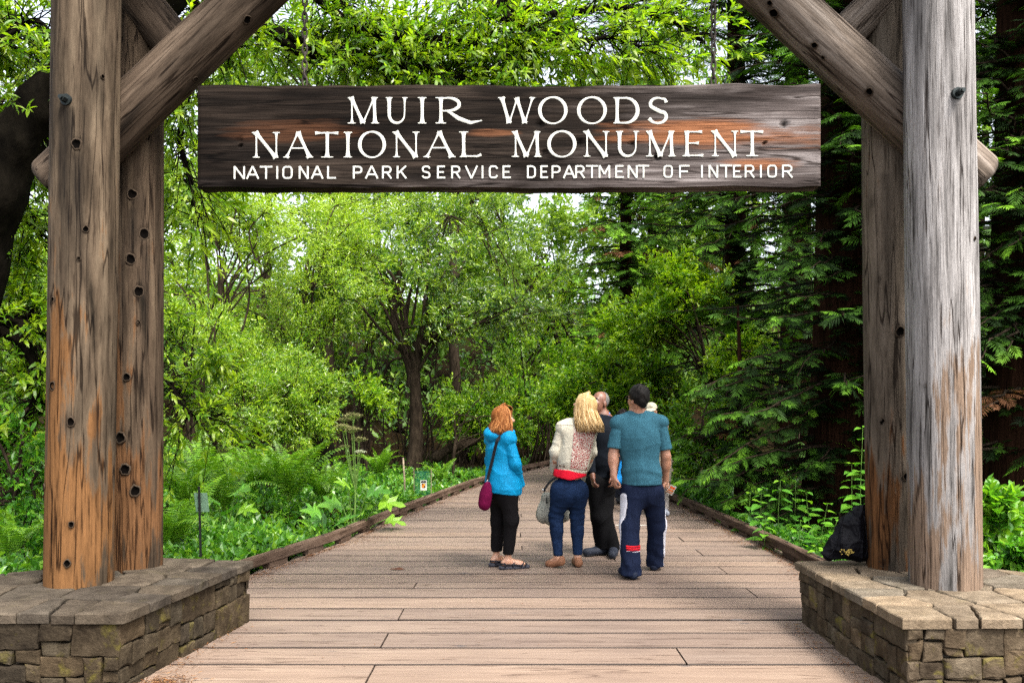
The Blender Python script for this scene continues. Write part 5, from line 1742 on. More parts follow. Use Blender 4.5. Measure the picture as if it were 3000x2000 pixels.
def tree_guard():
    d = 15.2
    b = G(1238, d)
    root = thing("tree_guard", b, "green mesh sapling guard with a small white notice by the left kerb", "tree guard")
    m, nt, out = new_mat("green_mesh"); t = NT(nt)
    v = t.coords((1, 1, 1)); g = t.noise(v, 160, 2)
    bs = t.bsdf((.012, .10, .055), .5, .4); tr = t.n("ShaderNodeBsdfTransparent"); mx = t.n("ShaderNodeMixShader")
    t.l(t.ramp(g, [(.53, (0, 0, 0)), (.58, (1, 1, 1))]), mx.inputs[0]); t.l(tr.outputs[0], mx.inputs[1]); t.l(bs, mx.inputs[2]); t.l(mx.outputs[0], out.inputs[0])
    top = P(1238, 1380, d)[2]
    V, fs = tube([(b[0], d, b[2]), (b[0], d, top)], .15, 16, False)
    np_mesh("mesh", V, fs, m, root, True)
    for q in (-.16, .16):
        V, fs = tube([(b[0] + q, d, b[2]), (b[0] + q, d, top + .05)], .008, 6)
        np_mesh("stake", V, fs, M['bark_pale'], root)
    s = P(1186, 1480, d - .2); e = P(1181, 1340, d - .2); s[2] = float(hill(s[0], s[1]))
    V, fs = tube([s, (s + e) / 2 + (.01, 0, 0), e], [.02, .018, .014], 7)
    np_mesh("pole", V, fs, M['bark_pale'], root, True)
    c = P(1241, 1421, d - .17)
    V, fs = box(c, (.115, .006, .185))
    bd = np_mesh("notice", V, fs, M['white_paint'], root, loc=c)
    for (x, z, w, h, cc) in ((0, .066, .095, .035, (.02, .02, .02)), (0, -.005, .07, .085, (.06, .03, .015)), (-.008, -.01, .03, .05, (.55, .16, .02)), (.012, .012, .022, .03, (.62, .3, .05)), (0, -.075, .08, .006, (.25, .25, .25))):
        V, fs = box(c + (x, -.0045 - (.001 if w < .05 else 0), z), (w, .002, h))
        np_mesh("print", V, fs, simple_mat("notice_print", cc, .6), bd)


tree_guard()
# ------------------------------------------------------------------ people: smooth signed-distance bodies meshed by surface nets
def surface_nets(Fd, org, vox):
    ins = Fd < 0
    nx, ny, nz = Fd.shape
    c8 = [(i, j, k) for i in (0, 1) for j in (0, 1) for k in (0, 1)]
    sl_ = lambda A, c: A[c[0]:nx - 1 + c[0], c[1]:ny - 1 + c[1], c[2]:nz - 1 + c[2]]
    anyi = np.zeros((nx - 1, ny - 1, nz - 1), bool); alli = np.ones_like(anyi)
    for c in c8:
        s = sl_(ins, c); anyi |= s; alli &= s
    act = anyi & ~alli
    idx = -np.ones(act.shape, int); idx[act] = np.arange(act.sum())
    cells = np.argwhere(act)
    acc = np.zeros((len(cells), 3)); cnt = np.zeros(len(cells))
    for a in range(8):
        for b in range(a + 1, 8):
            ca, cb = np.array(c8[a]), np.array(c8[b])
            if np.abs(ca - cb).sum() != 1: continue
            fa = Fd[tuple((cells + ca).T)]; fb = Fd[tuple((cells + cb).T)]
            m = (fa < 0) != (fb < 0)
            t = fa[m] / (fa[m] - fb[m])
            acc[m] += ca + (cb - ca) * t[:, None]; cnt[m] += 1
    V = org + vox * (cells + acc / cnt[:, None])
    Q = []
    for ax in range(3):
        o1, o2 = [(1, 2), (2, 0), (0, 1)][ax]
        A = ins.take(range(0, Fd.shape[ax] - 1), ax); B = ins.take(range(1, Fd.shape[ax]), ax)
        e = np.argwhere(A != B)
        e = e[(e[:, o1] > 0) & (e[:, o2] > 0) & (e[:, o1] < Fd.shape[o1] - 1) & (e[:, o2] < Fd.shape[o2] - 1)]
        if not len(e): continue
        fl = A[tuple(e.T)]
        def at(d1, d2):
            q = e.copy(); q[:, o1] += d1; q[:, o2] += d2; return idx[tuple(q.T)]
        q = np.stack([at(-1, -1), at(0, -1), at(0, 0), at(-1, 0)], -1)
        q[~fl] = q[~fl][:, ::-1]
        Q.append(q)
    return V, np.concatenate(Q)


def RC(a, b, ra, rb, k=.03): return ('rc', np.array(a, float), np.array(b, float), ra, rb, k)
def EL(c, r, R=None, k=.04): return ('el', np.array(c, float), np.array(r, float), np.eye(3) if R is None else np.array(R), k)


def prim_eval(p, X):
    if p[0] == 'rc':
        _, a, b, ra, rb, _k = p
        ab = b - a; L2 = max(ab @ ab, 1e-9)
        t = np.clip(((X - a) @ ab) / L2, 0, 1)
        return np.linalg.norm(X - a - t[..., None] * ab, axis=-1) - (ra + (rb - ra) * t)
    _, c, r, R, _k = p
    q = (X - c) @ R
    k0 = np.linalg.norm(q / r, axis=-1); k1 = np.linalg.norm(q / (r * r), axis=-1)
    return k0 * (k0 - 1) / np.maximum(k1, 1e-9)


def prim_box(p):
    if p[0] == 'rc':
        r = max(p[3], p[4]); return np.minimum(p[1], p[2]) - r, np.maximum(p[1], p[2]) + r
    r = p[2].max(); return p[1] - r, p[1] + r


def grow(prims, g):
    out = []
    for p in prims:
        if p[0] == 'rc': out.append(('rc', p[1], p[2], p[3] + g, p[4] + g, p[5]))
        else: out.append(('el', p[1], p[2] + g, p[3], p[4]))
    return out


def sdf_mesh(name, prims, mat, parent, vox=.010, cuts=(), subs=(), disp=None, loc=None, smooth=True, extra=None, attr=None):
    """cuts: (point, normal) keeps the side where (x-p).n < 0"""
    bx = [prim_box(p) for p in prims]
    lo = np.min([b[0] for b in bx], 0) - 3 * vox; hi = np.max([b[1] for b in bx], 0) + 3 * vox
    n = np.ceil((hi - lo) / vox).astype(int) + 1
    Fd = np.full(n, .25)
    ax = [lo[i] + vox * np.arange(n[i]) for i in range(3)]
    def block(p, pad):
        b = prim_box(p)
        i0 = np.clip(((b[0] - pad - lo) / vox).astype(int), 0, n - 1); i1 = np.clip(((b[1] + pad - lo) / vox).astype(int) + 2, 1, n)
        s = tuple(slice(i0[i], i1[i]) for i in range(3))
        X = np.stack(np.meshgrid(*[ax[i][s[i]] for i in range(3)], indexing='ij'), -1)
        return s, X
    for p in prims:
        k = p[-1]
        s, X = block(p, k + 3 * vox)
        if X.size == 0: continue
        d = prim_eval(p, X); f = Fd[s]
        h = np.maximum(k - np.abs(f - d), 0) / max(k, 1e-6)
        Fd[s] = np.minimum(f, d) - h * h * k * .25
    if disp is not None:
        X = np.stack(np.meshgrid(*ax, indexing='ij'), -1)
        m = np.abs(Fd) < .06
        Fd[m] += disp(X[m])
    for p in subs:
        s, X = block(p, 3 * vox)
        if X.size: Fd[s] = np.maximum(Fd[s], -prim_eval(p, X))
    for pt, nn in cuts:
        nn = norm(nn); pt = np.array(pt)
        d = ((ax[0] - pt[0]) * nn[0])[:, None, None] + ((ax[1] - pt[1]) * nn[1])[None, :, None] + ((ax[2] - pt[2]) * nn[2])[None, None]
        Fd = np.maximum(Fd, d)
    V, Q = surface_nets(Fd, lo, vox)
    return np_mesh(name, V, Q, mat, parent, smooth, loc=loc, attrs={"tint": np.full(len(V), .4)} if name == "hair" else None)


def rotz(a): return np.array(((math.cos(a), -math.sin(a), 0), (math.sin(a), math.cos(a), 0), (0, 0, 1)))
def rotx(a): return np.array(((1, 0, 0), (0, math.cos(a), -math.sin(a)), (0, math.sin(a), math.cos(a))))
def roty(a): return np.array(((math.cos(a), 0, math.sin(a)), (0, 1, 0), (-math.sin(a), 0, math.cos(a))))


def skin_mat(name, c):
    m, nt, out = new_mat(name); t = NT(nt)
    v = t.coords((1, 1, 1)); g = t.noise(v, 14, 4)
    cc = t.ramp(g, [(.3, tuple(q * .8 for q in c)), (.7, tuple(min(1, q * 1.15) for q in c))])
    b = t.n("ShaderNodeBsdfPrincipled"); t.l(cc, b.inputs["Base Color"]); b.inputs["Roughness"].default_value = .5
    b.inputs["Subsurface Weight"].default_value = .12; b.inputs["Subsurface Radius"].default_value = (.02, .008, .004)
    t.l(b.outputs[0], out.inputs[0]); return m


def cloth_mat(name, c, fold=9, bstr=.6, rough=.8, sheen=.0, stretch=(1, 1, .45), nvar=.10, bdist=.012, spec=.25):
    m, nt, out = new_mat(name); t = NT(nt)
    v = t.coords(stretch); f1 = t.noise(v, fold, 3, .5, 1.2)
    w = t.noise(t.coords((1, 1, 1)), 320, 2)
    cc = t.ramp(f1, [(.3, tuple(q * (1 - nvar) for q in c)), (.7, tuple(min(1, q * (1 + nvar)) for q in c))])
    h = t.math('ADD', f1, t.math('MULTIPLY', w, .06))
    t.l(t.bsdf(cc, rough, spec, h, bstr, bdist, 0, sheen), out.inputs[0]); return m


def hair_mat(name, lo, mid, hi):
    m, nt, out = new_mat(name); t = NT(nt)
    v = t.coords((60, 60, 3)); g = t.noise(v, 1, 5, .6, .4)
    at = t.n("ShaderNodeAttribute", attribute_name="tint")
    f = t.math('ADD', t.math('MULTIPLY', g, .7), t.math('MULTIPLY', at.outputs["Fac"], .32))
    c = t.ramp(f, [(.3, lo), (.5, mid), (.72, hi)])
    t.l(t.bsdf(c, .55, .3, g, .5, .004), out.inputs[0]); return m


M['skin_fair'] = skin_mat("skin_fair", (.34, .18, .115))
M['skin_tan'] = skin_mat("skin_tan", (.29, .14, .085))
M['skin_brown'] = skin_mat("skin_brown", (.125, .05, .028))
M['eye_white'] = simple_mat("eye_white", (.6, .58, .55), .3, .5)
M['eye_dark'] = simple_mat("eye_dark", (.02, .013, .01), .2, .5)
M['lip'] = simple_mat("lip", (.30, .10, .085), .5, .3)
M['rubber'] = simple_mat("shoe_rubber", (.02, .02, .022), .6, .3)


class Fig:
    """joints: dict of world points (hd head centre, nk neck base, ch chest, pv pelvis, sL sR eL eR wL wR hL hR kL kR aL aR tL tR); L/R as seen in the picture"""
    def __init__(s, J, yaw, hyaw, hpitch=0, hroll=0, g=1.0, hs=1.0, female=False, lean=None):
        s.J = {k: np.array(v, float) for k, v in J.items()}
        s.R = rotz(yaw); s.g = g; s.hs = hs; s.fem = female
        s.HR = rotz(hyaw) @ roty(hroll) @ rotx(hpitch)
        up = norm(s.J['nk'] - s.J['pv']); fwd = s.R[:, 1]
        fwd = norm(fwd - up * (fwd @ up)); s.TR = np.stack([np.cross(fwd, up), fwd, up], 1)

    def H(s, x, y, z): return s.J['hd'] + s.HR @ (np.array((x, y, z)) * s.hs)

    def head(s):
        h, R, q = s.H, s.HR, s.hs
        E = lambda c, r, k=.02: EL(h(*c), np.array(r) * q, R, k * q)
        fr = .94 if s.fem else 1
        return [E((0, -.012, .035), (.074, .094, .088)), E((0, .030, -.030), (.058 * fr, .062, .085)), E((0, .045, -.085), (.036 * fr, .036, .032)),
                E((0, .072, .026), (.05, .022, .016), .015), RC(h(0, .086, .018), h(0, .112, -.022), .008 * q, .0135 * q, .010 * q), E((0, .098, -.028), (.018, .013, .009), .008),
                E((0, .083, -.056), (.024, .013, .008), .008), E((0, .084, -.067), (.020, .012, .008), .008),
                E((.034, .070, -.022), (.022, .02, .02), .02), E((-.034, .070, -.022), (.022, .02, .02), .02),
                E((.075, -.012, -.012), (.010, .020, .032), .006), E((-.075, -.012, -.012), (.010, .020, .032), .006),
                RC(h(0, -.018, -.045), s.J['nk'] + (0, 0, -.02), .050 * q * (.9 if s.fem else 1.06), .058 * s.g * (.9 if s.fem else 1.08), .03)]

    def torso(s):
        J, g, R = s.J, s.g, s.TR
        w = .93 if s.fem else 1
        mid = (J['ch'] + J['pv']) / 2
        sh = [RC(J['sL'], J['sR'], .047 * g, .047 * g, .06), RC(J['sL'], J['nk'], .052 * g, .05 * g, .05), RC(J['sR'], J['nk'], .052 * g, .05 * g, .05)]
        return [EL(J['ch'], np.array((.158 * w, .112, .185)) * g, R, .06), EL(mid, np.array((.142 * w, .105, .16)) * g, R, .06), EL(J['pv'], np.array((.162, .122, .13)) * g, R, .06)] + sh

    def arm(s, S, upto=1.0, g=1.0):
        J, q = s.J, s.g * g
        a, b, c = J['s' + S], J['e' + S], J['w' + S]
        a = a + (b - a) * .14
        return [RC(a, b, .050 * q, .042 * q, .03), RC(b, c, .043 * q, .028 * q, .02), EL(b + (c - b) * .28, np.array((.046, .046, .075)) * q, None, .02)]

    def hand(s, S, dirv, palm, curl=.5, thumb=1, grip=0.0):
        """palm normal 'palm', fingers along dirv; five separate fingers"""
        w = s.J['w' + S]; q = s.g * .98
        d = norm(np.array(dirv, float)); n = norm(np.array(palm, float)); n = norm(n - d * (n @ d)); x = np.cross(d, n)
        pr = [RC(w, w + d * .03 * q, .027 * q, .028 * q, .012), EL(w + d * .055 * q, np.array((.040, .048, .017)) * q, np.stack([x, d, n], 1), .012)]
        for i, (off, ln) in enumerate(((-.030, .066), (-.010, .078), (.010, .074), (.029, .058))):
            b = w + (d * .088 + x * off) * q
            c1 = curl * (1 + .15 * i)
            d1 = d * math.cos(c1 * .6) + n * math.sin(c1 * .6); d2 = d * math.cos(c1 * 1.5) + n * math.sin(c1 * 1.5); d3 = d * math.cos(c1 * 2.2) + n * math.sin(c1 * 2.2)
            p1 = b + d1 * ln * .48 * q; p2 = p1 + d2 * ln * .30 * q; p3 = p2 + d3 * ln * .24 * q
            pr += [RC(b, p1, .0098 * q, .0090 * q, .003), RC(p1, p2, .0090 * q, .0083 * q, .003), RC(p2, p3, .0083 * q, .007 * q, .003)]
        b = w + (d * .03 - x * thumb * .026) * q
        p1 = b + (d * .030 - x * thumb * .022 + n * .012) * q; p2 = p1 + (d * .030 - x * thumb * .004 + n * .014) * q
        pr += [RC(b, p1, .014 * q, .0115 * q, .008), RC(p1, p2, .0112 * q, .0088 * q, .003)]
        return pr

    def leg(s, S, g=1.0):
        J, q = s.J, s.g * g
        h, k, a = J['h' + S], J['k' + S], J['a' + S]
        return [RC(h, k, .070 * q, .046 * q, .05), RC(k, a, .046 * q, .036 * q, .03), EL(k + (a - k) * .3, np.array((.044, .046, .09)) * q, None, .03)]

    def foot(s, S, q=1.0):
        a, t = s.J['a' + S], s.J['t' + S]
        heel = a + norm((a - t) * (1, 1, 0)) * .035; heel[2] = min(a[2], t[2] + .03)
        ball = t * .72 + np.array((*a[:2], t[2])) * .28
        return [RC(a, heel, .036 * q, .032 * q, .02), RC(a, ball + (0, 0, .016), .036 * q, .034 * q, .03), RC(ball, t, .034 * q, .024 * q, .02), RC(heel, ball, .030 * q, .036 * q, .03)]

    def face(s, root_body, brow, eyes=True):
        if not eyes: return
        for sx in (-1, 1):
            V, Q = ball(s.H(sx * .031, .076, .008), .0125 * s.hs)
            e = np_mesh("eye", V, Q, M['eye_white'], root_body, True)
            V, Q = ball(s.H(sx * .031, .0835, .008), .0070 * s.hs); np_mesh("iris", V, Q, M['eye_dark'], e, True)
            V, fs = tube(smooth_path([s.H(sx * .014, .094, .028), s.H(sx * .030, .0945, .034), s.H(sx * .050, .080, .028)], 4), .0048 * s.hs, 5); np_mesh("eyebrow", V, fs, brow, root_body, True)
        V, fs = tube(smooth_path([s.H(-.022, .0895, -.062), s.H(0, .097, -.061), s.H(.022, .0895, -.062)], 4), .0045 * s.hs, 5); np_mesh("mouth", V, fs, M['lip'], root_body, True)


def ball(c, r, n=10, m=7):
    th = np.linspace(0, 2 * np.pi, n, endpoint=False); ph = np.linspace(.15, np.pi - .15, m)
    V = np.array([(r * math.sin(p) * math.cos(t), r * math.sin(p) * math.sin(t), r * math.cos(p)) for p in ph for t in th]) + c
    Q = np.array([(i * n + j, (i + 1) * n + j, (i + 1) * n + (j + 1) % n, i * n + (j + 1) % n) for i in range(m - 1) for j in range(n)])
    return V, Q


def folds(amp, freq, seed, zs=.45):
    def f(X): return amp * snoise(X * (1, 1, zs), freq, seed, 9)
    return f


def creases(amp, seed, f1=(14, 14, 5), f2=(9, 9, 16), w=.5):
    """cloth: sharp-edged folds, mostly hanging, some pulled across"""
    def f(X):
        a = 1 - np.abs(np.tanh(1.1 * snoise(X * f1, 1.0, seed, 8)))
        b = 1 - np.abs(np.tanh(1.1 * snoise(X * f2, 1.0, seed + 1, 8)))
        return -amp * ((1 - w) * a ** 3 + w * b ** 3) + amp * .3
    return f


def strands(fig, n, r, zend, az0, az1, drift=(0, 0, 0), flare=.02, rad=.0055, crown=(0, -.01, .125), wave=.008, cape=1.0, inward=0.0):
    """locks falling from the crown; azimuth 0 = face direction; built in world-up space around the head"""
    mb = MB()
    yaw = math.atan2(fig.HR[1, 1], fig.HR[0, 1])
    for i in range(n):
        a = yaw + r.uniform(az0, az1)
        c = fig.J['hd']
        d = np.array((math.cos(a), math.sin(a), 0.0))
        ze = zend * r.uniform(.82, 1.08)
        pts = []
        R_ = .104 * fig.hs * r.uniform(.97, 1.08)
        top = fig.H(*crown) + r.normal(0, .006, 3)
        m = 9
        for t in np.linspace(0, 1, m):
            if t < .38:
                q = t / .38 * math.pi / 2
                p = c + d * R_ * math.sin(q) + np.array((0, 0, .148 * fig.hs * math.cos(q)))
                p = p * min(1, t / .12) + top * (1 - min(1, t / .12))
            else:
                u = (t - .38) / .62
                p = c + d * (R_ + flare * math.sin(u * math.pi * .5) - inward * u * u) + np.array((0, 0, ze * u)) + np.array(drift) * u ** 1.4 + wave * np.array((math.sin(u * 7 + i), math.cos(u * 6 + i * 1.7), 0)) * u
            pts.append(p)
        V, fs = tube(pts, np.r_[np.linspace(rad * .8, rad * 1.25, m - 2), rad * .9, rad * .25], 4)
        mb.add(V, fs, r.uniform(0, 1))
    return mb


def hull_hair(fig, gr, zc, extra=()):
    return [EL(fig.H(0, -.014, .036), np.array((.074 + gr, .094 + gr, .088 + gr)) * fig.hs, fig.HR, .02)] + list(extra)


def person(loc, label):
    return thing("person", loc, label, "person", None)


# --- man in the teal T-shirt, seen from behind
def man_teal():
    d = 7.9
    J = dict(hd=P1(1250, 172, d), nk=P1(1250, 268, d + .03), ch=P1(1262, 440, d), pv=P1(1280, 800, d), sL=P1(1112, 338, d), sR=P1(1412, 332, d + .02), eL=P1(1078, 560, d - .02), eR=P1(1450, 570, d + .03),
             wL=P1(1082, 705, d - .08), wR=P1(1448, 735, d + .10), hL=P1(1215, 830, d - .02), hR=P1(1352, 830, d + .03), kL=P1(1193, 1060, 7.82), kR=P1(1386, 1060, 8.02),
             aL=P1(1203, 1380, 7.70), aR=P1(1372, 1320, 8.12), tL=P1(1142, 1405, 7.86), tR=P1(1392, 1330, 8.30))
    J['tL'][2] = .03; J['tR'][2] = .03; J['aL'][2] = .09; J['aR'][2] = .09
    f = Fig(J, 0, math.radians(32), math.radians(4), 0, 1.04, 1.04)
    root = person((*J['pv'][:2], 0), "man in teal T-shirt and navy track trousers seen from behind, nearest of the group")
    r = np.random.default_rng(1)
    body = sdf_mesh("body", f.head() + f.torso() + f.arm('L', g=1.05) + f.arm('R', g=1.05) + f.hand('L', (.12, .05, -1), (.9, .35, 0), .75, -1) + f.hand('R', (-.2, .3, -1), (-.9, .2, 0), .7, 1) + f.leg('L') + f.leg('R'), M['skin_tan'], root, .0086)
    f.face(body, M['eye_dark'])
    # T-shirt: loose torso and short sleeves
    up = norm(J['nk'] - J['pv'])
    tor = grow(f.torso(), .016) + [EL(P1(1275, 690, d), (.185, .135, .17), None, .08), EL(P1(1262, 480, d), (.20, .128, .24), None, .08), RC(P1(1275, 700, d) , P1(1280, 790, d), .145, .15, .08)]
    sl = []
    for S in 'LR':
        e = J['s' + S] + (J['e' + S] - J['s' + S]) * .78
        sl.append(RC(J['s' + S], e, .078, .083, .05))
    cuts = [(P1(0, 768, d) * (0, 0, 1), (0, 0, -1)), (J['nk'] + (0, 0, .022), (0, .25, 1))]
    mats = M['teal'] = cloth_mat("teal_cotton", (.027, .088, .12), 8, .7, .9, .0, (1.4, 1.4, .5), .10, .016)
    def sd(X):
        return creases(.011, 5, (13, 13, 3.0), (6, 6, 14), .35)(X) + .004 * np.sin((X[:, 2] - .9) * 55 + 3 * np.sin(X[:, 0] * 9)) * np.exp(-((X[:, 2] - .98) / .06) ** 2)
    sdf_mesh("t_shirt", tor + [], mats, root, .009, cuts=cuts, disp=sd)
    for S, sg in (('L', -1), ('R', 1)):
        e = J['s' + S] + (J['e' + S] - J['s' + S]) * .80
        sdf_mesh("sleeve", [RC(J['s' + S] + (J['e' + S] - J['s' + S]) * .17 + (sg * -.012, 0, 0), J['s' + S] + (J['e' + S] - J['s' + S]) * 1.0, .069, .080, .05)], mats, root, .009, cuts=[(e, J['e' + S] - J['s' + S])], disp=creases(.009, 7, (11, 11, 6), (8, 8, 12), .5))
    ring = np.array([J['nk'] + (math.cos(a) * .068, math.sin(a) * .066 - .004, .012 - .012 * math.sin(a)) for a in np.linspace(0, 2 * np.pi, 25)])
    V, fs = tube(ring, .0075, 6, False); np_mesh("collar", V, fs, mats, root, True)
    # track trousers
    navy = cloth_mat("navy_jersey", (.006, .0095, .024), 7, .7, .8, .0, (1.2, 1.2, .5), .2, .016)
    def leg(S, kr, ar, top):
        h, k, a = J['h' + S], J['k' + S], J['a' + S]
        a2 = a + (0, 0, -.055)
        return [RC(h + (0, 0, .02), k, .118, kr, .06), RC(k, a2, kr, ar, .04)]
    tr = leg('L', .092, .098, 0) + leg('R', .090, .088, 0) + [EL(J['pv'] + (0, 0, -.03), (.182, .142, .15), None, .07)]
    cut = [((0, 0, .035), (0, 0, -1)), (P1(0, 750, d) * (0, 0, 1), (0, 0, 1))]
    wr = lambda X: creases(.012, 21, (11, 11, 3), (7, 7, 9), .35)(X) + .006 * np.sin(X[:, 2] * 40 + 5 * snoise(X, 4, 3)) * np.exp(-((X[:, 2] - .12) / .1) ** 2)
    trs = sdf_mesh("track_trousers", tr, navy, root, .009, cuts=cut, disp=wr)
    white = cloth_mat("white_jersey", (.42, .42, .46), 7, .5, .8, .0, (1.2, 1.2, .5), .1, .03)
    red = cloth_mat("red_band", (.42, .012, .018), 7, .3)
    for S, sg in (('L', -1), ('R', 1)):
        h, a = J['h' + S], J['a' + S]
        off = -.062 if S == 'L' else .076
        sdf_mesh("side_panel", grow(leg(S, .092 if S == 'L' else .090, .098 if S == 'L' else .088, 0), .004), white, trs, .009,
                 cuts=cut + [((h[0] + off, 0, h[2]), np.array((a[2] - h[2], 0, h[0] - a[0])) * sg), ((0, h[1] + .03, 0), (0, -1, 0)) if S == 'R' else ((0, h[1] - .12, 0), (0, -1, 0))], disp=wr)
    for z0, z1, m in ((1196, 1208, red), (1211, 1222, red), (1225, 1231, red), (1234, 1239, white)):
        za, zb = P1(0, z0, 7.72)[2], P1(0, z1, 7.72)[2]
        sdf_mesh("leg_band", grow(leg('L', .092, .098, 0), .006), m, trs, .0075, cuts=[((J['aL'][0], 0, za), (.06, 0, 1)), ((J['aL'][0], 0, zb), (-.06, 0, -1)), ((J['aL'][0] - .052, 0, 0), (-1, 0, 0))], disp=wr)
    for S in 'LR':
        a, t = J['a' + S].copy(), J['t' + S].copy()
        heel = a + norm((a - t) * (1, 1, 0)) * .05; heel[2] = .045
        sdf_mesh("shoe", [RC(heel, t + (0, 0, .012), .046, .042, .03), RC(a - (0, 0, .02), (heel + t) / 2, .05, .045, .03)], simple_mat("navy_shoe", (.012, .016, .03), .6, .3), root, .008, cuts=[((0, 0, .004), (0, 0, -1)), ((0, 0, .1), (0, 0, 1))])
    # short black hair
    hm = hair_mat("black_hair", (.005, .0045, .0045), (.010, .009, .008), (.024, .02, .019))
    n1 = f.HR @ np.array((0, .50, -.86)); n2 = f.HR @ np.array((0, 1, .12))
    hr_ = sdf_mesh("hair", hull_hair(f, .013, 0, [EL(f.H(0, -.03, .055), np.array((.078, .088, .092)) * f.hs, f.HR, .03), RC(f.H(0, -.075, .0), f.H(0, -.068, -.055), .040, .028, .04)]), hm, root, .0065,
             cuts=[(f.H(0, .045, .03), f.HR @ np.array((0, .62, -.78))), (f.H(0, .07, 0), n2), (f.H(0, 0, -.078), f.HR @ np.array((0, 0, -1)))], disp=lambda X: .003 * snoise(X * (1, 1, .5), 90, 4, 9))
    mb = MB()
    for sx in (-1, 1):
        V, fs = tube([f.H(sx * .078, -.01, .012), f.H(sx * .074, .09, .012)], .0022, 5); mb.add(V, fs)
        ring = [f.H(sx * .034 + .026 * math.cos(q), .104, .006 + .02 * math.sin(q)) for q in np.linspace(0, 6.283, 15)]
        V, fs = tube(ring, .002, 4, False); mb.add(V, fs)
    mb.build("glasses", M['eye_dark'], root, True)


man_teal()


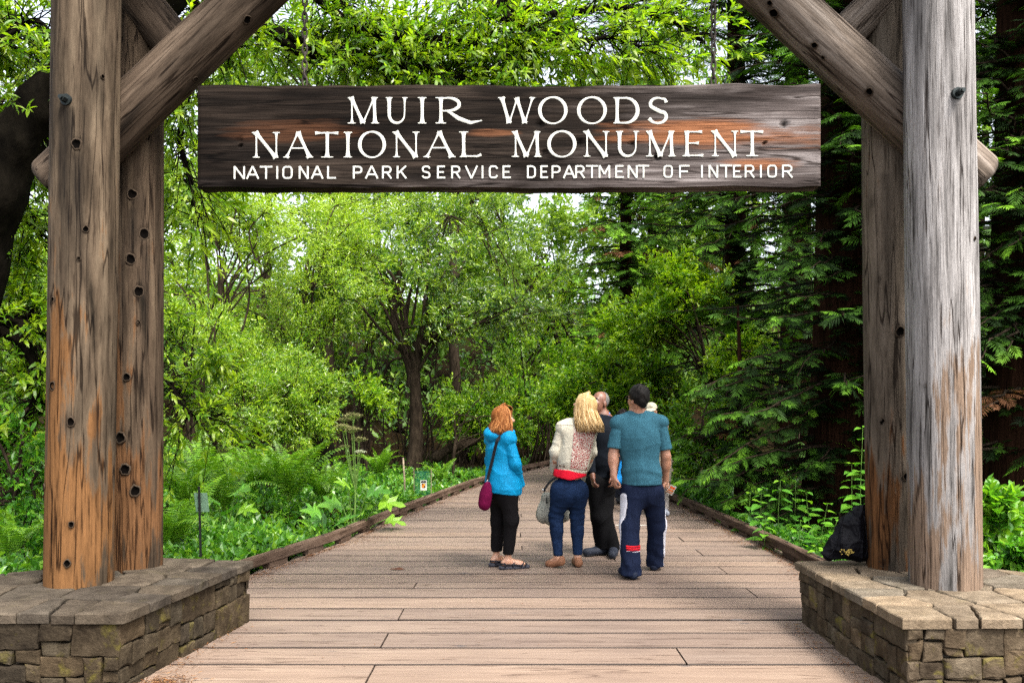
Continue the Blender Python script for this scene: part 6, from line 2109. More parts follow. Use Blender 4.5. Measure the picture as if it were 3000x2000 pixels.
# --- woman in the blue jacket
def woman_blue():
    d = 8.2
    J = dict(hd=P1(300, 308, d), nk=P1(292, 398, d + .02), ch=P1(285, 540, d), pv=P1(303, 815, d), sL=P1(222, 455, d + .16), sR=P1(332, 450, d - .11), eL=P1(215, 610, d + .26), eR=P1(382, 625, d - .13),
             wL=P1(300, 745, d + .28), wR=P1(420, 770, d + .02), hL=P1(272, 840, d + .07), hR=P1(330, 840, d - .07), kL=P1(262, 1030, d + .10), kR=P1(358, 1020, d - .08),
             aL=P1(250, 1285, 8.32), aR=P1(330, 1290, 8.15), tL=P1(330, 1330, 8.42), tR=P1(452, 1345, 8.20))
    for k, z in (('aL', .085), ('aR', .085), ('tL', .035), ('tR', .035)): J[k][2] = z
    yaw = math.radians(-62)
    f = Fig(J, yaw, math.radians(-78), math.radians(3), 0, .90, .97, True)
    root = person((*J['pv'][:2], 0), "woman with copper bob in bright blue hooded jacket and black trousers, left of the group")
    body = sdf_mesh("body", f.head() + f.torso() + f.arm('L') + f.arm('R') + f.hand('R', (-.1, .2, -1), (-.3, .9, 0), .7, 1) + f.hand('L', (.5, .1, -1), (.3, -.8, 0), .6, 1) + f.leg('L') + f.leg('R') + f.foot('L', .85) + f.foot('R', .85), M['skin_fair'], root, .0086)
    brow = simple_mat("auburn_brow", (.12, .05, .02))
    f.face(body, brow)
    blue = cloth_mat("blue_shell_jacket", (.003, .17, .34), 6, .8, .5, .0, (1.2, 1.2, .8), .12, .016, .35)
    R = f.TR
    tor = grow(f.torso(), .03) + [EL(J['pv'] + (-.005, 0, .08), (.19, .165, .20), R, .07), RC(J['ch'], J['pv'] + (0, 0, .0), .14, .168, .08)]
    cuts = [(P1(290, 826, d), (-.12, 0, -1)), (J['nk'] + (0, 0, .045), (0, 0, 1))]
    wr = creases(.013, 55, (11, 11, 5), (7, 7, 13), .5)
    sdf_mesh("jacket", tor, blue, root, .009, cuts=cuts, disp=wr)
    for S in 'LR':
        v = J['w' + S] - J['e' + S]
        sdf_mesh("sleeve", [RC(J['s' + S] + (J['e' + S] - J['s' + S]) * .16, J['e' + S], .066, .060, .05), RC(J['e' + S], J['w' + S] + v * .1, .060, .050, .04)], blue, root, .009, cuts=[(J['w' + S] + v * .04, v)], disp=wr)
    # hood lying on the back
    bk = -R[:, 1]
    hc = J['nk'] + bk * .085 + np.array((0, 0, -.035))
    sdf_mesh("hood", [EL(hc, (.125, .095, .085), R, .04), RC(J['nk'] + R[:, 0] * .09 + (0, 0, -.005), J['nk'] + R[:, 0] * .085 + R[:, 1] * .07 + (0, 0, -.01), .045, .04, .05), RC(J['nk'] - R[:, 0] * .09 + (0, 0, .0), J['nk'] + R[:, 1] * .08 - R[:, 0] * .07 + (0, 0, .0), .045, .04, .05), RC(hc + bk * .05 + (0, 0, .03), hc + (0, 0, .07), .05, .05, .05)],
             blue, root, .008, subs=[EL(J['nk'] + (0, 0, .085) + R[:, 1] * .01, (.085, .085, .10), R, .0)], disp=lambda X: .006 * snoise(X * (1, 1, 1.5), 16, 9, 9))
    # trousers
    blk = cloth_mat("black_trousers", (.005, .0045, .005), 8, .4, .9)
    tr = []
    for S in 'LR': tr += [RC(J['h' + S] + (0, 0, .03), J['k' + S], .105, .072, .05), RC(J['k' + S], J['a' + S], .072, .054, .04)]
    sdf_mesh("trousers", tr + [EL(J['pv'] + (0, 0, -.02), (.155, .135, .13), R, .06)], blk, root, .009, cuts=[((0, 0, P1(0, 1254, 8.2)[2]), (0, 0, -1)), (J['pv'] + (0, 0, .06), (0, 0, 1))], disp=creases(.010, 12, (11, 11, 4), (8, 8, 14), .4))
    # sandals: sole, straps
    sb = simple_mat("sandal_black", (.018, .018, .022), .7, .3); so = simple_mat("sandal_sole", (.035, .036, .045), .7, .3)
    for S in 'LR':
        a, t = J['a' + S], J['t' + S]
        u = norm((t - a) * (1, 1, 0)); heel = np.array((*a[:2], 0)) - u * .055; toe = np.array((*t[:2], 0)) + u * .02
        sd_ = sdf_mesh("sandal", [RC(heel + (0, 0, .02), (heel + toe) / 2 + (0, 0, .016), .036, .040, .02), RC((heel + toe) / 2 + (0, 0, .016), toe + (0, 0, .018), .040, .034, .02)], so, root, .007, cuts=[((0, 0, .003), (0, 0, -1)), ((0, 0, .034), (0, 0, 1))])
        side = np.array((-u[1], u[0], 0))
        for f0, hh, rr, lean in ((.02, .082, .041, .0), (.10, .080, .043, .02), (.185, .058, .042, .03), (.225, .046, .040, .02)):
            c = heel + u * f0
            arc = [c + side * (math.cos(q) * rr) + u * lean * math.sin(q) + np.array((0, 0, .026 + math.sin(q) * (hh - .026))) for q in np.linspace(0, math.pi, 11)]
            V, fs = tube(arc, .0095, 5); V[:, 2] = np.maximum(V[:, 2], .012)
            np_mesh("strap", V, fs, sb, sd_, True)
        for sg in (-1, 1):
            V, fs = tube([heel + side * sg * .041 + u * .02 + (0, 0, .05), heel + side * sg * .043 + u * .10 + (0, 0, .05), heel + side * sg * .042 + u * .19 + (0, 0, .035)], .0085, 5)
            np_mesh("strap", V, fs, sb, sd_, True)
        V, fs = tube([heel + side * s_ * .036 + u * (-.005 if abs(s_) < 1 else .02) + (0, 0, .058) for s_ in (-1, -.5, 0, .5, 1)], .011, 5); np_mesh("heel_strap", V, fs, sb, sd_, True)
    # bob
    r = np.random.default_rng(2)
    hm = hair_mat("copper_hair", (.06, .018, .006), (.19, .066, .018), (.40, .19, .07))
    mb = strands(f, 620, r, -.145, math.radians(52), math.radians(308), (-.02, -.005, 0), .035, .0040, (.0, .02, .150), .006)
    cap = sdf_mesh("hair", hull_hair(f, .018, 0, [EL(f.H(0, -.03, -.03), np.array((.086, .085, .095)) * f.hs, f.HR, .03)]), hm, root, .008, cuts=[(f.H(0, .05, .0), f.HR @ np.array((0, 1, -.35)))])
    mb.build("hair_strands", hm, cap, True, attr="tint")
    fb = MB()
    for i in range(40):
        y = r.uniform(-.07, .07)
        p = smooth_path([f.H(y * .3, .03, .150), f.H(y * .8, .090, .112), f.H(y * 1.1, .098 - abs(y) * .5, .045 + r.uniform(-.01, .01))], 4)
        V, fs = tube(p, np.linspace(.006, .003, len(p)), 4); fb.add(V, fs, r.uniform(0, 1))
    fb.build("fringe", hm, cap, True, attr="tint")


def blue_bag():
    d = 8.05
    pts = [P1(300, 418, 8.12), P1(262, 450, 8.0), P1(248, 490, 8.0), P1(232, 560, 8.02), P1(212, 640, 8.04), P1(196, 705, 8.05), P1(190, 740, 8.05)]
    root = thing("shoulder_bag", P1(172, 840, d), "maroon fabric shoulder bag on a long black strap at the blue jacket's back", "bag")
    mar = cloth_mat("maroon_fabric", (.085, .003, .026), 12, .6, .85)
    b = sdf_mesh("bag_body", [EL(P1(174, 862, d), (.058, .045, .13), roty(.06), .03), RC(P1(186, 770, d), P1(178, 840, d), .026, .052, .05), RC(P1(180, 800, d), P1(160, 900, d), .035, .05, .04)], mar, root, .007, disp=folds(.004, 22, 3))
    bk_ = cloth_mat("black_webbing", (.012, .012, .014), 30, .2)
    p = smooth_path(pts, 5)
    T = norm(np.gradient(p, axis=0)); sd = norm(np.cross(T, (0, -1, 0)))
    V = np.concatenate([p + sd * .015 - (0, .004, 0), p - sd * .015 - (0, .004, 0), p - sd * .015 + (0, .004, 0), p + sd * .015 + (0, .004, 0)])
    n = len(p); k = np.arange(n - 1)
    fs = np.concatenate([np.stack([k + q * n, k + 1 + q * n, k + 1 + ((q + 1) % 4) * n, k + ((q + 1) % 4) * n], -1) for q in range(4)])
    np_mesh("strap", V, fs, bk_, root)
    V, fs = tube(smooth_path([P1(190, 735, d), P1(184, 755, d), P1(188, 775, d)], 4), .006, 6); np_mesh("clip", V, fs, simple_mat("steel_clip", (.5, .5, .5), .3, .5, metal=.9), root, True)


woman_blue()
blue_bag()


# --- blonde woman in the cream jacket
def woman_blonde():
    d = 8.27
    J = dict(hd=P1(872, 222, d - .02), nk=P1(842, 318, d), ch=P1(815, 470, d), pv=P1(768, 800, d), sL=P1(722, 372, d - .02), sR=P1(908, 382, d + .05), eL=P1(668, 540, d - .02), eR=P1(922, 540, d + .10),
             wL=P1(655, 665, d + .12), wR=P1(880, 660, d + .24), hL=P1(712, 830, d - .02), hR=P1(826, 830, d + .03), kL=P1(672, 1000, d + .02), kR=P1(822, 1000, d + .06),
             aL=P1(688, 1280, 8.22), aR=P1(826, 1295, 8.28), tL=P1(622, 1330, 8.27), tR=P1(808, 1325, 8.42))
    for k, z in (('aL', .11), ('aR', .095), ('tL', .03), ('tR', .03)): J[k][2] = z
    f = Fig(J, math.radians(6), math.radians(62), math.radians(24), math.radians(8), .93, .99, True)
    root = person((*J['pv'][:2], 0), "woman with long blonde hair in cream lace-backed jacket and jeans, looking up to the trees")
    body = sdf_mesh("body", f.head() + f.torso() + f.arm('L') + f.arm('R') + f.hand('L', (.3, .6, -.8), (.6, 0, .3), .9, 1) + f.hand('R', (-.5, .5, -.6), (-.3, 0, -.6), .9, 1) + f.leg('L') + f.leg('R') + f.foot('L', .85) + f.foot('R', .85), M['skin_fair'], root, .0086)
    f.face(body, simple_mat("blond_brow", (.3, .2, .1)))
    R = f.TR
    cream = cloth_mat("cream_denim", (.40, .375, .30), 9, .6, .85, .0, (1.3, 1.3, .7), .08, .012)
    hem = P1(770, 687, d); hn = np.array((.30, 0, -1.3)) * 1.0; hn = norm(np.array(P1(918, 690, d) - P1(630, 655, d)) * (1, 0, 1)); hn = np.array((hn[2], 0, -hn[0]))
    tor = grow(f.torso(), .020) + [EL(P1(800, 560, d), (.175, .135, .20), R, .06), EL(P1(828, 420, d), (.185, .125, .15), R, .06)]
    wr = creases(.008, 71, (14, 14, 7), (10, 10, 18), .5)
    ck = [(hem, hn), (J['nk'] + (0, 0, .03), (0, 0, 1))]
    jk = sdf_mesh("jacket", tor, cream, root, .009, cuts=ck, disp=wr)
    sdf_mesh("waistband", grow(tor, .006), cream, jk, .009, cuts=[(hem + hn * -.002, hn), (hem - hn * .042, -hn)], disp=lambda X: .001 * snoise(X, 30, 5))
    sdf_mesh("yoke", grow(tor, .004), cream, jk, .009, cuts=[(P1(830, 352, d), (.0, 0, -1)), (J['nk'] + (0, 0, .028), (0, 0, 1))], disp=wr)
    for S in 'LR':
        v = J['w' + S] - J['e' + S]
        sdf_mesh("sleeve", [RC(J['s' + S] + (J['e' + S] - J['s' + S]) * .16, J['e' + S], .062, .054, .05), RC(J['e' + S], J['w' + S] + v * .1, .053, .042, .04)], cream, root, .009, cuts=[(J['w' + S] + v * .03, v)], disp=creases(.009, 81, (12, 12, 9), (9, 9, 22), .7))
    # lace panel: openwork with the red shirt showing through
    m, nt, out = new_mat("lace_panel"); t = NT(nt)
    vo = t.n("ShaderNodeTexVoronoi", feature='DISTANCE_TO_EDGE'); vo.inputs["Scale"].default_value = 62; t.l(t.coords((1, .1, .8)), vo.inputs["Vector"])
    n2 = t.noise(t.coords((1, .1, 1)), 22, 3)
    fac = t.math('ADD', vo.outputs["Distance"], t.math('MULTIPLY', t.math('SUBTRACT', n2, .5), .16))
    c = t.ramp(fac, [(.10, (.45, .40, .34)), (.15, (.26, .04, .045)), (.3, (.2, .01, .015))])
    t.l(t.bsdf(c, .85, .2), out.inputs[0])
    sdf_mesh("lace_panel", grow(tor, .0065), m, jk, .008, cuts=[(P1(836, 362, d), (.1, 0, 1)), (hem - hn * .050, hn), (P1(790, 400, d), norm(np.array((-1.0, 0, .10)))), (P1(925, 500, d), norm(np.array((1.0, 0, -.25)))), ((0, J['ch'][1] - .04, 0), (0, 1, 0))], disp=wr)
    for zx, zy in ((703, 638), (731, 641)):
        b = P1(zx, zy, 8.10)
        V, fs = tube([b + (0, .05, 0), b + (0, -.004, 0)], .0085, 10); np_mesh("button", V, fs, simple_mat("brass_button", (.07, .045, .03), .4, .4, metal=.7), jk, True)
    redm = cloth_mat("red_top", (.42, .007, .02), 9, .4)
    sdf_mesh("red_top", [EL(P1(772, 690, d), (.168, .135, .12), R, .05), EL(P1(768, 740, d), (.166, .14, .08), R, .05)], redm, root, .009, cuts=[(P1(770, 660, d), (0, 0, 1)), (P1(768, 732, d), (.22, 0, -1)), (P1(768, 732, d), (-.22, 0, -1))], subs=(), disp=folds(.003, 15, 4),
             extra=None)
    jean = cloth_mat("blue_jeans", (.006, .014, .038), 9, .6, .85, .0, (1, 1, 1.6), .3, .012)
    tr = []
    for S in 'LR': tr += [RC(J['h' + S] + (0, 0, .02), J['k' + S], .106, .074, .05), RC(J['k' + S], J['a' + S] + (0, 0, .02), .072, .048, .03), EL(J['k' + S] + (J['a' + S] - J['k' + S]) * .3 + (0, -.015, 0), (.064, .068, .11), None, .03)]
    wj = lambda X: .0028 * np.sin(X[:, 2] * 85 + 3 * snoise(X, 6, 2)) * np.exp(-((X[:, 2] - .50) / .10) ** 2) + creases(.006, 8, (12, 12, 6), (9, 9, 22), .6)(X)
    tj = sdf_mesh("jeans", tr + [EL(J['pv'] + (-.0, -.005, -.03), (.168, .138, .15), R, .08)], jean, root, .009, cuts=[((0, 0, P1(0, 1266, 8.25)[2]), (0, 0, -1)), (P1(768, 700, d), (0, 0, 1))], disp=wj,
                  subs=())
    tan_ = simple_mat("tan_leather", (.17, .08, .045), .5, .4)
    for S in 'LR':
        a, t = J['a' + S], J['t' + S]
        u = norm((t - a) * (1, 1, 0)); heel = np.array((*a[:2], .045 + (.02 if S == 'L' else 0))) - u * .035
        sdf_mesh("flat_shoe", [RC(heel, t + (0, 0, .0), .040, .036, .03), RC(heel, heel + (0, 0, .025), .036, .034, .02), RC(t * .6 + heel * .4, t, .038, .036, .02)], tan_, root, .007,
                 cuts=[((0, 0, .004), (0, 0, -1))], subs=[EL(heel + u * .055 + (0, 0, .045), (.03, .03, .028), None, 0)], disp=folds(.002, 30, 4))
    r = np.random.default_rng(3)
    hm = hair_mat("blonde_hair", (.18, .095, .03), (.38, .25, .11), (.56, .43, .25))
    back = f.HR[:, 1] * (-1, -1, 0)
    mb = strands(f, 800, r, -.235, math.radians(60), math.radians(300), (.045, -.045, 0), .04, .0040, (.0, .02, .150), .005)
    cap = sdf_mesh("hair", hull_hair(f, .018, 0, [EL(J['hd'] + (.03, -.02, -.07), (.085, .085, .12), None, .04)]), hm, root, .008, cuts=[(f.H(0, .045, .0), f.HR @ np.array((0, 1, -.3)))])
    mb.build("hair_strands", hm, cap, True, attr="tint")


def hobo_bag():
    d = 8.55
    root = thing("handbag", P1(655, 1000, d), "soft pale grey leather hobo bag held in front of the blonde woman's legs", "bag")
    g = cloth_mat("grey_leather", (.24, .24, .205), 9, .7, .5, 0, (1.2, 1.2, .6), .12, .016, .35)
    sdf_mesh("bag_body", [EL(P1(655, 985, d), (.158, .06, .105), None, .05), RC(P1(600, 850, d), P1(590, 980, d), .035, .075, .06), RC(P1(700, 850, d), P1(725, 980, d), .035, .07, .06), RC(P1(600, 850, d), P1(720, 860, d), .03, .03, .06)], g, root, .009,
             cuts=[(P1(0, 820, d) * (0, 0, 1), (0, 0, 1))], disp=lambda X: .005 * snoise(X * (1.6, 1, .5), 20, 3, 9))
    V, fs = tube(smooth_path([P1(588, 815, d), P1(600, 790, d - .03), P1(640, 740, d - .08), P1(690, 720, d - .05), P1(720, 760, d - .03), P1(722, 830, d)], 5), .012, 7); np_mesh("handle", V, fs, cloth_mat("dark_handle", (.03, .035, .04), 20, .3), root, True)
    V, fs = tube([P1(575, 800, d), P1(588, 815, d), P1(600, 806, d)], .009, 7); np_mesh("buckle", V, fs, simple_mat("steel_buckle", (.55, .55, .55), .3, .5, metal=.9), root, True)
    for zx in (606, 740):
        V, fs = tube([P1(zx, 860, d - .075), P1(zx + 3, 905, d - .085)], .009, 6); np_mesh("tab", V, fs, cloth_mat("dark_tab", (.04, .045, .04), 20, .3), root, True)


woman_blonde()
hobo_bag()


# --- man in the dark sweater
def man_dark():
    d = 8.9
    J = dict(hd=P1(980, 192, d), nk=P1(1012, 285, d + .02), ch=P1(1012, 450, d), pv=P1(992, 740, d), sL=P1(925, 345, d - .10), sR=P1(1090, 345, d + .08), eL=P1(905, 540, d - .15), eR=P1(1110, 545, d + .06),
             wL=P1(930, 700, d - .25), wR=P1(1072, 700, d - .22), hL=P1(955, 770, d - .05), hR=P1(1030, 770, d + .06), kL=P1(975, 1000, d - .06), kR=P1(1015, 985, d + .02),
             aL=P1(1000, 1225, 8.95), aR=P1(1082, 1205, 8.90), tL=P1(890, 1258, 8.84), tR=P1(1072, 1262, 8.70))
    for k, z in (('aL', .09), ('aR', .09), ('tL', .035), ('tR', .035)): J[k][2] = z
    f = Fig(J, math.radians(140), math.radians(128), math.radians(12), 0, 1.0, 1.03)
    root = person((*J['pv'][:2], 0), "man in charcoal sweater with blue shirt collar, behind the blonde woman")
    body = sdf_mesh("body", f.head() + f.torso() + f.arm('L') + f.arm('R') + f.hand('L', (.1, -.2, -1), (.8, .3, 0), .6, 1) + f.hand('R', (.06, -.25, -1), (-.7, .4, 0), .75, 1) + f.leg('L') + f.leg('R'), M['skin_brown'], root, .0086)
    f.face(body, M['eye_dark'])
    R = f.TR
    sw = cloth_mat("charcoal_knit", (.005, .0065, .0095), 8, .4, .95)
    tor = grow(f.torso(), .022) + [EL(P1(1000, 600, d), (.19, .15, .20), R, .06), EL(P1(1010, 460, d), (.19, .14, .2), R, .06)]
    j = sdf_mesh("sweater", tor, sw, root, .009, cuts=[(P1(0, 716, d) * (0, 0, 1), (0, 0, -1)), (J['nk'] + (0, 0, .015), (.2, 0, 1))], disp=creases(.009, 91, (10, 10, 5), (7, 7, 12), .4))
    for S in 'LR':
        v = J['w' + S] - J['e' + S]
        sdf_mesh("sleeve", [RC(J['s' + S], J['e' + S], .076, .062, .05), RC(J['e' + S], J['w' + S], .062, .046, .04)], sw, root, .009, cuts=[(J['w' + S] - v * .06, v)], disp=folds(.005, 14, 92))
    # shirt collar
    cm = cloth_mat("blue_shirt", (.045, .14, .46), 10, .3)
    ring = []
    pts = []
    for q in np.linspace(-2.4, 2.4, 17):
        dv = R[:, 1] * -math.cos(q) + R[:, 0] * math.sin(q)
        pts.append((J['nk'] + dv * .064 + np.array((0, 0, .050 - .02 * abs(q) / 2.4)), J['nk'] + dv * .080 + np.array((0, 0, .002 - .03 * (abs(q) / 2.4) ** 2))))
    A = np.array([p[0] for p in pts]); B = np.array([p[1] for p in pts]); k = np.arange(16)
    V = np.concatenate([A, B, B + norm(B - J['nk']) * -.006, A + norm((A - J['nk']) * (1, 1, 0)) * -.006])
    fs = np.concatenate([np.stack([k + q * 17, k + 1 + q * 17, k + 1 + ((q + 1) % 4) * 17, k + ((q + 1) % 4) * 17], -1) for q in range(4)])
    np_mesh("shirt_collar", V, fs, cm, root)
    tr = []
    for S in 'LR': tr += [RC(J['h' + S] + (0, 0, .02), J['k' + S], .115, .088, .05), RC(J['k' + S], J['a' + S] + (0, 0, -.02), .086, .078, .04)]
    sdf_mesh("trousers", tr + [EL(J['pv'] + (0, 0, -.02), (.17, .14, .15), R, .06)], cloth_mat("black_slacks", (.0035, .0035, .004), 7, .5, .9), root, .009, cuts=[((0, 0, .07), (0, 0, -1)), (J['pv'] + (0, 0, .08), (0, 0, 1))], disp=creases(.014, 95, (10, 10, 4), (7, 7, 10), .4))
    sm = simple_mat("dark_slip_on", (.018, .021, .03), .55, .35); 
    for S in 'LR':
        a, t = J['a' + S], J['t' + S]
        u = norm((t - a) * (1, 1, 0)); heel = np.array((*a[:2], .05)) - u * .04
        sh = sdf_mesh("shoe", [RC(heel, t + (0, 0, .012), .048, .044, .03), RC(a - (0, 0, .01), (heel + t) / 2, .052, .046, .03)], sm, root, .008, cuts=[((0, 0, .016), (0, 0, -1)), ((0, 0, .11), (0, 0, 1))])
        sdf_mesh("sole", grow([RC(heel, t + (0, 0, .012), .048, .044, .03)], .005), M['rubber'], sh, .007, cuts=[((0, 0, .003), (0, 0, -1)), ((0, 0, .022), (0, 0, 1))])
    hm = hair_mat("grey_stubble_hair", (.04, .038, .036), (.10, .095, .09), (.22, .21, .2))
    sdf_mesh("hair", hull_hair(f, .005, 0), hm, root, .006, cuts=[(f.H(0, -.015, .05), f.HR @ np.array((0, .9, .10))), (f.H(0, -.02, -.03), f.HR @ np.array((0, .3, -1)))], disp=lambda X: .0015 * snoise(X, 160, 4))


man_dark()


# --- man in the pale cap, farther on
def man_cap():
    d = 12.3
    J = dict(hd=P1(1347, 252, d), nk=P1(1352, 312, d + .03), ch=P1(1368, 430, d), pv=P1(1378, 640, d), sL=P1(1295, 360, d), sR=P1(1428, 360, d), eL=P1(1285, 500, d), eR=P1(1462, 520, d + .03),
             wL=P1(1310, 600, d - .15), wR=P1(1465, 730, d - .12), hL=P1(1345, 660, d), hR=P1(1405, 660, d), kL=P1(1345, 800, d), kR=P1(1425, 800, d),
             aL=P1(1350, 950, d), aR=P1(1435, 950, d), tL=P1(1345, 985, d - .18), tR=P1(1456, 985, d - .17))
    J['wR'] = P1(1462, 765, d - .12)
    J['eR'] = P1(1462, 600, d + .02); 
    for k, z in (('aL', .09), ('aR', .09), ('tL', .035), ('tR', .035)): J[k][2] = z
    f = Fig(J, math.radians(178), math.radians(168), math.radians(-6), 0, 1.0, 1.0)
    root = person((*J['pv'][:2], 0), "man in pale baseball cap half hidden behind the teal T-shirt man, walking this way")
    body = sdf_mesh("body", f.head() + f.torso() + f.arm('L') + f.arm('R') + f.hand('L', (0, -.3, -1), (-.6, .3, 0), .6, 1) + f.hand('R', (.1, -.5, -.8), (-.7, .4, 0), .8, 1) + f.leg('L') + f.leg('R'), M['skin_fair'], root, .0105)
    f.face(body, simple_mat("grey_brow", (.2, .18, .16)))
    kh = cloth_mat("khaki_shirt", (.15, .13, .10), 9, .6)
    sdf_mesh("shirt", grow(f.torso(), .024), kh, root, .012, cuts=[(J['pv'] + (0, 0, -.02), (0, 0, -1)), (J['nk'] + (0, 0, .01), (0, 0, 1))], disp=folds(.004, 12, 5))
    for S in 'LR':
        v = J['w' + S] - J['e' + S]
        sdf_mesh("sleeve", [RC(J['s' + S], J['e' + S], .076, .064, .05), RC(J['e' + S], J['w' + S], .064, .05, .04)], kh, root, .012, cuts=[(J['w' + S] - v * .06, v)], disp=folds(.005, 14, 6))
    tr = []
    for S in 'LR': tr += [RC(J['h' + S] + (0, 0, .02), J['k' + S], .112, .085, .05), RC(J['k' + S], J['a' + S] + (0, 0, -.01), .085, .075, .04)]
    sdf_mesh("trousers", tr + [EL(J['pv'] + (0, 0, -.02), (.17, .14, .15), f.TR, .06)], cloth_mat("pale_trousers", (.27, .245, .23), 8, .5), root, .012, cuts=[((0, 0, .08), (0, 0, -1)), (J['pv'] + (0, 0, .06), (0, 0, 1))], disp=folds(.005, 10, 9))
    for S in 'LR':
        a, t = J['a' + S], J['t' + S]
        u = norm((t - a) * (1, 1, 0)); heel = np.array((*a[:2], .05)) - u * .04
        sdf_mesh("shoe", [RC(heel, t + (0, 0, .012), .048, .044, .03), RC(a - (0, 0, .01), (heel + t) / 2, .05, .046, .03)], simple_mat("grey_trainer", (.26, .28, .33), .6), root, .009, cuts=[((0, 0, .004), (0, 0, -1)), ((0, 0, .11), (0, 0, 1))])
    cp = cloth_mat("cap_cloth", (.30, .275, .21), 20, .3)
    cap = sdf_mesh("cap", [EL(f.H(0, -.012, .050), np.array((.090, .106, .088)), f.HR, .02)], cp, root, .007, cuts=[(f.H(0, 0, .040), f.HR @ np.array((0, -.1, -1)))])
    sdf_mesh("cap_peak", [EL(f.H(0, .105, .040), np.array((.074, .078, .011)), f.HR @ rotx(-.22), .01)], cp, cap, .006, cuts=[(f.H(0, .07, 0), f.HR @ np.array((0, -1, 0)))])
    fr = f.HR
    sw_ = [f.H(x, .092 - abs(x) * .25, z) for x, z in ((-.022, .082), (-.010, .070), (.004, .074), (.026, .090))]
    V, fs = tube(smooth_path(sw_, 4), np.linspace(.004, .0015, 13), 4); np_mesh("logo", V, fs, M['eye_dark'], cap, True)
    c = P1(1488, 806, d - .18)
    lf = thing("leaflet", c, "small white and orange leaflet in the hand of the man in the cap", "leaflet")
    V, fs = box((0, 0, 0), (.10, .004, .15)); Rm = roty(.45) @ rotx(.3)
    b = np_mesh("paper", V @ Rm.T + c, fs, M['white_paint'], lf)
    for z, h, cc in ((.035, .035, (.62, .10, .03)), (-.012, .03, (.55, .16, .05)), (-.05, .018, (.35, .12, .06))):
        V, fs = box((0, -.0035, z), (.078, .002, h)); np_mesh("print", V @ Rm.T + c, fs, simple_mat("leaflet_print", cc), b)


man_cap()


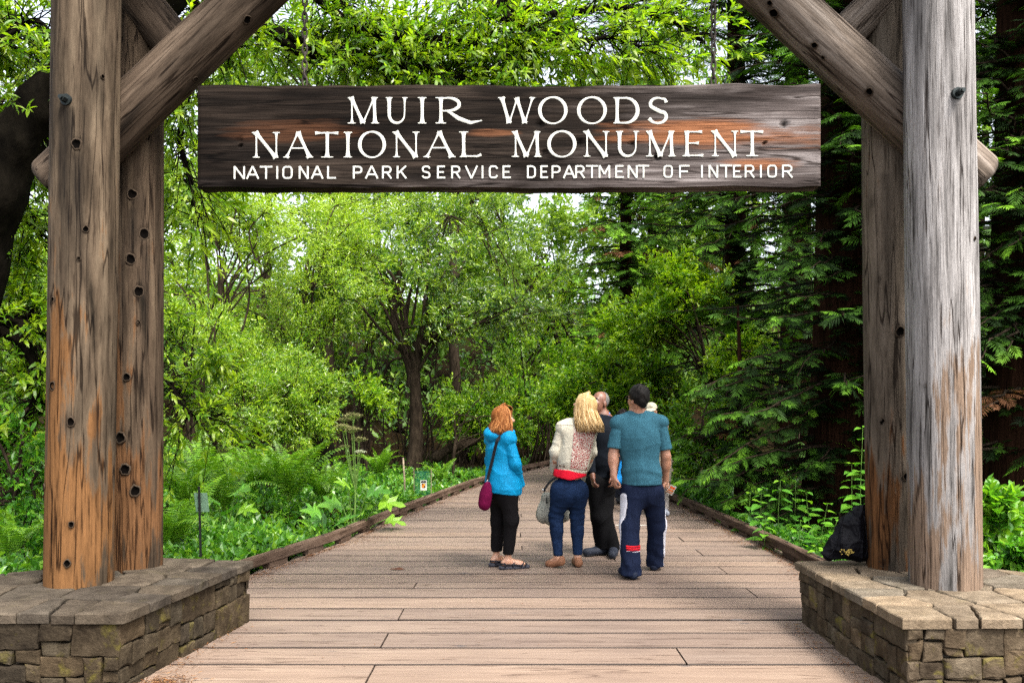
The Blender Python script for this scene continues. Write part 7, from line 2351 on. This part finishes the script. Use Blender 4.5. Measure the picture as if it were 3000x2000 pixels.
# --- person with dark curls behind a blue pushchair
def curly():
    d = 13.9
    x0 = P1(1150, 0, d)[0]
    z = lambda zy: P1(0, zy, d)[2]
    top = P1(1146, 243, d)
    J = dict(hd=top + (0, 0, -.13), nk=top + (0, .02, -.27), ch=top + (0, .02, -.48), pv=(x0, d, .86), sL=(x0 - .17, d, top[2] - .33), sR=(x0 + .17, d, top[2] - .33), eL=(x0 - .24, d - .06, 1.02), eR=(x0 + .24, d - .06, 1.02),
             wL=(x0 - .2, d - .30, .98), wR=(x0 + .2, d - .30, .98), hL=(x0 - .08, d, .84), hR=(x0 + .08, d, .84), kL=(x0 - .09, d - .08, .46), kR=(x0 + .09, d, .46), aL=(x0 - .09, d, .085), aR=(x0 + .09, d + .12, .085), tL=(x0 - .1, d - .17, .03), tR=(x0 + .1, d - .05, .03))
    f = Fig(J, math.pi, math.pi, math.radians(-10), 0, .92, .98, True)
    root = person((x0, d, 0), "person with dark curly hair far back, mostly hidden behind the two men")
    sdf_mesh("body", f.head() + f.torso() + f.arm('L') + f.arm('R') + f.hand('L', (.2, -.8, -.3), (.3, 0, -1), 1.0, 1) + f.hand('R', (-.2, -.8, -.3), (-.3, 0, -1), 1.0, 1) + f.leg('L') + f.leg('R'), M['skin_brown'], root, .013)
    sdf_mesh("top", grow(f.torso(), .02), cloth_mat("grey_top", (.05, .055, .06)), root, .012, cuts=[(np.array(J['pv']) + (0, 0, -.02), (0, 0, -1)), (J['nk'] + np.array((0, 0, .01)), (0, 0, 1))])
    for S in 'LR':
        sdf_mesh("sleeve", [RC(f.J['s' + S], f.J['e' + S], .068, .058, .05), RC(f.J['e' + S], f.J['w' + S], .056, .042, .04)], bpy.data.materials["grey_top"], root, .012)
    tr = []
    for S in 'LR': tr += [RC(f.J['h' + S], f.J['k' + S], .10, .07, .05), RC(f.J['k' + S], f.J['a' + S], .07, .055, .04)]
    sdf_mesh("trousers", tr + [EL(J['pv'], (.155, .13, .13), None, .05)], cloth_mat("dark_trousers", (.02, .022, .03)), root, .012, cuts=[((0, 0, .08), (0, 0, -1)), ((0, 0, .92), (0, 0, 1))])
    for S in 'LR': sdf_mesh("shoe", [RC(f.J['a' + S] - (0, 0, .03), f.J['t' + S] + (0, 0, .012), .046, .042, .03)], M['rubber'], root, .010, cuts=[((0, 0, .004), (0, 0, -1))])
    r = np.random.default_rng(5)
    hm = hair_mat("dark_curls", (.008, .006, .006), (.02, .016, .015), (.06, .05, .05))
    mb = MB()
    for i in range(130):
        v = norm(r.normal(size=3) + (0, .4, .5)); c = f.J['hd'] + (0, .015, .03) + v * (.085, .10, .098) * r.uniform(.95, 1.12, 3)
        A = norm(np.cross(v, r.normal(size=3))); B = np.cross(v, A)
        q = np.linspace(0, 5.2, 9)
        V, fs = tube(c + A * (np.cos(q) * .017)[:, None] + B * (np.sin(q) * .017)[:, None] + v * (q * .003)[:, None], .006, 4); mb.add(V, fs, r.uniform(0, 1))
    cap = sdf_mesh("hair", hull_hair(f, .016, 0), hm, root, .009, cuts=[(f.H(0, .05, 0), f.HR @ np.array((0, 1, -.4)))])
    mb.build("curls", hm, cap, True, attr="tint")
    # pushchair in front of them
    px = P1(1085, 0, 13.3)[0] ; dd = 13.3
    root = thing("pushchair", (px, dd, 0), "blue folding pushchair glimpsed between the two men", "pushchair")
    blue = cloth_mat("pushchair_blue", (.01, .16, .42), 10, .6); fr = simple_mat("frame_dark_blue", (.02, .03, .09), .4, .5, metal=.3)
    x0 -= 0
    cx = (px + x0) / 2 + .02
    sdf_mesh("seat", [RC((cx - .16, dd, .42), (cx + .16, dd, .42), .05, .05, .04), RC((cx - .15, dd + .12, .78), (cx + .15, dd + .12, .78), .03, .03, .04), EL((cx, dd + .06, .6), (.2, .05, .24), rotx(-.3), .05)], blue, root, .012, disp=folds(.005, 12, 4))
    for sx in (-1, 1):
        for a, b in (((sx * .22, -.25, .1), (sx * .2, .38, 1.0)), ((sx * .22, .30, .1), (sx * .2, -.05, .62))):
            V, fs = tube([np.array(a) + (cx, dd, 0), np.array(b) + (cx, dd, 0)], .013, 8); np_mesh("frame_bar", V, fs, fr, root, True)
        for y in (-.25, .30):
            for o in (-.03, .03):
                c = np.array((cx + sx * .22 + o, dd + y, .085))
                ring = [c + (0, .066 * math.cos(q), .066 * math.sin(q)) for q in np.linspace(0, 6.283, 19)]
                V, fs = tube(ring, .016, 7, False); w = np_mesh("wheel", V, fs, M['rubber'], root, True, loc=c)
                V, fs = tube([c - (.012, 0, 0), c + (.012, 0, 0)], .045, 12); np_mesh("hub", V, fs, simple_mat("hub_amber", (.22, .14, .06), .5), w, True)
    V, fs = tube([(cx - .2, dd + .38, 1.0), (cx + .2, dd + .38, 1.0)], .014, 8); np_mesh("handle", V, fs, M['rubber'], root, True)


curly()


# --- black drawstring bag on the right pedestal
def black_bag():
    d = 6.0
    z0 = .452
    root = thing("drawstring_bag", P(2480, 1640, d), "slumped black drawstring bag with worn gold print leaning on the rear silver post", "bag")
    blk = cloth_mat("black_nylon", (.003, .003, .0045), 9, .8, .42, 0, (1, 1, .8), .3, .03, .35)
    q = lambda x, y, dd=0: P(2000 + x / 2.24, 1300 + y / 2.24, d + dd)
    b = sdf_mesh("bag_body", [EL(q(1085, 655), (.145, .11, .115), None, .05), EL(q(1105, 560, .02), (.11, .09, .12), None, .06), RC(q(1130, 520, .04), q(1160, 450, .06), .085, .06, .05), RC(q(960, 720), q(1000, 640), .045, .05, .05), RC(q(905, 712), q(960, 730), .010, .03, .03), RC(q(1060, 700), q(1190, 720), .08, .05, .05)],
             blk, root, .0075, cuts=[((0, 0, z0), (0, 0, -1))], disp=lambda X: creases(.024, 3, (17, 17, 8), (12, 12, 18), .4)(X) + .006 * snoise(X * (1, 1, .6), 12, 3, 9))
    r = np.random.default_rng(8)
    for k in range(0):
        a = q(1090 + 22 * k, 480 + r.uniform(-20, 20), -.06 + .01 * k); e = q(1040 + 34 * k, 590 + r.uniform(0, 50), -.075)
        V, fs = tube(smooth_path([a, (a + e) / 2 + (0, -.025, 0), e], 5), np.linspace(.008, .016, 11), 6); np_mesh("gather", V, fs, blk, b, True)
    for pts in ([(1060, 470), (1030, 560), (1010, 660), (960, 740)], [(1190, 470), (1205, 580), (1210, 690), (1195, 750)]):
        V, fs = tube(smooth_path([q(x, y, -.07) for x, y in pts], 5), .004, 6); np_mesh("cord", V, fs, blk, root, True)
    gold = simple_mat("gold_print", (.33, .24, .06), .5, .4, 120, .5)
    dg = bpy.context.evaluated_depsgraph_get()
    me = b.data; n = len(me.vertices); co = np.empty(n * 3, np.float32); me.vertices.foreach_get("co", co); co = co.reshape(-1, 3) + WORLD[b.name]
    for k in range(34):
        u, v = r.normal(0, 1, 2)
        x, y = 1038 + u * 16 + k * .5, 692 + v * 10
        t = q(x, y); s = t[1]
        c2 = co[(np.abs(co[:, 0] - t[0]) < .012) & (np.abs(co[:, 2] - t[2]) < .012)]
        if not len(c2): continue
        yy = c2[:, 1].min() - .003
        w, h = r.uniform(.005, .015), r.uniform(.004, .010)
        V, fs = box((t[0], yy, t[2]), (w, .004, h)); np_mesh("print", V, fs, gold, b)


black_bag()
